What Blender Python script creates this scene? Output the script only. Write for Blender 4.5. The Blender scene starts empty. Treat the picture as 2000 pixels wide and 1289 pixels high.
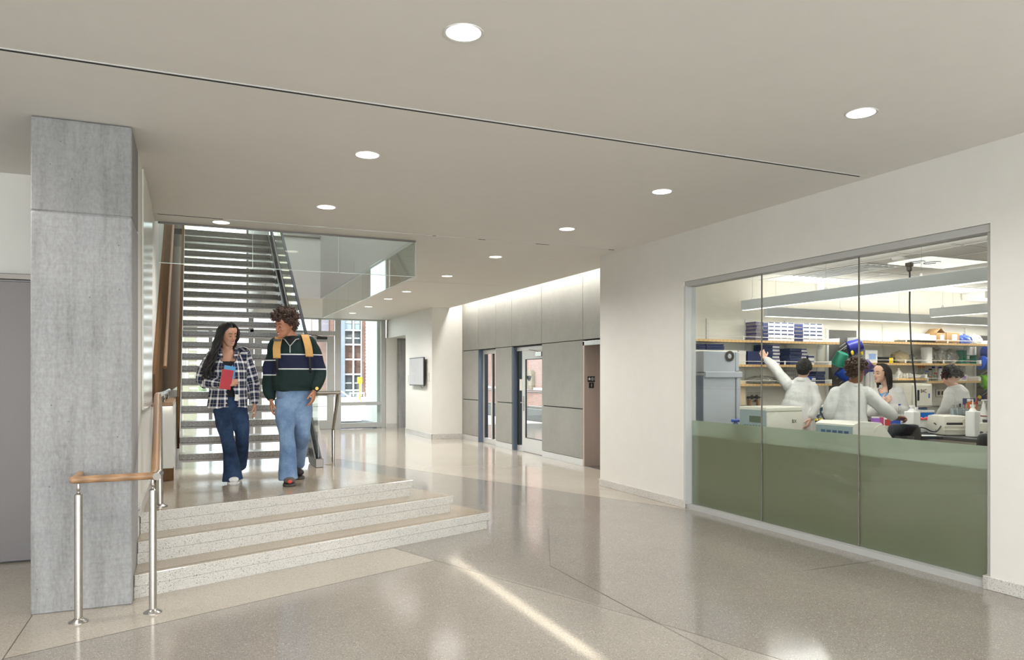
import bpy, bmesh, math, random
import numpy as np
from mathutils import Vector, Matrix, Euler

random.seed(7)
rng = np.random.default_rng(7)
C = bpy.context.scene.collection
SC = bpy.context.scene

# ------------------------------------------------------------------ camera
FPX, HCAM, HORIZON, YAW = 1438.0, 1.58, 735.0, math.radians(23.42)   # for a 2000x1289 frame
cam_d = bpy.data.cameras.new('camera')
cam = bpy.data.objects.new('camera', cam_d); C.objects.link(cam)
cam_d.sensor_width = 36.0
cam_d.lens = 36.0 * FPX / 2000.0
cam_d.shift_y = (HORIZON - 644.5) / 2000.0
cam_d.clip_start = 0.05; cam_d.clip_end = 400
cam.location = (0, 0, HCAM)
cam.rotation_euler = (math.pi / 2, 0, -YAW)
SC.camera = cam

# ------------------------------------------------------------------ sky, sun, exposure
world = bpy.data.worlds.new('overcast_sky'); SC.world = world
world.use_nodes = True
wn = world.node_tree.nodes; wl = world.node_tree.links
bg = wn['Background']
bg.inputs['Color'].default_value = (0.90, 0.955, 1.0, 1)
bg.inputs['Strength'].default_value = 4.2
sun_d = bpy.data.lights.new('sun', 'SUN'); sun_d.energy = 5.0; sun_d.angle = math.radians(2)
sun_d.color = (1.0, 0.95, 0.88)
sun = bpy.data.objects.new('sun', sun_d); C.objects.link(sun)
sun.rotation_euler = Vector((0.42, 0.62, -0.85)).to_track_quat('-Z', 'Y').to_euler()
def daylight(name, loc, rot, sx, sy, watts, col):
    d = bpy.data.lights.new(name, 'AREA'); d.shape = 'RECTANGLE'; d.size = sx; d.size_y = sy; d.energy = watts; d.color = col
    o = bpy.data.objects.new(name, d); C.objects.link(o); o.location = loc; o.rotation_euler = rot; return o
# narrow area lamp added behind camera for a glint-like streak on the floor
gd = bpy.data.lights.new('floor_streak_lamp', 'AREA'); gd.shape = 'RECTANGLE'; gd.size = 0.05; gd.size_y = 0.78; gd.spread = math.radians(1.1); gd.energy = 1.5; gd.color = (1.0, 0.93, 0.80)
go = bpy.data.objects.new('floor_streak_lamp', gd); C.objects.link(go); go.location = (2.09, -3.6, 2.75)
go.rotation_euler = (Vector((2.07, 4.85, 0)) - Vector((2.09, -3.6, 2.75))).to_track_quat('-Z', 'Y').to_euler()
# daylight at the front glazing and stair skylight; the left lamp is added fill
daylight('front_glazing_daylight', (2.0, -3.8, 1.75), (math.pi / 2, 0, 0), 13.5, 3.0, 260, (0.93, 0.97, 1.0))
daylight('side_fill_lamp', (-7.9, 2.0, 1.75), (math.pi / 2, 0, -math.pi / 2), 9.0, 3.0, 90, (0.95, 0.98, 1.0))
daylight('skylight_daylight', (1.15, 13.2, 7.5), (0, 0, 0), 2.2, 5.8, 120, (0.93, 0.97, 1.0))
SC.view_settings.view_transform = 'Standard'
SC.view_settings.look = 'None'
SC.view_settings.gamma = 1.0
SC.view_settings.use_curve_mapping = False
SC.view_settings.exposure = 0.13
SC.cycles.use_denoising = True
SC.cycles.max_bounces = 10
SC.cycles.diffuse_bounces = 5
SC.cycles.glossy_bounces = 5
SC.cycles.transmission_bounces = 8
SC.cycles.transparent_max_bounces = 24
SC.cycles.caustics_reflective = False
SC.cycles.caustics_refractive = False
SC.cycles.sample_clamp_indirect = 6.0

# ------------------------------------------------------------------ points in space
_S, _Co = math.sin(YAW), math.cos(YAW)
def ray(px, py):
    r = (px - 1000.0) / FPX; u = (HORIZON - py) / FPX
    return Vector((_S + r * _Co, _Co - r * _S, u))
def atD(px, py, d):
    a = ray(px, py); return Vector((a.x * d, a.y * d, HCAM + a.z * d))
def atY(px, py, y):
    a = ray(px, py); t = y / a.y; return Vector((a.x * t, y, HCAM + a.z * t))
def atX(px, py, x):
    a = ray(px, py); t = x / a.x; return Vector((x, a.y * t, HCAM + a.z * t))
def atZ(px, py, z):
    a = ray(px, py); t = (z - HCAM) / a.z; return Vector((a.x * t, a.y * t, z))

# ------------------------------------------------------------------ materials
def lin(c):
    out = []
    for v in c[:3]:
        v = v / 255.0
        out.append(v / 12.92 if v <= 0.04045 else ((v + 0.055) / 1.055) ** 2.4)
    return (*out, 1.0)

MATS = {}
class NT:
    def __init__(s, name):
        s.m = bpy.data.materials.new(name); s.m.use_nodes = True
        s.nt = s.m.node_tree; s.n = s.nt.nodes; s.l = s.nt.links
        s.p = s.n['Principled BSDF']; s.out = s.n['Material Output']
        MATS[name] = s.m
    def add(s, t, **kw):
        nd = s.n.new(t)
        for k, v in kw.items():
            if k.startswith('i_'):
                key = k[2:]
                key = int(key) if key.isdigit() else key.replace('_', ' ')
                nd.inputs[key].default_value = v
            else: setattr(nd, k, v)
        return nd
    def link(s, a, b): s.l.new(a, b)
    def coords(s, kind='Object', scale=(1, 1, 1)):
        tc = s.add('ShaderNodeTexCoord'); mp = s.add('ShaderNodeMapping')
        mp.inputs['Scale'].default_value = scale
        s.link(tc.outputs[kind], mp.inputs['Vector']); return mp.outputs['Vector']
    def noise(s, vec, scale, detail=4, rough=0.55):
        nd = s.add('ShaderNodeTexNoise'); nd.inputs['Scale'].default_value = scale
        nd.inputs['Detail'].default_value = detail; nd.inputs['Roughness'].default_value = rough
        s.link(vec, nd.inputs['Vector']); return nd
    def ramp(s, fac, stops, interp='LINEAR'):
        r = s.add('ShaderNodeValToRGB'); cr = r.color_ramp; cr.interpolation = interp
        while len(cr.elements) > 1: cr.elements.remove(cr.elements[-1])
        cr.elements[0].position = stops[0][0]; cr.elements[0].color = stops[0][1]
        for p, c in stops[1:]:
            e = cr.elements.new(p); e.color = c
        s.link(fac, r.inputs['Fac']); return r
    def mix(s, fac, a, b, blend='MIX'):
        m = s.add('ShaderNodeMix', data_type='RGBA', blend_type=blend)
        for sock, v in ((m.inputs[0], fac), (m.inputs[6], a), (m.inputs[7], b)):
            if isinstance(v, (int, float, tuple)): sock.default_value = v
            else: s.link(v, sock)
        return m.outputs[2]
    def math(s, op, a, b=None, c=None):
        m = s.add('ShaderNodeMath', operation=op)
        for i, v in enumerate((a, b, c)):
            if v is None: continue
            if isinstance(v, (int, float)): m.inputs[i].default_value = v
            else: s.link(v, m.inputs[i])
        return m.outputs[0]
    def bump(s, h, strength=0.2, dist=0.01):
        b = s.add('ShaderNodeBump'); b.inputs['Strength'].default_value = strength
        b.inputs['Distance'].default_value = dist
        s.link(h, b.inputs['Height']); s.link(b.outputs['Normal'], s.p.inputs['Normal'])
    def set(s, col=None, rough=None, metal=None, spec=None, coat=None):
        if col is not None:
            if isinstance(col, tuple): s.p.inputs['Base Color'].default_value = col
            else: s.link(col, s.p.inputs['Base Color'])
        if rough is not None:
            if isinstance(rough, (int, float)): s.p.inputs['Roughness'].default_value = rough
            else: s.link(rough, s.p.inputs['Roughness'])
        if metal is not None: s.p.inputs['Metallic'].default_value = metal
        if spec is not None: s.p.inputs['Specular IOR Level'].default_value = spec
        if coat is not None: s.p.inputs['Coat Weight'].default_value = coat

def plain(name, rgb, rough=0.5, metal=0.0, var=0.06, scale=6.0, bump=0.0, bscale=60.0, spec=0.5, stretch=(1, 1, 1), coat=0.0):
    """A painted / plastic / cloth surface with gentle procedural colour variation."""
    t = NT(name)
    v = t.coords('Object', stretch)
    c = lin(rgb)
    n = t.noise(v, scale, 3)
    d = tuple(x * (1 - var) for x in c[:3]) + (1,); b = tuple(min(1, x * (1 + var)) for x in c[:3]) + (1,)
    r = t.ramp(n.outputs['Fac'], [(0.3, d), (0.7, b)])
    t.set(r.outputs['Color'], rough, metal, spec, coat)
    if bump:
        nb = t.noise(v, bscale, 3); t.bump(nb.outputs['Fac'], bump, 0.004)
    return t.m

def glow(name, rgb, strength):
    t = NT(name); t.set(lin(rgb), 0.5)
    t.p.inputs['Emission Color'].default_value = lin(rgb)
    t.p.inputs['Emission Strength'].default_value = strength
    return t.m

def pane(name, tint=(0.93, 0.97, 0.955), refl=0.08, rough=0.0, power=4.0):
    """Clear architectural glass: tinted see-through with a mirror that strengthens at grazing angles."""
    t = NT(name); t.n.remove(t.p)
    tr = t.add('ShaderNodeBsdfTransparent'); tr.inputs['Color'].default_value = (*tint, 1)
    gl = t.add('ShaderNodeBsdfGlossy'); gl.inputs['Roughness'].default_value = rough
    lw = t.add('ShaderNodeLayerWeight'); lw.inputs['Blend'].default_value = 0.5
    pw = t.math('POWER', lw.outputs['Facing'], power)
    f = t.math('MULTIPLY_ADD', pw, 0.75, refl)
    mx = t.add('ShaderNodeMixShader')
    t.link(f, mx.inputs[0]); t.link(tr.outputs[0], mx.inputs[1]); t.link(gl.outputs[0], mx.inputs[2])
    t.link(mx.outputs[0], t.out.inputs['Surface'])
    return t.m

def terrazzo(name, base, chips, scale=85.0, rough=0.12, dark=0.12, darkc=(70, 66, 60), coat=0.0, spec=0.5, contrast=1.0):
    t = NT(name); v = t.coords('Object')
    vo = t.add('ShaderNodeTexVoronoi', feature='F1'); vo.inputs['Scale'].default_value = scale
    t.link(v, vo.inputs['Vector'])
    sep = t.add('ShaderNodeSeparateColor'); t.link(vo.outputs['Color'], sep.inputs[0])
    stops = [(0.0, lin(darkc)), (dark, lin(chips[0])), (dark + (1 - dark) * 0.4, lin(chips[1])), (dark + (1 - dark) * 0.8, lin(chips[2]))]
    r = t.ramp(sep.outputs[0], stops, 'CONSTANT')
    size = t.math('MULTIPLY_ADD', sep.outputs[1], 0.35, 0.18)
    inside = t.math('LESS_THAN', vo.outputs['Distance'], size)
    n = t.noise(v, 1.3, 3)
    b0 = lin(base); nb = t.ramp(n.outputs['Fac'], [(0.3, tuple(x * .93 for x in b0[:3]) + (1,)), (0.7, tuple(x * 1.06 for x in b0[:3]) + (1,))])
    f = t.math('MULTIPLY', inside, contrast)
    t.set(t.mix(f, nb.outputs['Color'], r.outputs['Color']), rough, 0, spec, coat)
    return t.m

def wood(name, a, b, rough=0.4, axis=(1, 1, 1), scale=3.0):
    t = NT(name); v = t.coords('Object', axis)
    n = t.noise(v, scale, 6, 0.6)
    w = t.add('ShaderNodeTexWave', wave_type='BANDS'); w.inputs['Scale'].default_value = scale * 1.6
    w.inputs['Distortion'].default_value = 5; w.inputs['Detail'].default_value = 3
    t.link(v, w.inputs['Vector'])
    f = t.mix(0.5, n.outputs['Color'], w.outputs['Color'])
    r = t.ramp(f, [(0.2, lin(a)), (0.8, lin(b))])
    t.set(r.outputs['Color'], rough); return t.m

def steel(name, rgb, rough=0.3, stretch=(5, 5, 5)):
    t = NT(name); v = t.coords('Object', stretch)
    n = t.noise(v, 8, 4)
    c = lin(rgb)
    r = t.ramp(n.outputs['Fac'], [(0.3, tuple(x * .96 for x in c[:3]) + (1,)), (0.7, c)])
    rr = t.math('MULTIPLY_ADD', n.outputs['Fac'], 0.05, rough - 0.025)
    t.set(r.outputs['Color'], rr, 1.0); return t.m

# ------------------------------------------------------------------ geometry
class B:
    """collects shapes into one mesh (coordinates as given)"""
    def __init__(s): s.bm = bmesh.new()
    def _merge(s, tmp):
        me = bpy.data.meshes.new('tmp'); tmp.to_mesh(me); tmp.free()
        s.bm.from_mesh(me); bpy.data.meshes.remove(me)
    def box(s, x0, x1, y0, y1, z0, z1, bev=0.0, seg=1, rot=None, about=None):
        t = bmesh.new(); bmesh.ops.create_cube(t, size=1.0)
        sx, sy, sz = abs(x1 - x0), abs(y1 - y0), abs(z1 - z0)
        for v in t.verts: v.co = Vector((v.co.x * sx, v.co.y * sy, v.co.z * sz))
        if bev > 0: bmesh.ops.bevel(t, geom=t.edges[:], offset=min(bev, sx * .45, sy * .45, sz * .45), segments=seg, profile=0.7, affect='EDGES')
        c = Vector(((x0 + x1) / 2, (y0 + y1) / 2, (z0 + z1) / 2))
        for v in t.verts:
            v.co = (rot @ v.co if rot and about is None else v.co) + c
            if rot and about is not None: v.co = rot @ (v.co - Vector(about)) + Vector(about)
        s._merge(t); return s
    def prism(s, poly, z0, z1, bev=0.0):
        t = bmesh.new()
        a = [t.verts.new((p[0], p[1], z0)) for p in poly]; b = [t.verts.new((p[0], p[1], z1)) for p in poly]
        n = len(poly); t.faces.new(a[::-1]); t.faces.new(b)
        for i in range(n): t.faces.new((a[i], a[(i + 1) % n], b[(i + 1) % n], b[i]))
        bmesh.ops.recalc_face_normals(t, faces=t.faces[:])
        if bev: bmesh.ops.bevel(t, geom=t.edges[:], offset=bev, segments=1, profile=0.7, affect='EDGES')
        s._merge(t); return s
    def extrude(s, poly3, vec):
        """polygon of 3D points pushed along vec"""
        t = bmesh.new(); vec = Vector(vec)
        a = [t.verts.new(p) for p in poly3]; b = [t.verts.new(Vector(p) + vec) for p in poly3]
        n = len(a); t.faces.new(a[::-1]); t.faces.new(b)
        for i in range(n): t.faces.new((a[i], a[(i + 1) % n], b[(i + 1) % n], b[i]))
        bmesh.ops.recalc_face_normals(t, faces=t.faces[:]); s._merge(t); return s
    def cyl(s, p0, p1, r0, r1=None, seg=20, caps=True):
        r1 = r0 if r1 is None else r1
        return s.rings([(p0, r0), (p1, r1)], seg, caps)
    def rings(s, pr, seg=16, caps=True):
        """circular sections (point, radius or (rx, ry)) strung along a path"""
        pts = [Vector(p) for p, _ in pr]; t = bmesh.new(); rows = []; up = None
        for i, (p, r) in enumerate(pr):
            d = (pts[min(i + 1, len(pts) - 1)] - pts[max(i - 1, 0)])
            d = d.normalized() if d.length > 1e-9 else Vector((0, 0, 1))
            if up is None: up = Vector((0, 0, 1)) if abs(d.z) < 0.9 else Vector((0, 1, 0))
            a = up.cross(d)
            if a.length < 1e-6: a = Vector((1, 0, 0)).cross(d)
            a.normalize(); b = d.cross(a).normalized(); up = b
            rx, ry = r if isinstance(r, tuple) else (r, r)
            rows.append([t.verts.new(pts[i] + a * (rx * math.cos(2 * math.pi * k / seg)) + b * (ry * math.sin(2 * math.pi * k / seg))) for k in range(seg)])
        for i in range(len(rows) - 1):
            for k in range(seg):
                t.faces.new((rows[i][k], rows[i][(k + 1) % seg], rows[i + 1][(k + 1) % seg], rows[i + 1][k]))
        if caps: t.faces.new(rows[0][::-1]); t.faces.new(rows[-1])
        bmesh.ops.recalc_face_normals(t, faces=t.faces[:]); s._merge(t); return s
    def tube(s, pts, r, seg=10): return s.rings([(p, r) for p in pts], seg)
    def lathe(s, prof, c=(0, 0, 0), seg=24, axis=None):
        """profile of (radius, height) turned about a vertical axis through c (or along `axis`)"""
        t = bmesh.new(); rows = []; c = Vector(c)
        rot = Vector((0, 0, 1)).rotation_difference(Vector(axis)).to_matrix() if axis is not None else Matrix.Identity(3)
        for r, z in prof:
            rows.append([t.verts.new(c + rot @ Vector((max(r, 1e-4) * math.cos(2 * math.pi * k / seg), max(r, 1e-4) * math.sin(2 * math.pi * k / seg), z))) for k in range(seg)])
        for i in range(len(rows) - 1):
            for k in range(seg): t.faces.new((rows[i][k], rows[i][(k + 1) % seg], rows[i + 1][(k + 1) % seg], rows[i + 1][k]))
        t.faces.new(rows[0][::-1]); t.faces.new(rows[-1])
        bmesh.ops.recalc_face_normals(t, faces=t.faces[:]); s._merge(t); return s
    def ball(s, c, r, sub=2, sq=(1, 1, 1), rot=None):
        t = bmesh.new(); bmesh.ops.create_icosphere(t, subdivisions=sub, radius=r)
        for v in t.verts:
            q = Vector((v.co.x * sq[0], v.co.y * sq[1], v.co.z * sq[2]))
            v.co = (rot @ q if rot else q) + Vector(c)
        s._merge(t); return s
    def quad(s, pts):
        vs = [s.bm.verts.new(p) for p in pts]; s.bm.faces.new(vs); return s
    def mesh(s, name, off=(0, 0, 0), smooth=True, angle=35):
        me = bpy.data.meshes.new(name)
        if any(off): bmesh.ops.translate(s.bm, verts=s.bm.verts[:], vec=-Vector(off))
        s.bm.to_mesh(me); s.bm.free()
        if smooth:
            me.shade_smooth(); me.set_sharp_from_angle(angle=math.radians(angle))
        return me

def link(name, data, mat=None, parent=None, loc=(0, 0, 0)):
    o = bpy.data.objects.new(name, data); C.objects.link(o)
    if mat is not None and data is not None and hasattr(data, 'materials'):
        data.materials.clear(); data.materials.append(mat)
    o.location = loc
    if parent: o.parent = parent
    return o
def tag(o, label=None, cat=None, group=None, kind=None):
    if label: o['label'] = label
    if cat: o['category'] = cat
    if group: o['group'] = group
    if kind: o['kind'] = kind
    return o
class Thing:
    """a thing: an Empty at its base; its parts are given in world coordinates"""
    def __init__(s, name, label, cat, loc=(0, 0, 0), group=None, kind=None):
        s.loc = Vector(loc); s.o = link(name, None, loc=s.loc); tag(s.o, label, cat, group, kind)
    def part(s, name, b, mat, parent=None, label=None, angle=35, smooth=True):
        o = link(name, b.mesh(name, s.loc, smooth, angle), mat, parent or s.o)
        if label: o['label'] = label
        return o
def single(name, b, mat, label, cat, loc, group=None, angle=35):
    """a thing that is one mesh"""
    return tag(link(name, b.mesh(name, loc, True, angle), mat, None, loc), label, cat, group)
def struct(name, b, mat, parent=None, angle=35):
    o = link(name, b.mesh(name, (0, 0, 0), True, angle), mat, parent)
    if parent is None: o['kind'] = 'structure'
    return o
def copy_tree(o, parent=None):
    c = o.copy(); C.objects.link(c)
    if parent: c.parent = parent
    for ch in list(o.children): copy_tree(ch, c)
    return c
def text_mesh(s, size, extrude=0.001):
    cu = bpy.data.curves.new('lettering', 'FONT'); cu.body = s; cu.size = size; cu.extrude = extrude
    cu.align_x = 'CENTER'; cu.align_y = 'CENTER'
    o = bpy.data.objects.new('lettering', cu); C.objects.link(o)
    dg = bpy.context.evaluated_depsgraph_get(); dg.update()
    me = bpy.data.meshes.new_from_object(o.evaluated_get(dg))
    bpy.data.objects.remove(o); bpy.data.curves.remove(cu); return me
# ================================================================== materials of the building
CE = 3.31
m_wall = plain('wall_paint', (219, 217, 210), 0.5, var=0.015, bump=0.02, bscale=300)
m_ceil = plain('ceiling_paint', (222, 219, 213), 0.6, var=0.012)
m_floor = terrazzo('terrazzo_grey', (134, 129, 121), [(107, 100, 94), (149, 143, 134), (187, 182, 174)], 135, 0.11, 0.16, (92, 87, 80), 0.0, 0.55, 0.75)
m_floor_warm = terrazzo('terrazzo_warm_grey', (145, 139, 130), [(115, 108, 102), (159, 152, 143), (191, 186, 178)], 135, 0.13, 0.14, (98, 92, 84), 0.0, 0.55, 0.75)
m_floor_beige = terrazzo('terrazzo_beige', (168, 160, 147), [(138, 130, 119), (176, 168, 157), (200, 194, 184)], 130, 0.11, 0.08, (110, 102, 92), 0.0, 0.55, 0.7)
m_step = terrazzo('terrazzo_step', (200, 197, 190), [(166, 160, 150), (206, 203, 196), (220, 218, 212)], 150, 0.14, 0.2, (100, 94, 86), 0.0, 0.55, 0.85)
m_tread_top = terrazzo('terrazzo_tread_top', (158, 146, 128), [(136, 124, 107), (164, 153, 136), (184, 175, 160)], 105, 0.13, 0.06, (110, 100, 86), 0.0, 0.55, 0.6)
m_base = terrazzo('terrazzo_base', (196, 193, 187), [(150, 146, 140), (205, 202, 196), (222, 220, 214)], 110, 0.3, 0.15, (110, 108, 104))
m_tread = terrazzo('terrazzo_tread', (112, 107, 97), [(88, 82, 73), (122, 116, 105), (142, 136, 124)], 90, 0.22, 0.18, (78, 72, 64))
m_strip = plain('divider_metal', (112, 106, 96), 0.4, 0.6)
m_steel = steel('brushed_steel', (190, 186, 180), 0.26)
m_steel_d = steel('dark_steel', (112, 107, 101), 0.34)
m_lift = plain('lift_steel', (178, 164, 154), 0.3, 0.4, 0.05, 3, stretch=(30, 30, .4))
m_alu = plain('aluminium_frame', (182, 183, 180), 0.38, 0.15, 0.02)
m_white_frame = plain('pale_metal_frame', (206, 206, 203), 0.35, 0.2, 0.02)
m_blue_jamb = plain('blue_grey_jamb', (92, 104, 122), 0.35, 0.3, 0.03)
def wood_dull(*a, **k):
    m = wood(*a, **k); m.node_tree.nodes['Principled BSDF'].inputs['Specular IOR Level'].default_value = 0.04; m.node_tree.nodes['Principled BSDF'].inputs['Roughness'].default_value = .8; return m
m_oak = wood('oak', (134, 102, 72), (170, 134, 98), 0.38, (9, .5, 9), 3)
m_oak_x = wood('oak_along_x', (134, 102, 72), (170, 134, 98), 0.38, (.5, 9, 9), 3)
m_oak_panel = wood_dull('oak_panel', (98, 75, 52), (120, 93, 66), 0.4, (8, 8, 0.5), 2)
m_dark = plain('dark_void', (30, 30, 31), 0.7)
m_black = plain('black_plastic', (26, 26, 28), 0.42)
m_glass = pane('clear_glass')
m_glass_low = pane('door_glass', (.95, .97, .965), .03, power=8)
m_glass_lab = pane('lab_window_glass', (.95, .975, .965), .035)
m_glass_g = pane('green_edge_glass', (0.94, 0.972, 0.955), 0.06)
m_lens = glow('downlight_lens', (255, 247, 234), 3.0)
m_cement = None
def cement():
    t = NT('cement_panel'); v = t.coords('Object', (1, 1, 1))
    n1 = t.noise(v, 1.6, 5, 0.6); n2 = t.noise(v, 14, 6, 0.7)
    f = t.mix(0.35, n1.outputs['Color'], n2.outputs['Color'])
    r = t.ramp(f, [(0.3, lin((138, 138, 132))), (0.7, lin((160, 160, 153)))])
    t.set(r.outputs['Color'], 0.55); t.bump(n2.outputs['Fac'], 0.05, 0.005); return t.m
m_cement = cement()
def column_concrete():
    t = NT('board_cast_concrete'); v = t.coords('Object', (1, 1, 1))
    big = t.noise(v, 1.5, 4, 0.55); fine = t.noise(t.coords('Object', (1, 1, .5)), 55, 6, 0.7)
    vs = t.coords('Object', (5, 5, 0.45)); streak = t.noise(vs, 2.6, 7, 0.7)
    vh = t.coords('Object', (3, 3, 26)); horiz = t.noise(vh, 3.0, 4, 0.6)
    base = t.ramp(big.outputs['Fac'], [(0.28, lin((118, 119, 121))), (0.55, lin((150, 150, 150))), (0.75, lin((172, 172, 172)))])
    c = t.mix(0.42, base.outputs['Color'], t.ramp(streak.outputs['Fac'], [(0.32, lin((92, 90, 87))), (0.5, lin((150, 149, 148))), (0.7, lin((176, 176, 177)))]).outputs['Color'])
    c = t.mix(0.12, c, t.ramp(horiz.outputs['Fac'], [(0.35, lin((128, 127, 124))), (0.65, lin((182, 182, 180)))]).outputs['Color'])
    c = t.mix(0.2, c, t.ramp(fine.outputs['Fac'], [(0.34, lin((88, 86, 84))), (0.5, lin((152, 152, 152))), (0.66, lin((188, 188, 190)))]).outputs['Color'])
    # upper lift is a darker, browner pour
    sep = t.add('ShaderNodeSeparateXYZ'); tc = t.add('ShaderNodeTexCoord'); t.link(tc.outputs['Object'], sep.inputs[0])
    up = t.math('GREATER_THAN', sep.outputs['Z'], 2.677)
    c = t.mix(t.math('MULTIPLY', up, 0.3), c, lin((150, 147, 141)), 'MULTIPLY')
    # bug holes
    vo = t.add('ShaderNodeTexVoronoi', feature='F1'); vo.inputs['Scale'].default_value = 17
    t.link(t.coords('Object', (1, 1, 0.7)), vo.inputs['Vector'])
    sp = t.add('ShaderNodeSeparateColor'); t.link(vo.outputs['Color'], sp.inputs[0])
    rad = t.math('MULTIPLY', t.math('GREATER_THAN', sp.outputs[0], 0.55), t.math('MULTIPLY', sp.outputs[1], 0.19))
    hole = t.math('LESS_THAN', vo.outputs['Distance'], rad)
    c = t.mix(t.math('MULTIPLY', hole, 0.8), c, lin((84, 82, 79)))
    # thin vertical cracks
    vc = t.coords('Object', (7, 7, 0.9)); wv = t.add('ShaderNodeTexVoronoi', feature='DISTANCE_TO_EDGE'); wv.inputs['Scale'].default_value = 1.1
    nz = t.noise(t.coords('Object', (6, 6, 6)), 2, 4); vm = t.add('ShaderNodeVectorMath', operation='MULTIPLY_ADD')
    t.link(nz.outputs['Color'], vm.inputs[0]); vm.inputs[1].default_value = (0.35, 0.35, 0.35); t.link(vc, vm.inputs[2]); t.link(vm.outputs[0], wv.inputs['Vector'])
    crack = t.math('LESS_THAN', wv.outputs['Distance'], 0.008)
    gate = t.math('GREATER_THAN', t.noise(t.coords('Object'), 1.9, 2).outputs['Fac'], 0.52)
    c = t.mix(t.math('MULTIPLY', t.math('MULTIPLY', crack, gate), 0.12), c, lin((92, 90, 86)))
    t.set(c, 0.72); t.bump(t.mix(0.5, fine.outputs['Fac'], streak.outputs['Fac']), 0.12, 0.004)
    return t.m
m_conc = column_concrete()
def frosted():
    t = NT('frosted_film'); t.n.remove(t.p)
    tl = t.add('ShaderNodeBsdfTranslucent'); tl.inputs['Color'].default_value = lin((232, 242, 236))
    df = t.add('ShaderNodeBsdfDiffuse'); df.inputs['Color'].default_value = lin((156, 158, 130))
    gl = t.add('ShaderNodeBsdfGlossy'); gl.inputs['Roughness'].default_value = 0.12
    a = t.add('ShaderNodeMixShader'); a.inputs[0].default_value = 0.42
    t.link(tl.outputs[0], a.inputs[1]); t.link(df.outputs[0], a.inputs[2])
    b = t.add('ShaderNodeMixShader'); b.inputs[0].default_value = 0.06
    t.link(a.outputs[0], b.inputs[1]); t.link(gl.outputs[0], b.inputs[2])
    t.link(b.outputs[0], t.out.inputs['Surface']); return t.m
m_frost = frosted()

# ================================================================== floor
U = Vector((0.9375, 0.348, 0)); W = Vector((-0.348, 0.9375, 0))   # direction of the entry steps and of their right edge
b = B(); b.box(-8, 13, -6, 22.4, -0.12, 0.0); floor = struct('floor', b, m_floor)
def field(poly, mat, top=0.0012):
    bb = B(); bb.prism(poly, -0.02, top); return struct('terrazzo_field', bb, mat, floor)
field([(-0.975, 4.905), (1.904, 6.053), (1.69, 6.65), (-0.3, 5.9), (-0.3, 6.3), (-0.975, 6.3)], m_floor_beige)
field([(-8, 1.5), (-0.978, 1.5), (-0.978, 7.4), (-8, 7.4)], m_floor_beige)
field([(-0.972, 1.5), (3.62, 1.5), (2.742, 3.93), (2.395, 4.94), (1.907, 6.047), (-0.972, 4.899)], m_floor_warm)
field([(5.40, 7.15), (3.608, 11.607), (1.9, 15.8), (1.9, 22.33), (6.28, 22.33), (6.28, 9.3), (5.40, 9.3)], m_floor_beige)
def seam(p, q, w=0.005):
    p = Vector((*p, 0)); q = Vector((*q, 0)); n = (q - p).normalized().cross(Vector((0, 0, 1))) * w / 2
    bb = B(); bb.prism([p - n, p + n, q + n, q - n], -0.01, 0.0018); return struct('divider_strip', bb, m_strip, floor)
seam((-0.975, 4.902), (1.906, 6.05)); seam((1.69, 6.66), (1.906, 6.05)); seam((1.906, 6.05), (2.74, 3.93)); seam((2.74, 3.93), (3.6, 1.5))
seam((-0.975, 1.5), (-0.975, 5.72)); seam((2.73, 1.6), (2.73, 5.5)); seam((4.55, 4.55), (5.41, 4.55)); seam((2.73, 5.5), (3.4, 6.9), 0.003)
seam((5.2, 8.9), (6.28, 8.9)); seam((4.6, 9.23), (4.6, 13.2), 0.003)

# ================================================================== ceiling with its shadow slots
b = B()
def cb(x0, x1, y0, y1): b.box(x0, x1, y0, y1, CE, CE + 0.3)
cb(-8, 5.41, -4, 4.632); cb(-8, 5.41, 4.668, 8.683); cb(-8, 5.41, 8.717, 9.1); cb(5.3, 5.41, 4.632, 4.668); cb(5.3, 5.41, 8.683, 8.717)
cb(2.6, 5.41, 9.1, 12.98); cb(5.41, 5.95, 9.3, 17.75)
cb(2.6, 5.41, 13.015, 16.75); cb(1.45, 5.41, 16.75, 22.4); cb(5.41, 5.5, 17.75, 22.4)
ceil = struct('ceiling', b, m_ceil)
b = B(); b.box(-8, 5.3, 4.6, 4.7, CE + 0.045, CE + 0.1); struct('slot_backing', b, m_dark, ceil)
b = B(); b.box(-0.35, 5.3, 8.65, 8.75, CE + 0.045, CE + 0.1); struct('slot_backing', b, m_dark, ceil)
for k, (xa, xb) in enumerate([(0.35, 1.05), (1.2, 1.42), (1.5, 1.62), (1.75, 2.7), (2.75, 3.3), (3.4, 4.1), (4.3, 5.2)]):
    bb = B(); bb.box(xa, xb, 8.686, 8.711, CE - 0.003, CE + 0.02); struct('slot_vane', bb, m_white_frame, ceil)
for xa, xb in [(2.7, 3.6), (3.65, 4.6), (4.7, 5.3)]:
    bb = B(); bb.box(xa, xb, 12.982, 13.013, CE - 0.003, CE + 0.02); struct('slot_vane', bb, m_white_frame, ceil)
b = B(); b.box(-8, 5.3, 4.622, 4.634, CE - 0.004, CE + 0.03); struct('slot_edge', b, m_white_frame, ceil)
b = B(); b.box(-8, 5.3, 4.655, 4.6675, CE + 0.0005, CE + 0.05); struct('slot_liner', b, m_dark, ceil)
b = B(); b.box(-.35, .3, 8.70, 8.7165, CE + 0.0005, CE + 0.05); b.box(2.0, 5.3, 8.712, 8.7165, CE + 0.0005, CE + 0.05); struct('slot_liner', b, m_dark, ceil)

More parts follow.
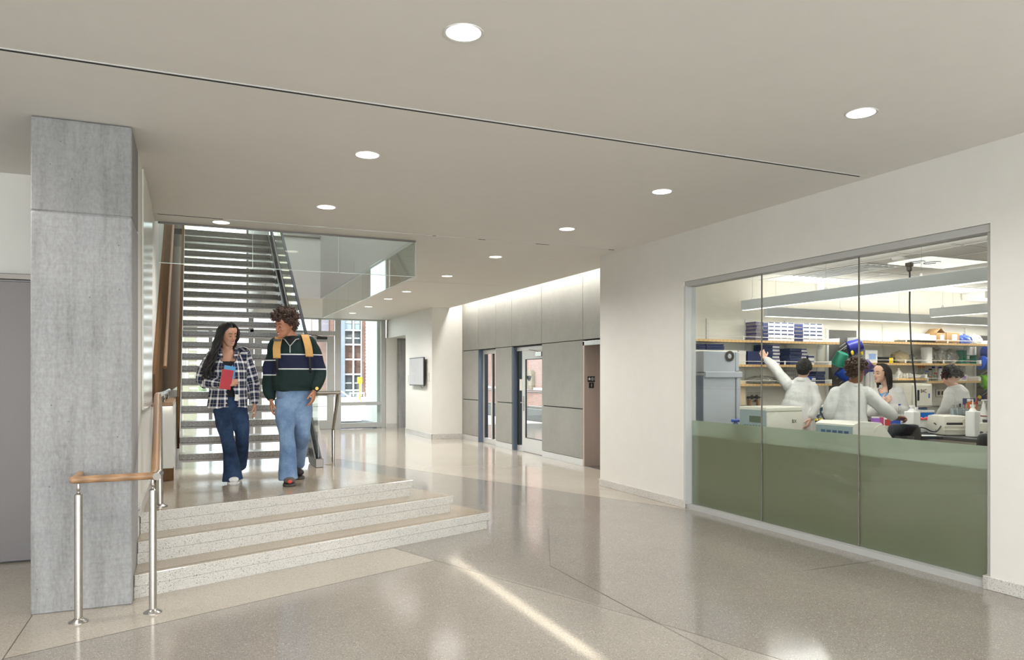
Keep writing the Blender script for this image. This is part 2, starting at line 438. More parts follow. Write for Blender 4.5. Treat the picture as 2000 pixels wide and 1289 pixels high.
# ================================================================== left side: column, sliding door, stair wall
col = Thing('concrete_column', 'board-marked grey concrete column beside the entry steps', 'column', (-0.687, 6.0, 0))
b = B(); b.box(-0.986, -0.388, 5.725, 6.34, 0, 2.6760, 0.008); col.part('lower_shaft', b, m_conc)
b = B(); b.box(-0.986, -0.388, 5.725, 6.34, 2.6810, 3.305, 0.008); col.part('upper_shaft', b, m_conc)
b = B(); b.box(-0.979, -0.395, 5.732, 6.333, 2.66, 2.70); col.part('pour_joint', b, m_conc)

b = B(); b.box(-8, -0.5, 7.46, 7.6, 0, CE); struct('wall_left_rear', b, m_wall)
d1 = Thing('door_1', None, None, (-3.4, 7.43, 0), kind='structure')
m_slider = steel('grey_door_panel', (102, 98, 96), 0.46, (1, 1, 1))
b = B(); b.box(-6.0, -0.98, 7.40, 7.445, 0.012, 2.385, 0.004); d1.part('door_panel', b, m_slider)
b = B(); b.box(-6.0, -0.98, 7.39, 7.458, 2.40, 2.45, 0.004); d1.part('door_track', b, m_steel_d)
b = B(); b.box(-8.2, -8, -4, 7.6, 0, CE); struct('wall_left', b, m_wall)

b = B(); b.box(-0.55, -0.39, 6.3, 16.9, 0, 7.5); b.box(-0.55, -0.39, 16.9, 22.4, 3.3, 7.5); b.box(-0.55, -0.39, 16.9, 22.4, 0, 3.3); struct('wall_stair', b, m_wall)
b = B(); b.box(-0.39, -0.365, 6.345, 8.42, 0.4975, 0.60); struct('baseboard_stair', b, m_base)
m_gloss_white = plain('white_glass_board', (218, 217, 208), 0.22, var=0.01)
gb = Thing('glass_wall_board', 'white glossy glass board on the wall between column and stairs', 'board', (-0.389, 7.45, 1.3))
b = B(); b.box(-0.388, -0.372, 6.74, 8.15, 1.30, 3.28, 0.003); gb.part('glass_sheet', b, m_gloss_white)
for y in (6.95, 7.95):
    b = B(); b.cyl((-0.373, y, 1.36), (-0.366, y, 1.36), 0.012); gb.part('stand_off', b, m_steel)

pl_ = Thing('stair_plinth', 'low cream wall with oak ledge and base at left foot of stairs', 'wall', (-0.28, 8.43, 0.495))
b = B(); b.box(-0.389, -0.19, 8.43, 15.9, 0.497, 1.27); pl_.part('wall_body', b, m_wall)
b = B(); b.box(-0.389, -0.187, 8.422, 8.60, 0.498, 0.625, 0.003); pl_.part('oak_base', b, m_oak_panel)
b = B(); b.box(-0.389, -0.19, 8.30, 15.9, 1.272, 1.312, 0.004); pl_.part('oak_ledge', b, m_oak)
m_led = glow('ledge_led', (255, 252, 244), 2.2)
b = B(); b.box(-0.34, -0.20, 8.36, 8.42, 1.262, 1.271); pl_.part('ledge_light', b, m_led)
# ================================================================== the three entry steps
st = Thing('entry_steps', 'three wide pale terrazzo steps below the staircase', 'steps', (1.0, 6.7, 0))
R = 0.165
def level(A, Cn, z1, back, under):
    A = Vector((*A, 0)); Cn = Vector((*Cn, 0))
    far = Cn + W * ((back - Cn.y) / W.y)
    d = (Cn - A).normalized(); n = Vector((d.y, -d.x, 0))
    b1 = B(); b1.prism([A, Cn, far, (-0.384, back, 0)], z1 - 0.085, z1, 0.006)
    nm = st.part('step_slab', b1, m_step)
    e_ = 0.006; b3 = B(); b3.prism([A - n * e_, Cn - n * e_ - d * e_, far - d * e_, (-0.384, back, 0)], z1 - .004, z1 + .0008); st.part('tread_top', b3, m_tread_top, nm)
    A2 = A - n * 0.0025; C2 = Cn - n * 0.0025 - d * 0.05; far2 = far - d * 0.05
    b2 = B(); b2.prism([A2, C2, far2, (-0.384, back, 0)], under, z1 - 0.083, 0.0); st.part('riser', b2, m_step)
level((-0.384, 5.862), (2.846, 7.135), R, 9.28, 0.0)
level((-0.384, 6.206), (2.505, 7.322), 2 * R, 9.28, R)
level((-0.384, 6.534), (2.124, 7.497), 3 * R, 9.28, 2 * R)
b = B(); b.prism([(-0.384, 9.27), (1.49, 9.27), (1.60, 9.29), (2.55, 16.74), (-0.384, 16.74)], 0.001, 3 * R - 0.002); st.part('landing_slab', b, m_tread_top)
for k, ((ax, ay), (cx, cy), z1) in enumerate([((-0.384, 5.862), (2.846, 7.135), R), ((-0.384, 6.206), (2.505, 7.322), 2 * R), ((-0.384, 6.534), (2.124, 7.497), 3 * R)]):
    a = Vector((ax, ay, 0)); c = Vector((cx, cy, 0)); d = (c - a).normalized(); n = Vector((-d.y, d.x, 0))
    b = B(); b.prism([a + n * .05 + d * .05, c + n * .05 - d * .06, c + n * .058 - d * .06, a + n * .058 + d * .05], z1 - .004, z1 + .0016); st.part('tread_groove', b, m_strip)
for q in (0.35, 0.7):
    for (A, Cn, z0) in (((-0.383, 5.862), (2.846, 7.135), 0), ((-0.384, 6.206), (2.505, 7.322), R), ((-0.384, 6.534), (2.124, 7.497), 2 * R)):
        pass

# ================================================================== staircase
TX0, TX1, Y0, Z0, RUN, RISE, NT_ = -0.150, 1.325, 9.41, 0.67, 0.2795, 0.1765, 21
def nose(y): return Z0 + (y - Y0) / RUN * RISE
sc = Thing('staircase', 'straight open-riser staircase with terrazzo treads and glass guard', 'stairs', (0.57, 9.4, 0.495))
bb = B(); bb.box(TX0, TX1, Y0, Y0 + 0.272, Z0 - 0.072, Z0, 0.005)
tread0 = sc.part('tread', bb, m_tread)
bb = B(); bb.box(TX0, TX1, Y0 + 0.012, Y0 + 0.09, Z0 - 0.096, Z0 - 0.073)
pan0 = sc.part('tread_pan', bb, m_steel_d, tread0)
for k in range(1, NT_):
    t = tread0.copy(); C.objects.link(t); t.location = (0, k * RUN, k * RISE); t.parent = sc.o
    p = pan0.copy(); C.objects.link(p); p.parent = t
def pitch_band(x0, x1, ya, yb, lo, hi):
    return [(x0, ya, nose(ya) + lo), (x0, yb, nose(yb) + lo), (x0, yb, nose(yb) + hi), (x0, ya, nose(ya) + hi)], (x1 - x0, 0, 0)
b = B(); b.extrude(*pitch_band(-0.183, -0.150, 9.92, 15.27, -0.30, 0.34)); sc.part('left_stringer', b, m_oak_panel)
b = B(); b.extrude(*pitch_band(-0.149, -0.142, 9.7, 15.27, -0.16, 0.02)); sc.part('stringer_edge', b, m_white_frame)
b = B(); b.extrude([(-0.388, 8.42, 1.33), (-0.388, 22.2, 1.33), (-0.388, 22.2, 7.4), (-0.388, 17.4, 7.3), (-0.388, 8.42, 1.60)], (0.03, 0, 0)); pl_.part('oak_wall_panel', b, m_oak_panel)
b = B(); b.rings([((-0.30, 8.9 + k * 0.5, nose(8.9 + k * 0.5) + 1.02), 0.022) for k in range(1, 14)], 10); pl_.part('wall_handrail', b, m_oak)
m_rail_d = steel('dark_handrail', (62, 58, 55), 0.36)
# right: steel shoe, glass guard, inner handrail
for x0, x1 in ((1.335, 1.352), (1.405, 1.422)):
    ys_ = Y0 + (0.499 + 0.22 - Z0) / RISE * RUN
    b = B(); b.extrude([(x0, 8.97, 0.499), (x0, ys_, 0.499), (x0, 15.25, nose(15.25) - .22), (x0, 15.25, nose(15.25) + .10), (x0, 8.97, 0.56)], (x1 - x0, 0, 0)); sc.part('right_stringer', b, m_steel_d)
b = B(); b.extrude([(1.352, 9.0, 0.499), (1.352, 9.44, 0.499), (1.352, 15.25, nose(15.25) - .20), (1.352, 15.25, nose(15.25) - .02), (1.352, 9.17, 0.502)], (0.053, 0, 0)); sc.part('stringer_core', b, m_black)
b = B(); b.box(1.333, 1.424, 8.93, 8.99, 0.4965, 0.60, 0.004); sc.part('stringer_shoe', b, m_steel_d)
yj = [9.02, 10.35, 11.68, 13.01, 14.34, 15.25]
for ya, yb in zip(yj, yj[1:]):
    b = B()
    if ya < 9.1: b.extrude([(1.372, ya, nose(ya) + 0.16), (1.372, yb - .012, nose(yb) + 0.0), (1.372, yb - .012, nose(yb) + 1.04), (1.372, 9.3, nose(9.3) + 1.04), (1.372, ya, nose(9.02) + 0.90)], (0.016, 0, 0))
    else: b.extrude([(1.372, ya, nose(ya)), (1.372, yb - .012, nose(yb)), (1.372, yb - .012, nose(yb) + 1.04), (1.372, ya, nose(ya) + 1.04)], (0.016, 0, 0))
    g = sc.part('guard_glass', b, m_glass_g)
    for dz in (0.30, 0.38):
        b = B(); b.cyl((1.364, (ya + yb) / 2, nose((ya + yb) / 2) + dz), (1.372, (ya + yb) / 2, nose((ya + yb) / 2) + dz), 0.016)
        sc.part('glass_button', b, m_black, g)
b = B(); b.extrude(*pitch_band(1.362, 1.398, 9.25, 15.25, 1.035, 1.065)); sc.part('guard_cap', b, plain('dark_cap', (44, 44, 44), .6))
hr = [Vector((1.26, y, nose(y) + 0.86)) for y in np.linspace(9.3, 14.9, 12)]
b = B(); b.tube([Vector((1.26, 8.75, hr[0].z - 0.08)), Vector((1.26, 9.02, hr[0].z - 0.06))] + hr, 0.024); sc.part('inner_handrail', b, m_rail_d)
for y in np.linspace(9.8, 14.5, 5):
    b = B(); b.tube([(1.26, y, nose(y) + 0.84), (1.27, y, nose(y) + 0.78), (1.365, y, nose(y) + 0.78)], 0.008); sc.part('rail_bracket', b, m_steel)
# upper landing
up = B(); up.box(-0.355, 1.42, 15.30, 16.75, 4.27, 4.377); struct('floor_upper', up, m_tread)
up = B(); up.box(1.46, 2.59, 16.70, 16.745, 4.66, 4.86); struct('trim_1', up, m_steel)

# ================================================================== stair shaft above the ceiling
b = B(); b.box(2.6, 2.8, 9.1, 16.9, CE + .3, 7.5); struct('wall_shaft_right', b, m_wall)
b = B(); b.box(1.45, 2.6, 16.75, 16.9, CE + .3, 7.5); struct('wall_shaft_rear', b, m_wall)
b = B(); b.box(-0.55, 2.8, 8.95, 9.1, CE + 0.3, 7.5); struct('wall_shaft_front', b, m_wall)
b = B(); b.box(-8.3, 13.2, -4, 10.2, 7.5, 7.7); b.box(2.3, 6.7, 10.2, 22.6, 7.5, 7.7); b.box(-8.3, 0.0, 10.2, 22.6, 7.5, 7.7); b.box(0, 2.3, 16.2, 22.6, 7.5, 7.7); struct('roof', b, m_ceil)
def skylight():
    t = NT('skylight_glazing'); t.n.remove(t.p); d = t.add('ShaderNodeBsdfTranslucent'); d.inputs['Color'].default_value = (.42, .44, .46, 1)
    t.link(d.outputs[0], t.out.inputs['Surface']); return t.m
b = B(); b.box(0, 2.3, 10.2, 16.2, 7.58, 7.60); struct('window_3', b, skylight())
b = B(); b.box(1.45, 6.7, 16.9, 22.5, CE + 0.3, 7.5); struct('wall_upper_rear', b, m_wall)
# glass smoke baffle hung round the opening
bf = Thing('glass_smoke_baffle', 'frameless glass panes hanging from the ceiling around the stair opening', 'glass panel', (1.1, 9.1, CE))
m_edge = plain('bright_glass_edge', (214, 226, 220), 0.2)
for xa, xb in ((-0.352, 0.642), (0.654, 1.632), (1.644, 2.606)):
    b = B(); b.box(xa, xb, 9.105, 9.117, 2.85, CE + .02); g = bf.part('baffle_pane', b, m_glass_g)
    b = B(); b.box(xa, xb, 9.104, 9.118, 2.846, 2.852); bf.part('pane_edge', b, m_edge, g)
    b = B(); b.box(xb - 0.004, xb, 9.104, 9.118, 2.85, CE); bf.part('pane_edge', b, m_edge, g)
ys = [9.12, 9.734, 11.0, 12.26, 13.5, 14.7, 15.9, 16.4]
for ya, yb in zip(ys, ys[1:]):
    b = B(); b.box(2.588, 2.599, ya + .006, yb - .006, 2.85, CE + .02); g = bf.part('baffle_pane', b, m_glass_g)
    b = B(); b.box(2.587, 2.600, ya + .006, yb - .006, 2.846, 2.852); bf.part('pane_edge', b, m_edge, g)
b = B(); b.box(2.583, 2.605, 9.10, 16.6, CE - 0.02, CE + 0.012); bf.part('baffle_clamp', b, m_white_frame)
b = B(); b.box(-0.36, 2.606, 9.098, 9.122, CE - 0.022, CE + 0.012); bf.part('baffle_clamp', b, m_steel_d)

# ================================================================== step handrails
hl = Thing('step_handrail', 'oak handrail on steel posts climbing the left side of the entry steps', 'handrail', (-0.25, 5.47, 0))
def post(x, y, z0, z1, r=0.024, parent=None):
    b = B(); b.cyl((x, y, z0 + 0.01), (x, y, z1 - 0.085), r, None, 24); p = hl.part('post', b, m_steel, parent)
    b = B(); b.lathe([(0.058, 0), (0.058, 0.006), (0.045, 0.014), (0.028, 0.024), (0.024, 0.03)], (x, y, z0)); hl.part('base_flange', b, m_steel, p)
    b = B(); b.lathe([(r, 0), (0.018, 0.008), (0.009, 0.014), (0.009, 0.03), (0.013, 0.036), (0.009, 0.044), (0.008, 0.07)], (x, y, z1 - 0.087), 16); hl.part('post_finial', b, m_steel, p)
post(-0.676, 5.452, 0, 0.905); post(-0.247, 5.475, 0, 0.905)
b = B(); b.tube([(-0.70, 5.725, 0.915), (-0.70, 5.62, 0.915), (-0.705, 5.47, 0.915)], 0.024, 14)
b.tube([(-0.71, 5.452, 0.915), (-0.46, 5.462, 0.915), (-0.235, 5.475, 0.915)], 0.024, 14); b.ball((-0.707, 5.455, 0.915), 0.024); hl.part('oak_rail', b, m_oak_x)
b = B(); b.tube([(-0.24, 5.465, 0.915), (-0.235, 5.56, 0.93), (-0.27, 6.72, 1.40), (-0.27, 6.80, 1.42)], 0.027, 14); hl.part('oak_rail', b, m_oak)
b = B(); b.tube([(-0.222, 5.445, 0.912), (-0.208, 5.53, 0.925)], 0.026, 14); hl.part('rail_elbow', b, m_steel)
b = B(); b.tube([(-0.27, 6.78, 1.42), (-0.285, 8.6, 1.40), (-0.285, 10.4, 1.40)], 0.024, 14); hl.part('steel_rail', b, m_steel)
b = B(); b.cyl((-0.254, 6.80, 0.505), (-0.262, 6.80, 1.405), 0.026, None, 24); p = hl.part('post', b, m_steel)
b = B(); b.lathe([(0.062, 0), (0.062, 0.006), (0.045, 0.014), (0.026, 0.022)], (-0.254, 6.80, 0.498)); hl.part('base_flange', b, m_steel, p)
for y in (8.7, 9.9):
    b = B(); b.cyl((-0.28, y, 1.3135), (-0.28, y, 1.385), 0.007, None, 12); b.ball((-0.28, y, 1.34), 0.013, 1); b.cyl((-0.28, y, 1.3135), (-0.28, y, 1.319), 0.022, None, 16); hl.part('rail_bracket', b, m_steel)

h2 = Thing('cane_handrail', 'short steel handrail that bends down to the floor right of the stairs', 'handrail', (1.72, 10.1, 0))
pA = atD(651, 838, 9.95); pF = Vector((pA.x, pA.y, 0.0)); pB = atD(661, 767, 9.25); pC = Vector((1.40, pB.y - 0.04, pB.z + .005))
b = B(); b.tube([pF, Vector((pA.x, pA.y, pA.z - 0.06)), pA, pA.lerp(pB, 0.1)], 0.023, 14); h2.part('leg', b, m_steel)
b = B(); b.tube([pA, pB], 0.023, 14); h2.part('sloped_rail', b, m_steel)
b = B(); b.tube([pB + Vector((0.02, 0, 0.004)), pC], 0.025, 14); h2.part('level_rail', b, m_steel)

# ================================================================== right wall with the lab window
b = B(); b.box(5.41, 5.56, -3.5, 3.59, 0, CE + .3); b.box(5.41, 5.56, 7.30, 9.28, 0, CE + .3); b.box(5.41, 5.56, 3.59, 7.30, 2.715, CE + .3); b.box(5.56, 6.6, 9.16, 9.28, 0, CE + .3)
struct('wall_right', b, m_wall)
b = B(); b.box(5.396, 5.41, -3.5, 3.64, 0, 0.10, 0.004); b.box(5.396, 5.44, 3.6, 3.64, 0, 0.1, .003); struct('baseboard_right', b, m_base)
b = B(); b.box(5.396, 5.41, 7.26, 9.29, 0, 0.10, 0.004); struct('baseboard_right_rear', b, m_base)
w1 = Thing('window_1', None, None, (5.5, 5.45, 0), kind='structure')
b = B(); b.box(5.42, 5.56, 3.592, 7.298, 0.0, 0.052); w1.part('sill', b, m_alu)
b = B(); b.box(5.425, 5.56, 3.592, 7.298, 2.655, 2.713); w1.part('head', b, m_alu)
b = B(); b.box(5.412, 5.56, 7.262, 7.299, 0.05, 2.66); w1.part('jamb', b, m_white_frame)
b = B(); b.box(5.44, 5.56, 3.592, 3.632, 0.05, 2.66); w1.part('jamb', b, m_alu)
m_joint = plain('silicone_joint', (126, 120, 110), 0.4)
for ya, yb in ((3.634, 4.836), (4.844, 6.07), (6.078, 7.262)):
    b = B(); b.box(5.494, 5.506, ya, yb, 0.052, 2.655); g = w1.part('glass_pane', b, m_glass_lab)
    b = B(); b.box(5.508, 5.5095, ya + .002, yb - .002, 0.054, 1.052); w1.part('frosted_film', b, m_frost, g)
for y in (4.84, 6.074):
    b = B(); b.box(5.493, 5.507, y - .004, y + .004, 0.052, 2.655); w1.part('glass_joint', b, m_joint)

# ================================================================== lift lobby wall: cement panels, glass door, lift
EX = 6.30
b = B()
for y0, y1, z0 in ((16.6, 17.9, 0), (15.48, 16.6, 2.22), (14.5, 15.48, 0), (13.09, 14.5, 2.20), (11.39, 13.09, 0), (9.28, 11.39, 2.19)):
    b.box(EX + 0.05, EX + 0.26, y0, y1, z0, 4.0)
wl_ = struct('wall_lobby', b, m_dark)
yc = [17.75, 16.59, 15.48, 14.556, 13.085, 11.41, 9.285]
def panel(y0, y1, z0, z1):
    bb = B(); bb.box(EX, EX + 0.055, min(y0, y1) + 0.007, max(y0, y1) - 0.007, z0, z1, 0.003); struct('cement_panel', bb, m_cement, wl_)
for y0, y1 in zip(yc, yc[1:]): panel(y0, y1, 2.228, 3.95)
for y0, y1 in ((17.75, 16.59), (15.49, 14.556), (13.07, 11.41)):
    panel(y0, y1, 0.125, 0.995); panel(y0, y1, 1.012, 2.213)
    bb = B(); bb.box(EX + .004, EX + 0.055, min(y0, y1), max(y0, y1), 0, 0.118); struct('metal_kick', bb, m_white_frame, wl_)
b = B(); b.box(5.95, 6.6, 9.28, 17.9, 4.0, 4.1); b.box(5.95, 5.97, 9.28, 17.75, CE, 4.0); struct('ceiling_cove', b, m_ceil)
cl_d = bpy.data.lights.new('cove_strip', 'AREA'); cl_d.shape = 'RECTANGLE'; cl_d.size = 0.06; cl_d.size_y = 8.2; cl_d.energy = 85; cl_d.color = (1, .97, .93)
cl = bpy.data.objects.new('cove_strip', cl_d); C.objects.link(cl); cl.location = (6.05, 13.5, 3.55); cl.rotation_euler = (0, math.radians(14), 0)

def glazed(name, label, cat, y_far, y_near, loc):
    return Thing(name, label, cat, loc)
w2 = Thing('window_2', None, None, (6.45, 16.0, 0), kind='structure')
b = B(); b.box(EX, 6.5, 16.575, 16.6, 0.0, 2.22); w2.part('far_jamb', b, m_blue_jamb)
for y0, y1 in ((16.49, 16.575), (15.98, 16.06), (15.485, 15.53)):
    b = B(); b.box(6.42, 6.48, y0, y1, 0, 2.2); w2.part('stile', b, m_white_frame)
for z0, z1 in ((0, 0.11), (2.11, 2.21)):
    b = B(); b.box(6.421, 6.479, 15.49, 16.57, z0, z1); w2.part('rail', b, m_white_frame)
for y0, y1 in ((16.06, 16.49), (15.53, 15.98)):
    b = B(); b.box(6.446, 6.454, y0, y1, .11, 2.11); g = w2.part('glass_pane', b, m_glass_low)
    b = B(); b.box(6.425, 6.475, y1 - .02, y1, .11, 2.11); w2.part('gasket', b, m_black)
d2 = Thing('door_2', None, None, (6.42, 13.8, 0), kind='structure')
b = B(); b.box(EX, 6.5, 14.49, 14.515, 0, 2.2); d2.part('far_jamb', b, m_blue_jamb)
b = B(); b.box(6.40, 6.47, 14.19, 14.235, 0, 2.2); d2.part('mullion', b, m_white_frame)
b = B(); b.box(6.40, 6.47, 14.235, 14.49, 0, 0.11); d2.part('rail', b, m_white_frame)
b = B(); b.box(6.39, 6.47, 13.085, 14.49, 2.12, 2.2); d2.part('head', b, m_white_frame)
b = B(); b.box(6.43, 6.437, 14.235, 14.49, .11, 2.12); d2.part('glass_pane', b, m_glass)
b = B(); b.box(6.40, 6.47, 14.40, 14.49, .11, 2.12); d2.part('gasket', b, m_black)
b = B()
b.box(6.385, 6.43, 13.10, 13.22, 0.01, 2.11); b.box(6.385, 6.43, 14.05, 14.185, 0.01, 2.11); b.box(6.386, 6.429, 13.22, 14.05, 0.01, 0.29); b.box(6.386, 6.429, 13.22, 14.05, 1.94, 2.11)
leaf = d2.part('door_leaf', b, m_white_frame)
b = B(); b.box(6.402, 6.41, 13.22, 14.05, 0.29, 1.94); d2.part('door_glass', b, m_glass_low, leaf)
b = B()
for y0, y1, z0, z1 in ((13.22, 13.235, .29, 1.94), (14.035, 14.05, .29, 1.94), (13.22, 14.05, .29, .305), (13.22, 14.05, 1.925, 1.94)): b.box(6.39, 6.42, y0, y1, z0, z1)
d2.part('glazing_bead', b, m_black, leaf)
b = B(); b.box(6.372, 6.385, 14.10, 14.155, 0.86, 1.16, .004); b.tube([(6.375, 14.125, 1.03), (6.32, 14.125, 1.03), (6.32, 13.97, 1.03)], 0.011); d2.part('lever_handle', b, m_steel, leaf)
for z in (0.22, 0.78, 1.33, 1.9):
    b = B(); b.cyl((6.378, 13.088, z - .06), (6.378, 13.088, z + .06), 0.012); d2.part('hinge', b, m_steel_d, leaf)
b = B(); b.box(6.32, 6.384, 13.14, 13.42, 1.98, 2.07, .005); b.tube([(6.35, 13.3, 2.07), (6.34, 13.5, 2.1), (6.36, 13.8, 2.13)], 0.008); d2.part('door_closer', b, m_steel, leaf)
b = B(); b.box(6.40, 6.405, 14.245, 14.37, 1.28, 1.52); d2.part('notice', b, plain('paper_notice', (226, 222, 214), .6))
el = Thing('elevator', 'stainless steel lift doorway at the near end of the cement panel wall', 'elevator', (6.45, 11.36, 0))
b = B(); b.box(EX - .005, 6.70, 11.345, 11.40, 0, 2.19, .003); jam = el.part('jamb', b, m_lift)
b = B(); b.box(EX - .005, 6.70, 9.29, 11.40, 2.12, 2.20, .003); el.part('header', b, m_steel)
b = B(); b.box(6.70, 6.73, 10.31, 11.345, 0.005, 2.12); el.part('door_leaf', b, m_lift)
b = B(); b.box(6.70, 6.73, 9.3, 10.305, 0.005, 2.12); el.part('door_leaf', b, m_lift)
b = B(); b.box(EX, 6.73, 9.3, 11.345, -0.01, 0.004); el.part('sill', b, m_steel)
def plate(px0, py0, px1, py1, s):
    a = atY(px0, py0, 11.343); c = atY(px1, py1, 11.343)
    b = B(); b.box(a.x, c.x, 11.338, 11.344, c.z, a.z, .002); pl = el.part('sign_plate', b, m_black, jam)
    me = text_mesh(s, (a.z - c.z) * 0.78); o = link('lettering', me, plain('sign_white', (236, 236, 232), .5), jam)
    o.matrix_basis = Matrix.Translation(Vector(((a.x + c.x) / 2, 11.336, (a.z + c.z) / 2)) - el.loc) @ Matrix.Rotation(math.pi / 2, 4, 'X')
plate(1147.5, 735, 1162, 746, '\u260501'); plate(1150, 747, 1160, 758, '1')

# ================================================================== television wall, side opening, storefront
b = B(); b.box(5.5, 6.36, 17.75, 20.25, 0, CE + .3); b.box(5.5, 5.7, 20.25, 22.5, 2.75, CE + .3); b.box(5.7, 7, 20.25, 22.5, 2.75, 2.9); struct('wall_television', b, m_wall)
b = B(); b.box(5.44, 5.80, 22.30, 22.5, 0, 2.76); struct('wall_side_opening', b, m_wall)
b = B(); b.box(5.80, 6.3, 22.2, 22.6, 0, 2.76); struct('wall_concrete_end', b, m_conc)
b = B(); b.box(7, 7.2, 20, 22.6, 0, 2.9); struct('wall_side_passage', b, m_wall)
b = B(); b.box(5.485, 5.5, 17.735, 20.25, 0, 0.13, .003); b.box(5.485, 6.3, 17.735, 17.75, 0, .13, .003); struct('baseboard_television', b, m_base)
b = B(); b.box(5.46, 5.8, 22.285, 22.30, 0, .13, .003); struct('baseboard_side_opening', b, m_base)
tv = Thing('wall_television_set', 'flat television screen in painted reflected grey mounted on the white corridor wall', 'television', (5.5, 19.2, 1.7))
b = B(); b.box(5.40, 5.435, 18.14, 19.50, 1.335, 2.075, .006); body = tv.part('screen_body', b, m_black)
b = B(); b.box(5.396, 5.40, 18.17, 19.47, 1.365, 2.05); tv.part('screen', b, plain('screen_reflected_grey', (180, 182, 184), 0.55, spec=.15), body)  # grey base colour stands in for the room reflected in the screen
b = B(); b.box(5.435, 5.499, 18.55, 19.15, 1.5, 1.95); tv.part('wall_mount', b, m_black)
b = B(); b.tube([(5.42, 18.45, 1.335), (5.43, 18.4, 1.28), (5.45, 18.32, 1.30), (5.47, 18.3, 1.36)], 0.006); tv.part('cable', b, m_black)
for y, z, n in ((18.0, 1.56, 'data_outlet'), (19.98, 1.50, 'light_switch')):
    b = B(); b.box(5.488, 5.499, y - .05, y + .05, z - .11, z + .11, .003)
    t = Thing(n, 'white wall plate right of the television' if y < 19 else 'white switch plate left of the television', 'outlet' if y < 19 else 'switch', (5.499, y, z)); pp = t.part('cover_plate', b, m_white_frame)
    b = B(); b.box(5.484, 5.489, y - .02, y + .02, z - .05, z + .05, .002); t.part('insert', b, m_wall, pp)

SY = 22.4
sf = Thing('window_4', None, None, (3.0, SY, 0), kind='structure')
def fr(x0, x1, z0, z1, n='mullion', d=0.06):
    b = B(); b.box(x0, x1, SY - d, SY + d, z0, z1, .004); sf.part(n, b, m_alu)
fr(5.30, 5.44, 0, 3.31, 'jamb'); fr(3.90, 4.08, 0, 3.31); fr(1.45, 5.43, 3.27, 3.33, 'head', .07); fr(4.08, 5.30, 0.03, 0.17, 'sill'); fr(4.08, 5.30, 0.70, 0.80, 'rail', .055)
fr(1.50, 3.90, 2.80, 2.93, 'transom'); fr(1.46, 1.60, 0, 3.31); fr(3.42, 3.50, 2.93, 3.27, 'mullion', .05)
fr(-.37, -.27, 0, 7.4); fr(.40, .50, 0, 2.9)
fr(1.40, 1.46, 3.3, 7.4); fr(-0.38, 1.5, 2.86, 2.95, 'rail', .05); fr(-0.38, 1.5, 0.03, 0.15, 'sill', .05);
def gl_(x0, x1, z0, z1):
    b = B(); b.box(x0, x1, SY - .006, SY + .006, z0, z1); sf.part('glass_pane', b, m_glass)
gl_(4.08, 5.30, .80, 3.27); gl_(4.08, 5.30, .17, .70); gl_(1.6, 3.42, 2.93, 3.27); gl_(3.5, 3.9, 2.93, 3.27); gl_(-.27, .40, .15, 2.86); gl_(.5, 1.46, .15, 2.86)
gl_(-.27, 1.4, 2.95, 7.3)
d3 = Thing('door_3', None, None, (2.75, SY, 0), kind='structure')
for x0, x1 in ((2.76, 3.87), (1.62, 2.73)):
    b = B(); b.box(x0, x0 + .2, SY - .03, SY + .03, .012, 2.78); b.box(x1 - .2, x1, SY - .03, SY + .03, .012, 2.78); b.box(x0 + .2, x1 - .2, SY - .029, SY + .029, .012, .27); b.box(x0 + .2, x1 - .2, SY - .029, SY + .029, 2.6, 2.78)
    lf = d3.part('door_leaf', b, m_alu)
    b = B(); b.box(x0 + .2, x1 - .2, SY - .005, SY + .005, .27, 2.6); d3.part('door_glass', b, m_glass, lf)
    b = B(); b.box(x0 + .2, x1 - .2, SY - .02, SY + .02, 1.0, 1.06); d3.part('mid_rail', b, m_alu, lf)
    b = B(); b.box(x0 + .12, x1 - .15, SY - .10, SY - .04, 1.03, 1.09, .01); d3.part('push_bar', b, m_steel_d, lf)
    b = B(); b.box(x1 - .5, x1 - .2, SY - .09, SY - .03, 2.68, 2.75, .008); b.tube([(x1 - .35, SY - .08, 2.74), (x1 - .55, SY - .16, 2.79), (x1 - .8, SY - .06, 2.80)], .012); d3.part('door_closer', b, m_black, lf)

# ================================================================== downlights
def downlight():
    t = Thing('downlight', None, 'ceiling light', (0, 0, CE), 'recessed ceiling downlights')
    b = B(); b.lathe([(0.088, -0.001), (0.102, -0.005), (0.104, 0.0), (0.104, 0.01), (0.088, 0.01)], (0, 0, CE), 32); t.part('trim_ring', b, m_white_frame)
    b = B(); b.lathe([(0.001, -0.003), (0.088, -0.003), (0.088, 0.004), (0.001, 0.004)], (0, 0, CE), 32); t.part('lens', b, m_lens)
    return t.o
lamp_d = bpy.data.lights.new('downlight_lamp', 'SPOT'); lamp_d.energy = 60; lamp_d.spot_size = math.radians(160); lamp_d.spot_blend = 0.9
lamp_d.shadow_soft_size = 0.3; lamp_d.color = (1.0, 0.968, 0.936)
lamp_b = lamp_d.copy(); lamp_b.energy = 230
def lamp(o):
    l = bpy.data.objects.new('downlight_lamp', lamp_b if o.location.y > 9 else lamp_d); C.objects.link(l); l.parent = o; l.location = (0, 0, -0.08)
dl0 = downlight()
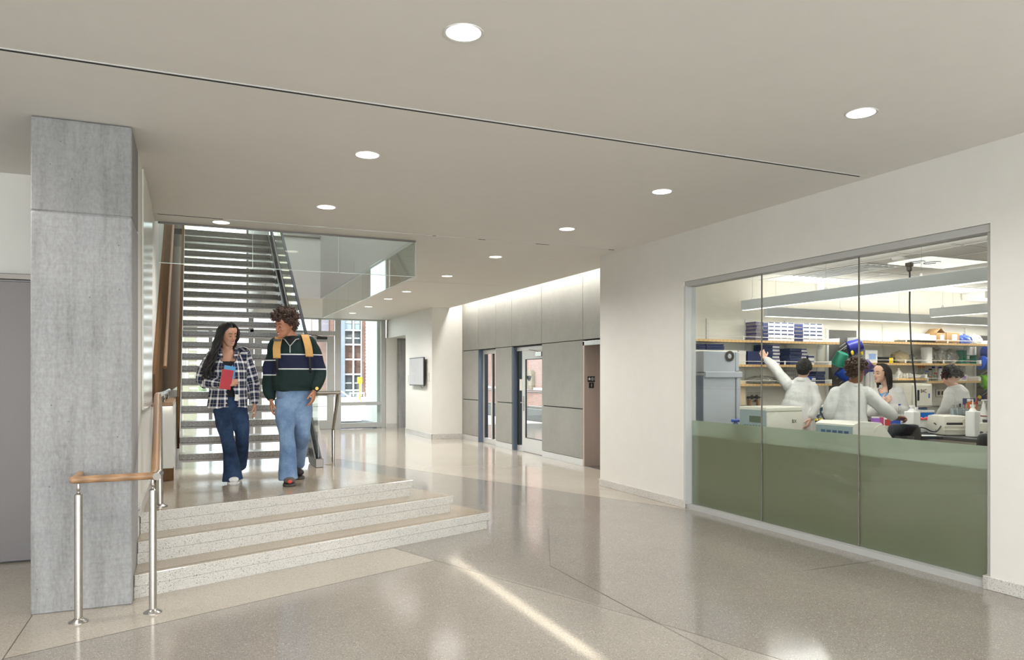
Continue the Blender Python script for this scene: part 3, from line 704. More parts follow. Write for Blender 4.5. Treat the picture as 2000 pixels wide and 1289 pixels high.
spots = [(1.25, 3.50, 'largest round downlight, nearest the camera above the foreground'), (1.25, 5.73, 'downlight above the entry steps, below the long ceiling slot'), (1.25, 7.66, 'downlight just in front of the stair opening slot, left row second from it'), (0.29, 8.89, 'small downlight between the slot and the glass baffle over the stairs'),
         (4.03, 3.53, 'large tilted-looking downlight in the right row nearest the lab window'), (4.03, 5.77, 'downlight in the right row just past the long ceiling slot'), (4.03, 7.68, 'third downlight of the right row, before the second ceiling slot'),
         (4.02, 9.88, 'fourth downlight of the right row, right of the glass baffle'), (4.02, 12.1, 'fifth downlight of the right row, right of the baffle corner'),
         (4.0, 14.65, 'sixth downlight of the right row, beyond the third slot'), (4.0, 16.2, 'seventh downlight of the right row, deep in the corridor'), (4.0, 18.2, 'eighth downlight of the right row, left of the television wall'), (4.0, 20.2, 'farthest small downlight close to the storefront')]
for i, (x, y, lab) in enumerate(spots):
    o = dl0 if i == 0 else copy_tree(dl0)
    o.location = (x, y, CE); o['label'] = lab; lamp(o)
for x, y, lab in ((-1.4, 3.5, 'downlight left of the concrete column, out of the picture'), (-1.4, 1.3, 'downlight behind the camera, far left'), (1.25, 1.3, 'downlight right above the camera'), (4.03, 1.3, 'downlight above the right wall, beside the camera'), (1.25, -1.0, 'downlight near the front glazing, left row'), (4.03, -1.0, 'downlight near the front glazing, right row'), (-1.4, 5.6, 'downlight before the grey sliding door')):
    o = copy_tree(dl0); o.location = (x, y, CE); o['label'] = lab; lamp(o)
# ================================================================== people
def remesh(b, voxel, smooth=3):
    me = bpy.data.meshes.new('body'); b.bm.to_mesh(me); b.bm.free()
    o = bpy.data.objects.new('body', me); C.objects.link(o)
    m = o.modifiers.new('r', 'REMESH'); m.mode = 'VOXEL'; m.voxel_size = voxel; m.adaptivity = 0
    if smooth:
        s = o.modifiers.new('s', 'SMOOTH'); s.factor = 0.5; s.iterations = smooth
    dg = bpy.context.evaluated_depsgraph_get(); dg.update()
    out = bpy.data.meshes.new_from_object(o.evaluated_get(dg))
    bpy.data.objects.remove(o); bpy.data.meshes.remove(me); out.shade_smooth(); return out
def coords_of(me):
    a = np.empty(len(me.vertices) * 3, np.float32); me.vertices.foreach_get('co', a); return a.reshape(-1, 3)
def wrinkle(me, amp, freq, seed=0, stretch=(1, 1, 1)):
    """soft cloth folds: displaced along the normals by a warped sum of sines"""
    r = np.random.default_rng(seed); co = coords_of(me) * np.array(stretch)
    nm = np.empty(len(me.vertices) * 3, np.float32); me.vertex_normals.foreach_get('vector', nm); nm = nm.reshape(-1, 3)
    w = np.zeros(len(co)); warp = np.sin(co @ r.normal(size=(3, 3)) * freq * .6)
    for k in range(6):
        d = r.normal(size=3); d /= np.linalg.norm(d)
        w += np.sin((co + 0.25 / freq * warp) @ d * freq * (0.7 + 0.35 * k) + r.uniform(0, 6.28)) / (1 + 0.5 * k)
    w = np.sign(w) * np.abs(w) ** 0.8
    co0 = coords_of(me) + nm * (amp * w / 2.2)[:, None]
    me.vertices.foreach_set('co', co0.astype(np.float32).ravel()); me.update()
def set_attr(me, name, arr):
    at = me.attributes.new(name, 'FLOAT_VECTOR', 'POINT'); at.data.foreach_set('vector', arr.astype(np.float32).ravel())
def cut(me, fn):
    """drop the faces whose centre satisfies fn (necklines, open shirt fronts)"""
    bm = bmesh.new(); bm.from_mesh(me)
    dead = [f for f in bm.faces if fn(f.calc_center_median())]
    bmesh.ops.delete(bm, geom=dead, context='FACES'); bm.to_mesh(me); bm.free(); me.update()
def crom(pts, rad, n=5):
    P = [Vector(p) for p in pts]; out = []
    for i in range(len(P) - 1):
        p0, p1, p2, p3 = P[max(i - 1, 0)], P[i], P[i + 1], P[min(i + 2, len(P) - 1)]
        for k in range(n):
            t = k / n
            q = 0.5 * ((2 * p1) + (p2 - p0) * t + (2 * p0 - 5 * p1 + 4 * p2 - p3) * t * t + (3 * p1 - p0 - 3 * p2 + p3) * t ** 3)
            ra, rb = rad[i], rad[i + 1]
            r = tuple(a + (b_ - a) * t for a, b_ in zip(ra, rb)) if isinstance(ra, tuple) else ra + (rb - ra) * t
            out.append((q, r))
    out.append((P[-1], rad[-1])); return out
def limb(b, pts, rad, n=5, seg=14, ends=True):
    b.rings(crom(pts, rad, n), seg)
    if ends:
        for p, r in ((pts[0], rad[0]), (pts[-1], rad[-1])):
            r = min(r) if isinstance(r, tuple) else r
            b.ball(p, r * 0.98, 2)
def head_matrix(c, yaw, pitch, roll):
    """head frame: face looks along -Y when all angles are zero; yaw>0 turns it to its own left (picture right)"""
    return Matrix.Translation(c) @ Matrix.Rotation(yaw, 4, 'Z') @ Matrix.Rotation(roll, 4, 'Y') @ Matrix.Rotation(pitch, 4, 'X')
HEAD = [(-.120, .018, -.078, -.040), (-.112, .034, -.088, -.022), (-.095, .046, -.092, .000), (-.070, .057, -.090, .035), (-.04, .065, -.090, .068), (-.01, .071, -.089, .084),
        (.02, .075, -.092, .093), (.05, .076, -.091, .096), (.075, .070, -.082, .090), (.095, .056, -.062, .072), (.108, .036, -.036, .046), (.114, .014, -.012, .02)]
def add_head(b, M, s=1.0, nose=1.0):
    t = bmesh.new(); rows = []; seg = 28
    for z, w, f, bk in HEAD:
        row = []
        for k in range(seg):
            a = 2 * math.pi * k / seg; cx, sy = math.cos(a), math.sin(a)
            e = 0.88
            x = w * math.copysign(abs(cx) ** e, cx); dep = bk if sy > 0 else -f
            mid = 0.0 if z > -0.06 else (f + bk) / 2
            y = mid + (dep - mid if sy > 0 else dep + mid) * math.copysign(abs(sy) ** e, sy)
            row.append(t.verts.new(M @ (Vector((x, y, z)) * s)))
        rows.append(row)
    for i in range(len(rows) - 1):
        for k in range(seg): t.faces.new((rows[i][k], rows[i][(k + 1) % seg], rows[i + 1][(k + 1) % seg], rows[i + 1][k]))
    t.faces.new(rows[0][::-1]); t.faces.new(rows[-1]); bmesh.ops.recalc_face_normals(t, faces=t.faces[:]); b._merge(t)
    P = lambda *v: M @ (Vector(v) * s)
    b.rings([(P(0, -.088, .012), .006 * s), (P(0, -.098, -.005), .0075 * s), (P(0, -.109 * nose, -.026), .0105 * s), (P(0, -.106, -.036), .010 * s), (P(0, -.092, -.042), .006 * s)], 12)
    for q in (-1, 1):
        b.ball(P(q * .0125, -.095, -.036), .0085 * s, 1)
        b.ball(P(q * .034, -.068, -.030), .019 * s, 2)
        b.rings([(P(q * .012, -.089, .024), .006 * s), (P(q * .032, -.086, .027), .007 * s), (P(q * .052, -.071, .020), .006 * s)], 10)
        b.rings([(P(q * .074, .004, .022), .009 * s), (P(q * .082, .016, .018), .010 * s), (P(q * .082, .018, -.004), .009 * s), (P(q * .075, .008, -.030), .008 * s), (P(q * .073, .0, -.01), .007 * s), (P(q * .074, .004, .022), .007 * s)], 8)
    b.ball(P(0, -.083, -.100), .019 * s, 2)
    b.rings([(P(-.022, -.086, -.064), .006 * s), (P(0, -.094, -.060), .008 * s), (P(.022, -.086, -.064), .006 * s)], 10)
    b.rings([(P(-.018, -.085, -.074), .006 * s), (P(0, -.092, -.075), .008 * s), (P(.018, -.085, -.074), .006 * s)], 10)
def add_hand(b, wrist, d, n, side, curl=(0.35, 0.4, 0.45, 0.5), s=1.0, thumb_out=0.7, spread=0.06):
    """palm, four unequal bent fingers and a thumb off the side of the palm; d: finger direction, n: palm normal (the way fingers curl), side: towards the thumb"""
    d = Vector(d).normalized(); n = (Vector(n) - d * Vector(n).dot(d)).normalized(); t = (Vector(side) - d * Vector(side).dot(d) - n * Vector(side).dot(n)).normalized()
    w = Vector(wrist)
    b.rings([(w - d * .03 * s, (.023 * s, .020 * s)), (w + d * .01 * s, (.024 * s, .021 * s))], 12)
    for k, off in enumerate((.030, .010, -.010, -.029)):
        kn = w + d * ((.088, .094, .089, .079)[k] * s) + t * (off * s)
        b.rings([(w + t * (off * .55 * s), .015 * s), (w + d * .045 * s + t * (off * .9 * s), .0145 * s), (kn, .0112 * s)], 8)
        L = (.068, .076, .071, .056)[k] * s; dd = (d + t * (spread * (1.5 - k))).normalized(); p = kn; ang = 0; path = [(p, .0100 * s)]
        for j, f in enumerate((.46, .31, .23)):
            ang += curl[k] * (0.8, 1.0, 0.7)[j]
            p = p + (dd * math.cos(ang) + n * math.sin(ang)) * (L * f); path.append((p, (.0092, .0084, .0070)[j] * s))
        b.rings(path, 8); b.ball(path[0][0], .0104 * s, 1); b.ball(path[-1][0], .0071 * s, 1)
    p0 = w + d * .02 * s + t * .022 * s; p1 = p0 + (d * .62 + t * thumb_out + n * .25).normalized() * .042 * s; p2 = p1 + (d * .8 + t * .35 + n * .4).normalized() * .032 * s; p3 = p2 + (d * .9 + t * .05 + n * .55).normalized() * .024 * s
    b.rings([(p0, .0145 * s), (p1, .0118 * s), (p2, .0100 * s), (p3, .0078 * s)], 8); b.ball(p3, .008 * s, 1)

def skin_mat(name, rgb):
    t = NT(name); v = t.coords('Object'); n = t.noise(v, 18, 3); c = lin(rgb)
    r = t.ramp(n.outputs['Fac'], [(0.3, tuple(x * .9 for x in c[:3]) + (1,)), (0.7, tuple(min(1, x * 1.07) for x in c[:3]) + (1,))])
    t.set(r.outputs['Color'], 0.5); t.p.inputs['Subsurface Weight'].default_value = 0.08; t.p.inputs['Subsurface Radius'].default_value = (.02, .008, .004); return t.m
def folds(t, fine, fs, big=9.0, strength=0.55, dist=0.02):
    n = t.noise(t.coords('Object', (1, 1, .6)), big, 3, 0.5); n.inputs['Distortion'].default_value = 1.2
    h = t.math('ADD', n.outputs['Fac'], t.math('MULTIPLY', fine, fs)); t.bump(h, strength, dist)
def cloth(name, rgb, var=0.1, scale=9, bump=0.25, bscale=220, rough=0.9):
    t = NT(name); v = t.coords('Object'); n = t.noise(v, scale, 4); w = t.noise(v, bscale, 2); c = lin(rgb)
    r = t.ramp(n.outputs['Fac'], [(0.3, tuple(x * (1 - var) for x in c[:3]) + (1,)), (0.7, tuple(min(1, x * (1 + var)) for x in c[:3]) + (1,))])
    t.set(r.outputs['Color'], rough, spec=0.2); folds(t, w.outputs['Fac'], .04); return t.m
def denim(name, dark, light, lo=0.35, hi=0.72):
    t = NT(name); v = t.coords('Object'); n = t.noise(v, 4.2, 5, 0.6); f = t.noise(t.coords('Object', (1, 1, .35)), 160, 3, .7)
    mix = t.math('ADD', t.math('MULTIPLY', n.outputs['Fac'], 0.75), t.math('MULTIPLY', f.outputs['Fac'], 0.25))
    r = t.ramp(mix, [(lo, lin(dark)), (hi, lin(light))]); t.set(r.outputs['Color'], 0.88, spec=0.2); folds(t, f.outputs['Fac'], .05, 11); return t.m
def plaid():
    t = NT('plaid_flannel'); at = t.add('ShaderNodeAttribute', attribute_name='pat'); sep = t.add('ShaderNodeSeparateXYZ'); t.link(at.outputs['Vector'], sep.inputs[0])
    black, navy, white, greyw = lin((26, 26, 32)), lin((42, 50, 78)), lin((244, 242, 244)), lin((176, 172, 164))
    def stripes(sock, per):
        f = t.math('FRACT', t.math('DIVIDE', sock, per))
        return t.ramp(f, [(0.0, navy), (0.20, black), (0.25, white), (0.50, black), (0.55, navy), (0.70, black), (0.78, greyw), (0.84, black), (0.92, navy)], 'CONSTANT').outputs['Color']
    c = t.mix(0.5, stripes(sep.outputs['X'], 0.084), stripes(sep.outputs['Z'], 0.092))
    n = t.noise(t.coords('Object'), 240, 2); t.set(c, 0.9, spec=0.15); folds(t, n.outputs['Fac'], .04, 12); return t.m
def striped_sweat():
    t = NT('striped_sweatshirt'); at = t.add('ShaderNodeAttribute', attribute_name='pat'); sep = t.add('ShaderNodeSeparateXYZ'); t.link(at.outputs['Vector'], sep.inputs[0])
    g, nv, w = lin((34, 49, 47)), lin((40, 44, 66)), lin((214, 216, 216))
    f = t.math('MULTIPLY_ADD', sep.outputs['X'], 0.25, 0.375)     # 0 -> 0.375, 1 -> 0.625
    r = t.ramp(f, [(0, g), (.367, w), (.386, nv), (.616, w), (.635, g)], 'CONSTANT')
    n = t.noise(t.coords('Object'), 200, 2); t.set(r.outputs['Color'], 0.9, spec=0.15); folds(t, n.outputs['Fac'], .04, 8, .7, .03); return t.m
m_skin_w = skin_mat('skin_light_brown', (196, 148, 122)); m_skin_m = skin_mat('skin_tan', (178, 124, 96)); m_skin_p = skin_mat('skin_pale', (222, 180, 158)); m_skin_d = skin_mat('skin_deep', (132, 88, 66))
m_hair_b = plain('black_hair', (20, 17, 17), 0.62, var=0.3, scale=30); m_hair_br = plain('brown_hair', (62, 42, 32), 0.5, var=0.4, scale=40); m_hair_d = plain('dark_hair', (36, 31, 30), 0.5, var=0.3, scale=30)
m_eye = plain('eye_white', (226, 222, 216), 0.2); m_iris = plain('dark_iris', (30, 20, 16), 0.15); m_lip = plain('lip_colour', (176, 92, 86), 0.4); m_teeth = plain('teeth', (238, 234, 226), 0.25)
m_coat = cloth('white_lab_coat', (212, 211, 208), 0.03, 6, 0.2)

class Person:
    def __init__(s, label, px0, depth, z0, s_=1.0):
        a = ray(px0, HORIZON); h = Vector((a.x, a.y, 0)); s.f = h.normalized(); s.r = Vector((s.f.y, -s.f.x, 0)); s.O = Vector((a.x * depth, a.y * depth, 0)); s.z0 = z0
        s.root = link('person', None, loc=(s.O.x, s.O.y, z0)); s.root.rotation_euler.z = math.atan2(-s.f.x, s.f.y)
        tag(s.root, label, 'person'); s.k = s_
    def P(s, px, py, off=0.0):
        """picture point -> person's own frame (x to picture right, y away from camera, z up), `off` metres behind the body plane"""
        a = ray(px, py); t = (s.O.dot(s.f) + off) / (a.x * s.f.x + a.y * s.f.y)
        return Vector(((Vector((a.x * t, a.y * t, 0)) - s.O).dot(s.r), off, HCAM + a.z * t - s.z0))
    def part(s, name, me, mat, parent=None, label=None):
        if isinstance(me, B): me = me.mesh(name, (0, 0, 0), True, 40)
        me.name = name; o = link(name, me, mat, parent or s.root)
        if label: o['label'] = label
        return o
    def face(s, M, skin, k=1.0, smile=True, down=True, brow=m_hair_b):
        P = lambda *v: M @ (Vector(v) * k)
        for q in (-1, 1):
            b = B(); b.ball(P(q * .031, -.0790, .004), .0125 * k, 2, rot=M.to_3x3()); e = s.part('eye', b, m_eye)
            b = B(); b.ball(P(q * .031, -.0885, .0005), .0048 * k, 2); s.part('iris', b, m_iris, e)
            b = B(); b.ball(P(q * .031, -.0788, .0125 if not down else .0065), .0137 * k, 2, (1.05, 1, .62 if not down else .78), M.to_3x3()); s.part('eyelid', b, skin, e)
            b = B(); b.rings([(P(q * .016, -.0895, -.001), .0012 * k), (P(q * .031, -.0935, -.004 if down else .0055), .0022 * k), (P(q * .047, -.083, -.001), .0014 * k)], 6); s.part('lashes', b, m_hair_b, e)
            b = B(); b.rings([(P(q * .012, -.0945, .0255), .0028 * k), (P(q * .030, -.0935, .0325), .0036 * k), (P(q * .050, -.077, .027), .0020 * k)], 8); s.part('eyebrow', b, brow)
        b = B(); b.rings([(P(-.024, -.0855, -.061), .003 * k), (P(-.008, -.0985, -.0600), .0052 * k), (P(.008, -.0985, -.0600), .0052 * k), (P(.024, -.0855, -.061), .003 * k)], 8)
        b.rings([(P(-.024, -.0855, -.062), .003 * k), (P(0, -.0965, -.0775), .0062 * k), (P(.024, -.0855, -.062), .003 * k)], 8); lip = s.part('lips', b, m_lip)
        if smile:
            b = B(); b.rings([(P(-.019, -.0905, -.0655), .0022 * k), (P(0, -.0985, -.0685), .0052 * k), (P(.019, -.0905, -.0655), .0022 * k)], 8); s.part('teeth', b, m_teeth, lip)

def curls(M, n, seed, k=1.0, r0=.015, r1=.024, loft=.03, front=-.045, low=-.06, hgt=1.0):
    """a mop of curls: overlapping lumps and looped locks over the scalp (head frame)"""
    r = np.random.default_rng(seed); b = B()
    for i in range(n):
        while True:
            v = r.normal(size=3); v /= np.linalg.norm(v)
            p = Vector((v[0] * .078, .006 + v[1] * .098, .022 + v[2] * .098))
            if p.z < low or (p.y < front and p.z < .062) or (abs(p.x) > .05 and p.y < -.01 and p.z < .03) or (p.z < .0 and p.y < .045): continue
            break
        d = Vector(v); q = p + d * r.uniform(0, loft) * (hgt if p.z > .03 else .6)
        rad = r.uniform(r0, r1)
        b.ball(M @ (q * k), rad * k, 1)
        if i % 2 == 0:
            t = d.orthogonal().normalized(); t = Matrix.Rotation(r.uniform(0, 6.28), 3, d) @ t; u = d.cross(t)
            c = q + d * rad * .7; R_ = r.uniform(.010, .017)
            b.rings([(M @ ((c + (t * math.cos(a) + d * math.sin(a)) * R_ + u * (a * .004)) * k), .0042 * k) for a in np.linspace(-.6, 4.2, 8)], 5)
    return b

def torso(b, hip, waist, chest, sh, neck, k=1.0, g=0.0, tw=(.158, .128, .152, .150), dp=(.112, .094, .112, .085)):
    limb(b, [hip - Vector((0, 0, .07 * k)), hip, waist, chest, sh, neck],
         [(tw[0] * .85 * k + g, dp[0] * .85 * k + g), (tw[0] * k + g, dp[0] * k + g), (tw[1] * k + g, dp[1] * k + g), (tw[2] * k + g, dp[2] * k + g), (tw[3] * k * .9 + g, dp[3] * k + g), (.058 * k + g * .6, .058 * k + g * .6)], 5, 24, False)

# ---------------------------------------------------------------- woman in plaid
LZ = 3 * R
pw = Person('woman with long black hair in a plaid shirt and dark flared jeans, holding books', 448, 7.52, LZ)
P = pw.P
hd = P(445.5, 651.5, -.01); MW = head_matrix(hd, math.radians(32), math.radians(20), math.radians(-6)); kw = 0.97
neck = P(445, 681, .03); sh = P(444, 691, .035); chest = P(446, 715, .01); waist = P(449, 757, .01); hip = P(449, 790, .02)
sL, sR = P(415, 693, .03), P(478, 690, .04); eL, eR = P(398, 742, .0), P(494, 745, .06); wL, wR = P(438, 749, -.16), P(497, 786, .0)
hL, hR = P(434, 797, .0), P(465, 797, .03); kL, kR = P(444, 855, -.07), P(473, 852, .02); aL, aR = P(455, 930, -.08), P(467, 902, .36)
b = B(); torso(b, hip, waist, chest, sh, neck, .80)
limb(b, [neck - Vector((0, 0, .02)), MW @ Vector((0, .02, -.07))], [.05, .047], 3)
add_head(b, MW, kw, .98)
for s_, e_, w_ in ((sL, eL, wL), (sR, eR, wR)): limb(b, [s_ + Vector((0, 0, -.02)), e_, w_], [.034, .032, .024])
limb(b, [hL, kL, aL], [.06, .045, .032]); limb(b, [hR, kR, aR], [.06, .045, .032])
limb(b, [aL + Vector((0, 0, .02)), aL + Vector((.0, -.07, -.02))], [.035, .03]); limb(b, [aR, aR + Vector((0, .02, -.05))], [.03, .028])
add_hand(b, P(441, 749, -.185), (1, -.15, .12), (.15, .8, -.2), (.0, -.2, 1), (0.75, 0.8, 0.85, .9), .92, .7)
add_hand(b, P(497, 789, -.005), (.12, -.12, -1), (-.9, .1, 0), (.15, -1, .1), (0.35, 0.4, 0.5, .55), .92)
pw.part('body', remesh(b, .0042, 3), m_skin_w)
pw.face(MW, m_skin_w, kw, True, True)
# black top, seen in the open front
b = B(); torso(b, hip + Vector((0, 0, .03)), waist, chest, sh - Vector((0, 0, .06)), sh - Vector((0, 0, .04)), .93, .007); me = remesh(b, .008, 3)
cut(me, lambda c: c.z > P(449, 706).z and c.y < .03); pw.part('tank_top', me, plain('black_jersey', (22, 22, 26), .85))
b = B(); b.box(-.018, .018, -.136, -.130, P(449, 787).z, P(449, 775).z, .002, rot=Matrix.Rotation(.12, 3, 'Y')); 
o_ = pw.part('shirt_tail', b, plain('white_lining', (226, 222, 218), .8)); o_.location = P(462, 775, .0) - Vector((0, 0, P(449, 780).z)); 
# flannel shirt
b = B()
limb(b, [P(444, 799, .02), P(445, 782, .02), P(446, 755, .015), P(446, 720, .01), P(445, 696, .035), P(445, 683, .04)],
     [(.205, .165), (.196, .155), (.178, .142), (.172, .138), (.150, .105), (.066, .066)], 6, 30, False)
limb(b, [sL + Vector((.02, 0, -.005)), eL, P(435, 749, -.15)], [.078, .070, .046], 6, 16)
limb(b, [sR + Vector((-.02, 0, -.005)), eR, P(497, 783, .0)], [.078, .068, .050], 6, 16)
sm = remesh(b, .006, 4); wrinkle(sm, .010, 26, 3)
zt, zb = P(445, 700).z, P(445, 800).z
def open_front(c):
    xo = P(447, 730).x + .03 * (P(447, 720).z - c.z)
    if c.y > -.02: return False
    if abs(c.x) < .25 and c.z > P(447, 688).z and c.y < .0 and abs(c.x - xo) < .055: return True
    wdt = .010 + max(0.0, (c.z - P(447, 722).z)) * .62 if c.z > P(447, 722).z else .012 + (P(447, 722).z - c.z) * .085
    if c.z < P(447, 745).z: xo += .02 * (P(447, 745).z - c.z) / .2
    return abs(c.x - xo) < wdt
cut(sm, open_front); cut(sm, lambda c: c.y < .01 and c.z > P(447, 685.5).z); cut(sm, lambda c: c.z < P(445, 799).z + .035 * math.sin(c.x * 9 + 1.3) and abs(c.x) < .24 and c.z < P(445, 794).z and (c - P(497, 786, 0)).length > .09)
co = coords_of(sm); segs = [(sL, eL), (eL, wL), (sR, eR), (eR, wR)]
def limb_pat(co, segs, tors_r=.17, bias=.078):
    out = np.zeros_like(co); out[:, 0] = np.arctan2(co[:, 0], -co[:, 1]) * tors_r; out[:, 2] = co[:, 2]
    best = np.sqrt((co[:, 0] / .178) ** 2 + ((co[:, 1] - .01) / .143) ** 2); tot = 0
    for i, (a, e) in enumerate(segs):
        a = np.array(a); e = np.array(e); d = e - a; L = np.linalg.norm(d); d = d / L; rel = co - a; t = rel @ d; tc = np.clip(t, 0.03, L + .03)
        perp = rel - np.outer(t, d); q = np.linalg.norm(rel - np.outer(tc, d), axis=1) / (.074 if i % 2 == 0 else .062); u = np.cross(d, [0, 1, 0]); u /= np.linalg.norm(u); v = np.cross(d, u)
        if i % 2 == 0: tot = 0
        m = q < best; best[m] = q[m]
        out[m, 0] = np.arctan2(perp[m] @ v, perp[m] @ u) * .075; out[m, 2] = -(tot + t[m]); tot += L
    return out
set_attr(sm, 'pat', limb_pat(co, segs))
m_plaid = plaid(); so = pw.part('flannel_shirt', sm, m_plaid); md = so.modifiers.new('t', 'SOLIDIFY'); md.thickness = .004; md.offset = -1
b = B(); c0 = P(446, 682)
for q in (-1, 1):
    pts = [Vector((c0.x + q * .058, .055, c0.z + .020)), Vector((c0.x + q * .070, -.005, c0.z + .012)), Vector((c0.x + q * .060, -.065, c0.z - .028)), Vector((c0.x + q * .050, -.108, c0.z - .085))]
    out_ = [p + Vector((q * (.030 if k_ < 3 else .026), -.016 if k_ < 3 else -.012, -.046 + .006 * k_)) for k_, p in enumerate(pts)]
    t = bmesh.new(); A_ = [t.verts.new(p) for p, _ in crom(pts, [1.] * 4, 5)]; B_ = [t.verts.new(p) for p, _ in crom(out_, [1.] * 4, 5)]
    for k_ in range(len(A_) - 1): t.faces.new((A_[k_], A_[k_ + 1], B_[k_ + 1], B_[k_]))
    b._merge(t)
cm = b.mesh('collar'); set_attr(cm, 'pat', coords_of(cm) * np.array([1.3, 1, 1.3])); co_ = pw.part('collar', cm, m_plaid, so); md = co_.modifiers.new('t', 'SOLIDIFY'); md.thickness = .006
for py in (721, 736, 752, 768, 786):
    b = B(); q = P(447, py); xo = P(447, 730).x + .03 * (P(447, 720).z - q.z) - .035; b.cyl((xo, -.155, q.z), (xo, -.162, q.z), .006, None, 10); pw.part('button', b, m_eye, so)
# jeans with flared hems
b = B(); limb(b, [hip + Vector((0, 0, .10)), hip, hip - Vector((0, 0, .09))], [(.145, .105), (.165, .122), (.13, .105)], 5, 22)
limb(b, [hL, P(439, 825, -.03), kL, P(450, 890, -.07), P(455, 938, -.085)], [.096, .086, .066, .072, .102], 6, 18, False)
limb(b, [hR, P(470, 825, .03), kR, P(472, 878, .17), P(466, 908, .40)], [.096, .086, .066, .066, .09], 6, 18, False)
jm = remesh(b, .009, 4); wrinkle(jm, .006, 30, 5, (1, 1, .8)); m_jw = denim('dark_denim', (24, 36, 58), (62, 84, 116)); pw.part('jeans', jm, m_jw)
def shoe(p, heel, toe, mat, solemat, name, k=1.0, z=0.0):
    """low trainer: rounded upper, separate sole, laces"""
    h = Vector((heel.x, heel.y, z)); t = Vector((toe.x, toe.y, toe.z if z == 0 else z)); d = (t - h); L = d.length; d.normalize(); sd = Vector((d.y, -d.x, 0)).normalized()
    b = B(); limb(b, [h + Vector((0, 0, .045)), h + d * L * .3 + Vector((0, 0, .05)), h + d * L * .65 + Vector((0, 0, .042)), h + d * L * .93 + Vector((0, 0, .035))], [(.034 * k, .045), (.036 * k, .048), (.043 * k, .036), (.034 * k, .026)], 5, 16)
    u = p.part(name, remesh(b, .006, 3), mat)
    b = B(); b.prism([h - d * .03 + sd * .03 * k, h + d * L * .4 + sd * .038 * k, h + d * L * .75 + sd * .047 * k, h + d * (L + .0) + sd * .032 * k, h + d * (L + .02), h + d * L - sd * .032 * k, h + d * L * .75 - sd * .047 * k, h + d * L * .4 - sd * .038 * k, h - d * .03 - sd * .03 * k], z + .001, z + .028, .005)
    p.part('sole', b, solemat, u)
    for j in range(4):
        c = h + d * L * (.42 + .1 * j) + Vector((0, 0, .088 - .006 * j)); b = B(); b.tube([c - sd * .02, c + Vector((0, 0, .006)), c + sd * .02], .003, 6); p.part('lace', b, solemat, u)
m_white_shoe = plain('white_trainer', (232, 232, 230), .5); m_white_sole = plain('white_sole', (222, 222, 220), .6)
shoe(pw, P(454, 936, .0), P(457, 944, -.20), m_white_shoe, m_white_sole, 'shoe', 1.3)
b = B(); q = P(467, 905, .38); limb(b, [q + Vector((0, .05, .0)), q + Vector((0, .03, -.09))], [(.04, .03), (.034, .04)], 4, 14); pw.part('shoe', remesh(b, .007, 2), m_white_shoe)
# hair: cap and wavy locks
b = B(); t = bmesh.new(); bmesh.ops.create_icosphere(t, subdivisions=4, radius=1)
for v in t.verts:
    q = Vector((v.co.x * .086, .010 + v.co.y * .104, .024 + v.co.z * .102))
    if q.y < -.028 and q.z < .082 - .35 * abs(q.x): q = Vector((q.x * .8, q.y * .7, q.z))
    v.co = MW @ (q * kw)
b._merge(t); r = np.random.default_rng(11)
for i in range(190):
    ph = r.uniform(-1.95, 1.95); back = math.cos(ph); side = math.sin(ph)      # 0 = back of the head
    p0 = Vector((side * .022, -.045 + back * .03 + r.uniform(-.02, .03), .118)); p1 = Vector((side * .090, -.012 + back * .108, .045)); p2 = Vector((side * .098, .012 + back * .105, -.05))
    ln = r.uniform(.22, .36); left = side < .15
    if left: p3 = Vector((side * .12 - .035, .01 + back * .08, -.17)); p4 = Vector((side * .15 - .085 + r.normal() * .02, -.0 + back * .06, -.17 - ln * .5)); p5 = Vector((side * .16 - .12 + r.normal() * .025, -.03 + back * .04, -.15 - ln * .85))
    else: p3 = Vector((side * .09, .04 + back * .07, -.12)); p4 = Vector((side * .075 + r.normal() * .015, .07 + back * .05, -.12 - ln * .3)); p5 = Vector((side * .09 + r.normal() * .02, .07 + back * .05, -.12 - ln * .5))
    pr = crom([p0, p1, p2, p3, p4, p5], [.008, .012, .0125, .0115, .009, .003], 4); f1, f2, am = r.uniform(0, 6), r.uniform(0, 6), r.uniform(.010, .020)
    Rm = MW.to_3x3(); q0 = []
    for j, (p, rr) in enumerate(pr):
        hang = min(1, j / 12)
        pt = MW @ (p * kw); straight = MW.translation + (MW.to_3x3() @ Vector((p.x, p.y, 0)) + Vector((0, 0, p.z))) * kw
        pt = pt.lerp(straight, hang) + Vector((math.sin(j * .8 + f1), math.cos(j * .8 + f2), 0)) * am * hang
        q0.append((pt, rr))
    b.rings(q0, 6)
pw.part('hair', b, m_hair_b)
# neat necklace left out of the label; books in the hand are things of their own
RZ = Matrix.Rotation(pw.root.rotation_euler.z, 4, 'Z'); WW = Matrix.Translation(pw.root.location) @ RZ
def book(name, label, c, w, h, th, rot, mat):
    ct = WW @ c; t = link(name, None, loc=ct); t.rotation_euler = (Matrix.Rotation(pw.root.rotation_euler.z, 3, 'Z') @ rot).to_euler(); tag(t, label, 'book')
    for nm, y0, y1, ins, m in (('front_cover', -th / 2, -th / 2 + .003, 0, mat), ('pages', -th / 2 + .003, th / 2 - .003, .004, m_teeth), ('back_cover', th / 2 - .003, th / 2, 0, mat)):
        b = B(); b.box(-w / 2, w / 2 - ins, y0, y1, -h / 2 + ins, h / 2 - ins); o = link(nm, b.mesh(nm, smooth=False), m, t)
rot = Matrix.Rotation(.16, 3, 'Y') @ Matrix.Rotation(.25, 3, 'Z')
book('notebook', 'red notebook held against the plaid shirt', P(442, 741, -.212), .108, .195, .016, rot, plain('red_cover', (176, 24, 40), .45))
book('notebook', 'blue notebook tucked behind the red one', P(446.5, 733, -.188), .108, .190, .016, rot, plain('blue_cover', (72, 150, 200), .45))

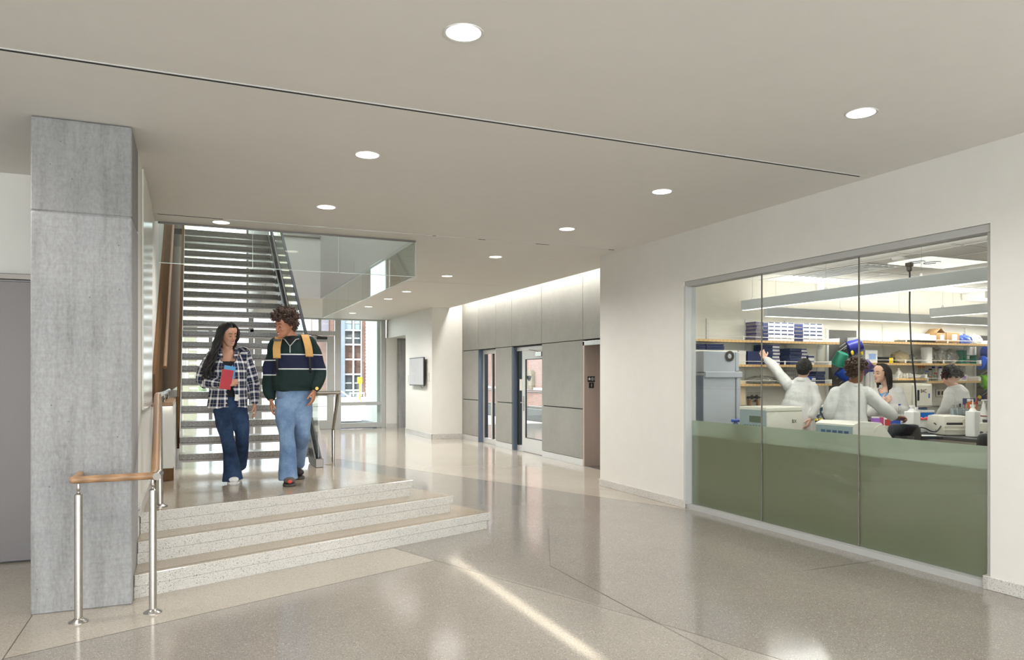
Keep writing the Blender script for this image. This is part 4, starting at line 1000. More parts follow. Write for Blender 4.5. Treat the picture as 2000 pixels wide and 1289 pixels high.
# ---------------------------------------------------------------- man in striped sweatshirt
pm = Person('man with curly brown hair in a dark green striped sweatshirt and light blue jeans', 570, 7.42, LZ)
P = pm.P
hd = P(556.5, 634, -.01); MM = head_matrix(hd, math.radians(-46), math.radians(16), math.radians(8)); km = 1.02
neck = P(571, 656, .03); sh = P(571, 666, .03); chest = P(572, 695, .0); waist = P(573, 735, .0); hip = P(573, 768, .01)
sL, sR = P(534, 672, .03), P(609, 668, .03); eL, eR = P(527, 727, .08), P(623, 722, .06); wL, wR = P(529, 778, .02), P(614, 759, -.08)
hL, hR = P(557, 778, .0), P(588, 778, .03); kL, kR = P(560, 846, -.06), P(590, 846, .12); aL, aR = P(563, 929, -.05), P(581, 900, .50)
b = B(); torso(b, hip, waist, chest, sh, neck, .88)
limb(b, [neck - Vector((0, 0, .03)), MM @ Vector((0, .02, -.07))], [.06, .056], 3)
add_head(b, MM, km, 1.03)
for s_, e_, w_ in ((sL, eL, wL), (sR, eR, wR)): limb(b, [s_ + Vector((0, 0, -.02)), e_, w_], [.036, .036, .028])
limb(b, [hL, kL, aL], [.068, .05, .038]); limb(b, [hR, kR, aR], [.068, .05, .038])
add_hand(b, P(529.5, 781, .01), (.03, -.1, -1), (.95, .1, 0), (.1, -1, .1), (0.3, 0.4, 0.5, .55), 1.03)
add_hand(b, P(613.5, 763, -.09), (-.12, -.2, -1), (-.9, .3, .1), (-.35, -1, .0), (0.35, 0.45, 0.5, .5), 1.05)
pm.part('body', remesh(b, .0042, 3), m_skin_m)
pm.face(MM, m_skin_m, km, True, True, m_hair_br)
pm.part('hair', curls(MM, 420, 4, km, .014, .022, .040, hgt=1.25), m_hair_br)
b = B(); torso(b, waist, chest - Vector((0, 0, .1)), chest, sh, neck + Vector((0, 0, .005)), 1.03, .006); pm.part('tee_shirt', remesh(b, .008, 2), plain('black_tee', (20, 20, 22), .85))
b = B()
limb(b, [P(573, 762, .01), P(573, 752, .01), P(573, 735, .01), P(572, 695, .0), P(571, 669, .03), P(571, 655, .035)],
     [(.180, .150), (.200, .170), (.198, .168), (.196, .150), (.168, .105), (.078, .074)], 6, 30, False)
limb(b, [sL + Vector((.03, 0, -.01)), eL, P(526, 762, .05), P(529, 776, .03)], [.084, .074, .060, .042], 6, 16)
limb(b, [sR + Vector((-.03, 0, -.01)), eR, P(622, 746, -.02), P(615, 757, -.075)], [.084, .072, .060, .044], 6, 16)
sm = remesh(b, .0065, 4); wrinkle(sm, .013, 20, 9)
cut(sm, lambda c: c.y < .02 and c.z > P(571, 676).z and abs(c.x - P(566, 670).x) < .004 + max(0, c.z - P(571, 676).z) * .62)
cut(sm, lambda c: c.z > P(571, 657).z and (c - neck).length < .12)
co = coords_of(sm); pat = np.zeros_like(co); z1, z2 = P(571, 693).z, P(571, 721).z
zl1, zl2 = P(530, 704).z, P(530, 732.5).z
tz = (co[:, 2] - z2) / (z1 - z2); tl = (co[:, 2] - zl2) / (zl1 - zl2)
armL = co[:, 0] < P(540, 700).x; pat[:, 0] = np.where(armL, tl, tz); set_attr(sm, 'pat', pat)
so = pm.part('sweatshirt', sm, striped_sweat()); md = so.modifiers.new('t', 'SOLIDIFY'); md.thickness = .005; md.offset = -1
m_zip = plain('pale_zip', (206, 208, 208), .4, .3); m_green = cloth('green_rib', (36, 51, 49))
b = B()
cz = P(571, 656).z
b.rings([(Vector((.0 + .088 * math.sin(a), .03 + .088 * math.cos(a), cz - .012 - .030 * max(0, -math.cos(a)))), (.010, .026)) for a in np.linspace(-2.6, 2.6, 22)], 8); pm.part('collar', b, m_green, so)
zx = P(566.5, 680).x
b = B(); b.tube([Vector((zx, -.156, P(566, 676).z)), Vector((zx, -.166, P(566, 684).z)), Vector((zx, -.170, P(566, 690).z))], .0045, 8)
b.tube([Vector((zx - .07, -.045, cz - .03)), Vector((zx - .05, -.11, P(566, 664).z)), Vector((zx - .004, -.15, P(566, 676).z))], .004, 8)
b.tube([Vector((zx + .085, -.045, cz - .03)), Vector((zx + .055, -.11, P(566, 664).z)), Vector((zx + .004, -.15, P(566, 676).z))], .004, 8); pm.part('zip', b, m_zip, so)
b = B(); limb(b, [P(573, 763, .01), P(573, 758, .01)], [(.190, .158), (.194, .162)], 2, 28, False); wb = b.mesh('hem'); pm.part('hem_rib', wb, m_green, so)
b = B(); limb(b, [hip + Vector((0, 0, .07)), hip, hip - Vector((0, 0, .09))], [(.160, .118), (.172, .128), (.14, .112)], 5, 22)
limb(b, [hL, P(558, 812, -.02), kL, P(562, 890, -.05), P(563.5, 937, -.055)], [.108, .102, .080, .078, .100], 6, 18, False)
limb(b, [hR, P(590, 812, .04), kR, P(588, 872, .30), P(582, 906, .52)], [.108, .102, .080, .072, .076], 6, 18, False)
jm = remesh(b, .009, 4); wrinkle(jm, .008, 26, 6, (1, 1, .8)); pm.part('jeans', jm, denim('light_denim', (72, 98, 134), (146, 172, 202), .3, .7))
m_shoe_g = plain('grey_suede_shoe', (92, 84, 80), .8); m_sole_d = plain('dark_sole', (70, 66, 62), .7); m_shoe_k = plain('black_trainer', (34, 32, 36), .6)
shoe(pm, P(563, 938, .02), P(566, 946, -.20), m_shoe_g, m_sole_d, 'shoe', 1.35)
b = B(); q = Vector((P(566, 941, -.19).x, -.225, .055)); b.ball(q, .024, 2, (1, .5, .8)); pm.part('toe_patch', b, plain('red_patch', (196, 72, 56), .6))
shoe(pm, P(580, 915, .54), P(586, 930, .30), m_shoe_k, m_sole_d, 'shoe', 1.25, 0.0)
# watch on the wrist
wc = P(615.5, 758.5, -.085); b = B(); dirw = (wR - eR).normalized(); b.rings([(wc - dirw * .009, .040), (wc + dirw * .009, .038)], 20); wt = pm.part('wristwatch', b, plain('gold_band', (206, 166, 84), .3, .9))
b = B(); b.cyl(wc + Vector((.012, -.034, 0)), wc + Vector((.016, -.046, 0)), .017, None, 16); pm.part('watch_case', b, plain('gold_case', (222, 190, 110), .25, .9), wt)
# backpack worn on the back: a thing of its own
WMm = Matrix.Translation(pm.root.location) @ Matrix.Rotation(pm.root.rotation_euler.z, 4, 'Z')
bp = link('backpack', None, loc=WMm @ Vector((0, .22, 1.1))); bp.rotation_euler.z = pm.root.rotation_euler.z; tag(bp, 'tan backpack worn by the man in the striped sweatshirt', 'backpack')
m_tan = cloth('tan_canvas', (200, 158, 100), .06); off = Vector((0, .22, 1.1))
b = B(); b.box(-.13, .13, .17, .30, P(571, 745).z, P(571, 672).z, .05, 3); o = link('pack_body', b.mesh('pack_body', off), m_tan, bp)
for sx, pts in ((-1, [(545, 660, .16), (544, 659, .05), (543.5, 664, -.06), (540.5, 680, -.135), (541, 700, -.165)]), (1, [(594, 656, .16), (595, 655, .05), (597, 660, -.06), (602, 678, -.135), (604.5, 697, -.165)])):
    path = [P(a, c_, o_) for a, c_, o_ in pts]
    b = B(); t = bmesh.new(); pr = crom(path, [1.0] * len(path), 5); rows = []
    for p, _ in pr:
        rows.append([t.verts.new(p + Vector((q * .036, 0, 0)) + Vector((0, dy, dy * -.6))) for q, dy in ((-1, 0), (1, 0), (1, -.012), (-1, -.012))])
    for i in range(len(rows) - 1):
        for j in range(4): t.faces.new((rows[i][j], rows[i][(j + 1) % 4], rows[i + 1][(j + 1) % 4], rows[i + 1][j]))
    t.faces.new(rows[0]); t.faces.new(rows[-1]); bmesh.ops.recalc_face_normals(t, faces=t.faces[:]); b._merge(t)
    so_ = link('shoulder_strap', b.mesh('shoulder_strap', off), m_tan, bp)
    b = B(); q = path[-1]; q2 = P(541.5 if sx < 0 else 606, 722, -.135); q3 = P(545 if sx < 0 else 607, 745, .02); b.rings([(q, (.012, .004)), (q2, (.012, .004)), (q3, (.012, .004))], 8); link('webbing', b.mesh('webbing', off), m_black, bp)
    if sx < 0:
        b = B(); q = P(541.5, 664, -.09); b.box(q.x - .04, q.x + .036, q.y - .012, q.y + .006, q.z - .012, q.z + .008, .003); link('strap_buckle', b.mesh('strap_buckle', off), m_black, so_)
# ================================================================== laboratory behind the window
YB, YS, YC, XL = 8.25, 7.95, 7.60, 5.56      # back wall, shelf front, bench front, corridor-wall inner face
m_labwall = plain('lab_wall_paint', (230, 225, 213), 0.55, var=0.012)
m_tile = plain('acoustic_tile', (232, 229, 222), 0.8, var=0.03, scale=60)
m_tee = plain('ceiling_grid', (226, 224, 220), 0.5)
m_shelf = wood('maple_edge', (206, 166, 112), (226, 190, 138), 0.45, (1, 6, 6), 3)
m_lam = plain('white_laminate', (226, 222, 212), 0.45)
m_rail = plain('shelf_standard', (222, 220, 214), 0.4, 0.2)
m_top = plain('black_epoxy_top', (58, 58, 58), 0.3)
m_cab = wood('cabinet_maple', (176, 128, 84), (198, 152, 106), 0.4, (1, 1, 4), 3)
m_pegb = plain('pegboard_grey', (88, 86, 82), 0.55)
m_peg = plain('peg_white', (226, 222, 214), 0.4)
m_freezer = plain('freezer_grey', (176, 180, 186), 0.4, var=0.02); m_freezer_s = plain('freezer_side', (120, 130, 144), 0.4, var=0.02)
m_ivory = plain('ivory_plastic', (222, 218, 204), 0.4, var=0.02); m_ivory_g = plain('grey_green_plastic', (150, 162, 164), 0.45)
m_white = plain('white_plastic', (234, 233, 230), 0.35, var=0.02); m_paper = plain('white_card', (240, 239, 236), 0.7, var=0.03)
m_navy = plain('navy_box', (40, 52, 92), 0.5); m_blue = plain('blue_plastic', (30, 76, 178), 0.35); m_teal = plain('green_plastic', (30, 128, 104), 0.4)
m_dblue = plain('dark_blue_plastic', (36, 48, 140), 0.35); m_lime = plain('lime_plastic', (118, 196, 40), 0.35); m_purple = plain('purple_plastic', (92, 76, 130), 0.4)
m_yellow = plain('yellow_plastic', (238, 206, 30), 0.4); m_orange = plain('orange_plastic', (226, 112, 40), 0.4); m_red = plain('red_plastic', (206, 52, 60), 0.4); m_pink = plain('magenta_plastic', (190, 60, 120), 0.4); m_violet = plain('violet_plastic', (150, 96, 190), 0.4)
m_cardb = plain('cardboard', (158, 124, 84), 0.8, var=0.08); m_clear = pane('clear_plastic', (.88, .9, .9), .12, .15, 3.0)
m_bag = pane('plastic_bag', (.80, .81, .80), .22, .25, 2.0); m_chrome = plain('chrome', (200, 200, 200), 0.2, 0.95); m_bluegrey = plain('blue_grey_panel', (70, 92, 128), 0.4)
m_cool = plain('cooler_blue', (20, 110, 200), 0.4); m_handblue = m_blue
m_yliq = plain('yellow_medium', (232, 206, 20), 0.15)

b = B(); b.box(5.56, 13.0, YB, YB + .12, 0, 3.4); struct('wall_lab_rear', b, m_labwall)
b = B(); b.box(13.0, 13.15, -1.2, YB + .12, 0, 3.4); struct('wall_lab_right', b, m_labwall)
b = B(); b.box(5.56, 13.0, -1.35, -1.2, 0, 3.4); struct('wall_lab_front', b, m_labwall)
b = B(); b.box(5.562, 5.575, -1.2, 3.58, 0.001, 3.0); b.box(5.562, 5.575, 7.31, YB, 0.001, 3.0); b.box(5.562, 5.575, 3.58, 7.31, 2.72, 3.0); struct('wall_lab_left', b, m_labwall)
# ceiling: tiles in a grid, built one by one over the part the window shows
LC = 2.95
b = B(); b.box(5.56, 13.0, -1.2, YB, LC + .03, LC + .1); lceil = struct('ceiling_lab', b, m_tile)
b = B(); tw = .61
for i in range(13): b.box(5.58 + i * tw - .012, 5.58 + i * tw + .012, -1.2, YB, LC - .002, LC + .03)
for j in range(16): b.box(5.56, 13, YB - j * tw - .012, YB - j * tw + .012, LC - .0015, LC + .03)
gr = struct('ceiling_grid', b, m_tee, lceil)
tb = B(); tb.box(.014, tw - .014, -tw + .014, -.014, LC + .004, LC + .02, .004); tile_me = tb.mesh('ceiling_tile', smooth=False)
for i in range(12):
    for j in range(12):
        o = link('ceiling_tile', tile_me, m_tile, lceil, (5.58 + i * tw, YB - j * tw, 0))
# linear pendants
m_bar = plain('pendant_white', (214, 218, 222), 0.4, var=.01); m_barlit = glow('pendant_lens', (255, 250, 240), 1.7)
def pendant(label, p, q, z, w=.07, h=.125, watts=60):
    p = Vector((*p, z)); q = Vector((*q, z)); d = (q - p).normalized(); n = Vector((-d.y, d.x, 0)) * w / 2; mid = (p + q) / 2
    t = Thing('pendant_light', label, 'pendant lamp', (mid.x, mid.y, LC), 'linear pendant lights')
    b = B(); b.prism([p - n, q - n, q + n, p + n], z, z + h, .003); body = t.part('housing', b, m_bar)
    n2 = n * .86; b = B(); b.prism([p + d * .02 - n2, q - d * .02 - n2, q - d * .02 + n2, p + d * .02 + n2], z - .006, z + .002); t.part('lens', b, m_barlit, body)
    L = (q - p).length
    for k in range(int(L / 1.2) + 1):
        c = p + d * min(L - .15, .18 + k * 1.2); b = B(); b.cyl((c.x, c.y, z + h), (c.x, c.y, LC), .0018, None, 6); b.lathe([(.022, 0), (.008, .03)], (c.x, c.y, z + h), 12); t.part('hanger', b, m_chrome)
    for up in (0, 1):
        ld = bpy.data.lights.new('pendant_lamp', 'AREA'); ld.shape = 'RECTANGLE'; ld.size = w * .8; ld.size_y = L * .98; ld.energy = watts * L / 4 * (.62 if up else .85); ld.color = (1, .975, .935)
        lo = bpy.data.objects.new('pendant_lamp', ld); C.objects.link(lo); lo.parent = t.o
        lo.location = Vector((mid.x, mid.y, z + h + .004 if up else z - .008)) - t.loc
        lo.rotation_euler = (0 if not up else math.pi, 0, math.atan2(d.y, d.x) - math.pi / 2) if not up else (math.pi, 0, -(math.atan2(d.y, d.x) - math.pi / 2))
pendant('longest linear pendant, running from the left of the lab window toward the viewer', (6.62, 7.66), (6.62, 1.6), 2.445, watts=36)
pendant('linear pendant running along the lab rear wall behind the longest one', (7.2, 7.88), (12.6, 7.88), 2.405, watts=28)
pendant('linear pendant at the upper right of the lab window with its end in view', (9.75, 7.33), (9.75, 1.8), 2.43, watts=36)
# ceiling fittings
t = Thing('ceiling_service_panel', 'white service panel in the lab ceiling behind the cord reel', 'ceiling panel', (7.9, 6.0, LC)); q = atZ(1776, 508, LC)
b = B(); b.box(q.x - .02, q.x + .95, q.y - .3, q.y + .28, LC - .012, LC - .003, .002); t.part('plate', b, glow('panel_glow', (250, 250, 246), .75))  # the panel is no lamp; its brightness is a glow put into the material
b = B()
for k in range(2):
    c = Vector((q.x + .12 + .2 * k, q.y - .05 * k, LC - .018)); b.rings([(c + Vector((.07 * math.cos(a), .1 * math.sin(a), 0)), .004) for a in np.linspace(0, 5.2, 12)], 6)
t.part('clip_wire', b, m_black)
t = Thing('cord_reel', 'black drop cord hanging from a reel on the lab ceiling', 'cord', (q.x, q.y, LC))
b = B(); b.lathe([(.02, -.03), (.045, -.035), (.045, -.07), (.03, -.08), (.03, -.12), (.012, -.14)], (q.x, q.y, LC), 20); t.part('reel', b, m_steel_d)
pts = [(1776.5, 520), (1776.8, 540), (1777, 560), (1776.5, 600), (1778, 640), (1780, 680), (1784, 720), (1788, 760), (1789, 795)]
dq = q.x * _S + q.y * _Co
b = B(); b.rings(crom([atD(a, c_, dq) for a, c_ in pts], [.009] * len(pts), 3), 8); t.part('cord', b, m_black)
b = B(); e = atD(1789, 800, dq); b.box(e.x - .018, e.x + .018, e.y - .018, e.y + .018, e.z - .03, e.z + .03, .004); t.part('socket', b, m_white)
for px, py, lab in ((1708, 521, 'round smoke detector on the lab ceiling'), (1757, 503, 'second round detector, nearer the window head')):
    c = atZ(px, py, LC); b = B(); b.lathe([(.02, -.03), (.07, -.025), (.085, -.008), (.085, -.002)], c, 24); single('smoke_detector', b, m_white, lab, 'detector', (c.x, c.y, LC))
c = atZ(1650, 529, LC); t = Thing('air_diffuser', 'slotted white air diffuser in the lab ceiling', 'vent', (c.x, c.y, LC))
b = B(); b.box(c.x - .3, c.x + .3, c.y - .6, c.y + .6, LC - .008, LC - .003); t.part('frame', b, m_white)
for k in range(5):
    b = B(); b.box(c.x - .24 + k * .105, c.x - .20 + k * .105, c.y - .55, c.y + .55, LC - .014, LC - .007); t.part('slat', b, m_freezer)
c = atY(1606, 561, YB - .03); b = B(); b.box(c.x - .1, c.x + .1, YB - .03, YB - .003, c.z - .05, c.z + .05, .004); single('wall_box', b, m_white, 'small white box high on the lab rear wall', 'wall box', c)
c = atY(1928, 570, YB - .2); b = B(); b.box(c.x - .35, c.x + 1.2, YB - .4, YB - .003, c.z - .14, c.z + .16, .006); single('ceiling_soffit_unit', b, m_white, 'white boxed unit under the lab ceiling at the right', 'unit', c)

# wall standards and shelves
for px, top, bot in ((1381, 622, 664), (1457, 624, 800), (1534, 626, 830), (1597, 640, 830), (1725, 632, 800), (1886, 640, 760)):
    a = atY(px, top, YB - .012); z0 = atY(px, bot, YB - .012).z
    t = Thing('shelf_standard', 'white slotted shelf upright at picture column %d of the lab rear wall' % px, 'shelf upright', (a.x, YB, z0)); t.o['label'] = {1381: 'white slotted shelf upright above the grey freezer', 1457: 'white slotted shelf upright right of the freezer', 1534: 'white slotted upright left of the reaching man', 1597: 'white slotted upright right of the reaching man', 1725: 'white slotted upright above the woman scientist', 1886: 'white slotted upright left of the right pegboard'}[px]
    b = B(); b.box(a.x - .014, a.x + .014, YB - .02, YB - .002, z0, a.z); t.part('channel', b, m_rail)
    b = B()
    for k in range(int((a.z - z0) / .05)): b.box(a.x + .016, a.x + .034, YB - .021, YB - .018, z0 + .02 + k * .05, z0 + .035 + k * .05)
    sl = t.part('slot', b, m_rail); sl['kind'] = 'stuff'
def shelf(label, x0, x1, z, d=.30):
    t = Thing('wall_shelf', label, 'shelf', ((x0 + x1) / 2, YB - d / 2, z))
    b = B(); b.box(x0, x1, YB - d + .012, YB - .022, z - .03, z, .001); t.part('board', b, m_lam)
    b = B(); b.box(x0, x1, YB - d, YB - d + .012, z - .031, z + .001); t.part('wood_edge', b, m_shelf)
    b = B(); b.tube([(x0, YB - d + .02, z + .045), (x1, YB - d + .02, z + .045)], .004, 6)
    n = max(2, int((x1 - x0) / .8) + 1)
    t.part('retaining_rail', b, m_rail)
    for k in range(n):
        x = x0 + .02 + (x1 - x0 - .04) * k / (n - 1); b = B(); b.box(x - .008, x + .008, YB - d + .014, YB - d + .026, z + .0005, z + .055); t.part('rail_post', b, m_white)
    for x in (x0, x1 - .004):
        b = B(); b.box(x, x + .004, YB - d, YB - .03, z - .0, z + .06); t.part('end_plate', b, m_white)
    return z
ZT, Z2, Z3 = 2.075, 1.742, 1.475
xs = lambda px, y=None: atY(px, 700, YS if y is None else y).x
shelf('top wooden-edged lab shelf, left bay above the freezer', xs(1350), xs(1640), ZT)
shelf('middle lab shelf in the left bay with navy boxes', xs(1440), xs(1624), Z2)
shelf('lowest lab shelf in the left bay behind the reaching man', xs(1440), xs(1625), Z3)
shelf('top lab shelf in the right bay carrying cardboard boxes', xs(1684), xs(1931), ZT + .03)
shelf('middle lab shelf in the right bay with clear bags', xs(1690), xs(1917), Z2 + .04)
shelf('short lowest lab shelf with white bottles, right bay', xs(1754), xs(1811), Z3 + .075)
shelf('lowest lab shelf with reagent bottles, far right bay', xs(1813), xs(1916), Z3 + .03)
ZT2, Z22, Z32, Z33 = ZT + .03, Z2 + .04, Z3 + .075, Z3 + .03
# pegboards
def pegboard(label, px0, px1, py0, z0):
    a = atY(px0, py0, YB - .03); x1 = atY(px1, py0, YB - .03).x
    t = Thing('pegboard', label, 'pegboard', ((a.x + x1) / 2, YB, z0))
    b = B(); b.box(a.x, x1, YB - .03, YB - .003, z0, a.z, .002); t.part('board', b, m_pegb)
    b = B(); b.box(a.x - .03, a.x - .002, YB - .04, YB - .003, z0, a.z + .02, .002); t.part('edge_strip', b, m_white)
    return t, a.x, x1, a.z
pgL, xa, xb, zt_ = pegboard('dark grey drying pegboard in the middle of the lab rear wall', 1618, 1673, 644, 1.165)
pgR, xc, xd, zt2 = pegboard('dark grey drying pegboard at the right edge of the lab window', 1906, 1975, 655, 1.165)
def peg(t, px, py, L=.16):
    c = atY(px, py, YB - .03); b = B(); b.cyl((c.x, YB - .029, c.z), (c.x - .0, YB - .03 - L, c.z + L * .55), .006, None, 8); b.ball((c.x, YB - .03 - L, c.z + L * .55), .010, 1); t.part('peg', b, m_peg)
for px, py in ((1640, 678), (1648, 683), (1636, 688), (1656, 690), (1664, 692), (1634, 740), (1640, 748), (1650, 752), (1660, 700), (1670, 700), (1672, 720), (1668, 735)): peg(pgL, px, py)
for px, py in ((1918, 690), (1924, 692), (1917, 700), (1921, 716), (1926, 722), (1916, 731), (1922, 762), (1928, 764), (1914, 757), (1920, 771), (1926, 773), (1932, 775), (1912, 745), (1930, 748)): peg(pgR, px, py)
def bucket(label, px, py, r, h, mat, axis, y=None, group='plastic beakers on the drying pegboards'):
    """beaker hung mouth-down-and-back on a peg: tapered wall, rolled rim, flat bottom"""
    c = atY(px, py, YB - .22 if y is None else y); ax = Vector(axis).normalized()
    t = Thing('beaker', label, 'beaker', c, group)
    b = B(); b.lathe([(r * .78, h / 2), (r * .84, h / 2 - .012), (r, -h / 2), (r * .95, -h / 2 + .004), (r * .78, h / 2 - .016)], c, 28, ax); w = t.part('body', b, mat)
    b = B(); b.lathe([(r, -h / 2 - .004), (r + .010, -h / 2), (r + .008, -h / 2 + .010), (r, -h / 2 + .012)], c, 28, ax); t.part('rim', b, mat)
    b = B(); b.lathe([(r * .74, h / 2 + .001), (r * .70, h / 2 + .004), (.005, h / 2 + .002)], c, 28, ax); t.part('base', b, mat); return t
bucket('dark blue beaker hanging highest on the middle pegboard', 1670, 677, .115, .19, m_dblue, (.75, -.6, .35))
bucket('green beaker hanging left on the middle pegboard', 1641, 701, .105, .19, m_teal, (.1, -.45, .9))
bucket('blue beaker hanging below the green one', 1648, 731, .092, .17, m_blue, (.55, -.3, -.6))
bucket('purple beaker beside the curly-haired scientist', 1691, 716, .095, .18, m_purple, (.4, -.5, .5), YB - .35)
bucket('upper dark blue beaker at the right window edge', 1936, 690, .12, .2, m_blue, (.9, -.35, .1), None)
bucket('lower blue beaker at the right window edge', 1928, 711, .11, .19, m_blue, (.9, -.4, -.2), YB - .3)
bucket('lime green beaker at the right window edge', 1932, 743, .115, .2, m_lime, (.85, -.4, .3), YB - .3)
for px, py in ((1663, 689), (1681, 689)):
    c = atY(px, py, YB - .25); b = B(); b.lathe([(.02, 0), (.035, .004), (.038, .02), (.02, .028)], c, 18, (.3, -.9, .1)); single('funnel_cap', b, m_yellow, 'yellow cap on a peg left of the dividing joint' if px < 1670 else 'yellow cap on a peg right of the dividing joint', 'cap', c, 'yellow caps on the pegboard')

# ---------------------------------------------------------------- boxes and goods on the shelves
def card_box(name, label, cat, c0, c1, py0, z, dep, mat, y=None, group=None, lid=None, print_=None):
    """carton standing on a shelf: body, overlapping lid flap, printed face panel"""
    yf = (YS + .035) if y is None else y
    x0, x1 = xs(c0, yf), xs(c1, yf); zt = atY((c0 + c1) / 2, py0, yf).z
    t = Thing(name, label, cat, ((x0 + x1) / 2, yf + dep / 2, z), group)
    b = B(); b.box(x0, x1, yf, yf + dep, z + .001, zt, .003); t.part('body', b, mat)
    if lid: b = B(); b.box(x0 - .001, x1 + .001, yf - .002, yf + dep, zt - (zt - z) * .28, zt + .002, .002); t.part('lid', b, lid)
    if print_: b = B(); b.box(x0 + (x1 - x0) * .3, x1 - (x1 - x0) * .15, yf - .0025, yf, z + (zt - z) * .25, z + (zt - z) * .72); t.part('print', b, print_)
    return t
# grid of tip boxes on the top shelf
cols = [1476, 1490, 1501, 1513, 1526, 1539, 1552, 1569, 1582, 1595, 1607.5]
yf = YS + .04; rows_n = 5; zt_box = atY(1540, 630.5, yf).z; rh = (zt_box - ZT) / 5
nth = ['bottom', 'second', 'third', 'fourth', 'top']
m_greyb = plain('grey_box_end', (120, 112, 118), .6); m_tapeb = plain('box_print', (58, 54, 120), .5); m_sky = plain('pale_blue_print', (150, 178, 222), .5)
proto = {}
for ci in range(10):
    x0, x1 = xs(cols[ci], yf), xs(cols[ci + 1], yf); w = x1 - x0
    dark = ci in (0, 1, 6)
    for ri in range(5):
        if ci < 2 and ri == 0: pass
        key = (ci, )
        lab = '%s tip box of the stack at column %d from the left on the top shelf' % (nth[ri], ci + 1)
        lab = '%s box in the %s stack of white and blue boxes on the top lab shelf' % (nth[ri], ['first', 'second', 'third', 'fourth', 'fifth', 'sixth', 'seventh', 'eighth', 'ninth', 'last'][ci])
        if key not in proto:
            t = Thing('tip_box', lab, 'box', (0, 0, 0), 'blue and white tip boxes on the top shelf')
            b = B(); b.box(.002, w - .002, 0, .2, .001, rh - .002, .003); t.part('body', b, m_greyb if ci == 0 else m_navy if dark else m_paper)
            b = B(); b.box(.001, w - .001, -.002, .2, rh * .62, rh - .001, .002); t.part('lid', b, m_sky if ci in (3, 5) and False else (m_tapeb if dark else m_paper))
            b = B(); b.box(w * .05, w * .86, -.0035, -.0015, rh * .70, rh * .97); t.part('print', b, m_greyb if dark else m_navy)
            proto[key] = t.o; o = t.o
        else: o = copy_tree(proto[key]); o['label'] = lab
        o.location = (x0 + (.012 if ri % 2 and ci == 0 else 0), yf + rng.uniform(0, .008), ZT + .001 + ri * rh)
# navy boxes on the middle and lower shelves
def stack(px0, px1, pytop, n, z, label, split=.62, y=None, matA=m_navy, matB=m_paper):
    yf = YS + .03 if y is None else y; x0, x1 = xs(px0, yf), xs(px1, yf); w = x1 - x0; h = (atY(px0, pytop, yf).z - z) / n
    first = None
    for k in range(n):
        lab = '%s box of %s' % (('bottom', 'second', 'third', 'fourth', 'fifth', 'top')[k if k < n - 1 else 5] if n > 1 else 'only', label)
        if first is None:
            t = Thing('rack_box', lab, 'box', (x0, yf, z), 'navy rack boxes on the lab shelves'); first = t.o; t.loc = Vector((0, 0, 0))
            b = B(); b.box(0, w * split - .001, 0, .2, .001, h - .002, .003); t.part('body', b, matA)
            b = B(); b.box(w * split, w, .01, .2, .001, h - .002, .003); t.part('white_end', b, matB)
            b = B(); b.box(w * split + .004, w - .004, .007, .011, h * .55, h * .9); t.part('print', b, m_tapeb); o = first
        else: o = copy_tree(first); o['label'] = lab
        o.location = (x0 + (.006 if k % 2 else 0), yf + .004 * (k % 3), z + k * h)
stack(1492, 1524, 672.5, 6, Z2 + .001, 'the tall navy stack behind the raised arm', .55)
stack(1543, 1577, 680, 5, Z2 + .001, 'the navy stack left of the right upright, middle shelf', .68)
stack(1578, 1591, 694, 2, Z2 + .001, 'the low white stack beside the navy one, middle shelf', .1)
zfr = atY(1400, 686, 7.42).z + .04
stack(1364.5, 1379, 671, 3, zfr, 'the navy pair at far left, left stack, under the top shelf', .96); stack(1380, 1416, 671, 3, zfr, 'the navy pair at far left, right stack, under the top shelf', .96)
b = B(); zf = zfr - .001; b.box(xs(1350), xs(1440), YS, YB - .022, zf - .03, zf, .001); single('wall_shelf', b, m_lam, 'plain shelf hidden behind the freezer top at far left', 'shelf', (xs(1390), YS + .15, zf))
t = card_box('navy_case', 'long navy box touched by the reaching hand', 'box', 1461, 1487, 686, Z2, .2, m_navy); t = card_box('clear_drawers', 'small clear drawer box right of the freezer top', 'box', 1443, 1457, 685, Z2, .2, m_ivory, lid=m_lam)
stack(1574, 1598, 735, 2, Z3 + .001, 'the blue rack pair beside the reaching man, lower shelf', .5, matA=m_blue); stack(1594, 1612, 725, 4, Z3 + .001, 'the dark blue tube racks at the right end, lower shelf', .98)
def wire_basket(label, c0, c1, py0, z):
    yf = YS + .05; x0, x1 = xs(c0, yf), xs(c1, yf); zt = atY(c0, py0, yf).z; t = Thing('wire_basket', label, 'basket', ((x0 + x1) / 2, yf + .1, z)); b = B()
    for zz in np.linspace(z + .004, zt, 5): b.rings([((x, y, zz), .0025) for x, y in ((x0, yf), (x1, yf), (x1, yf + .2), (x0, yf + .2), (x0, yf))], 5)
    for x in np.linspace(x0, x1, 7): b.tube([(x, yf + .2, zt), (x, yf + .2, z + .004), (x, yf, z + .004), (x, yf, zt)], .002, 5)
    t.part('wirework', b, m_black)['kind'] = 'stuff'; b = B(); b.box(x0 + .01, x1 - .01, yf + .02, yf + .18, z + .008, z + .09, .01); t.part('contents', b, m_lam)
wire_basket('black wire basket on the lowest left shelf', 1533, 1553, 716, Z3)
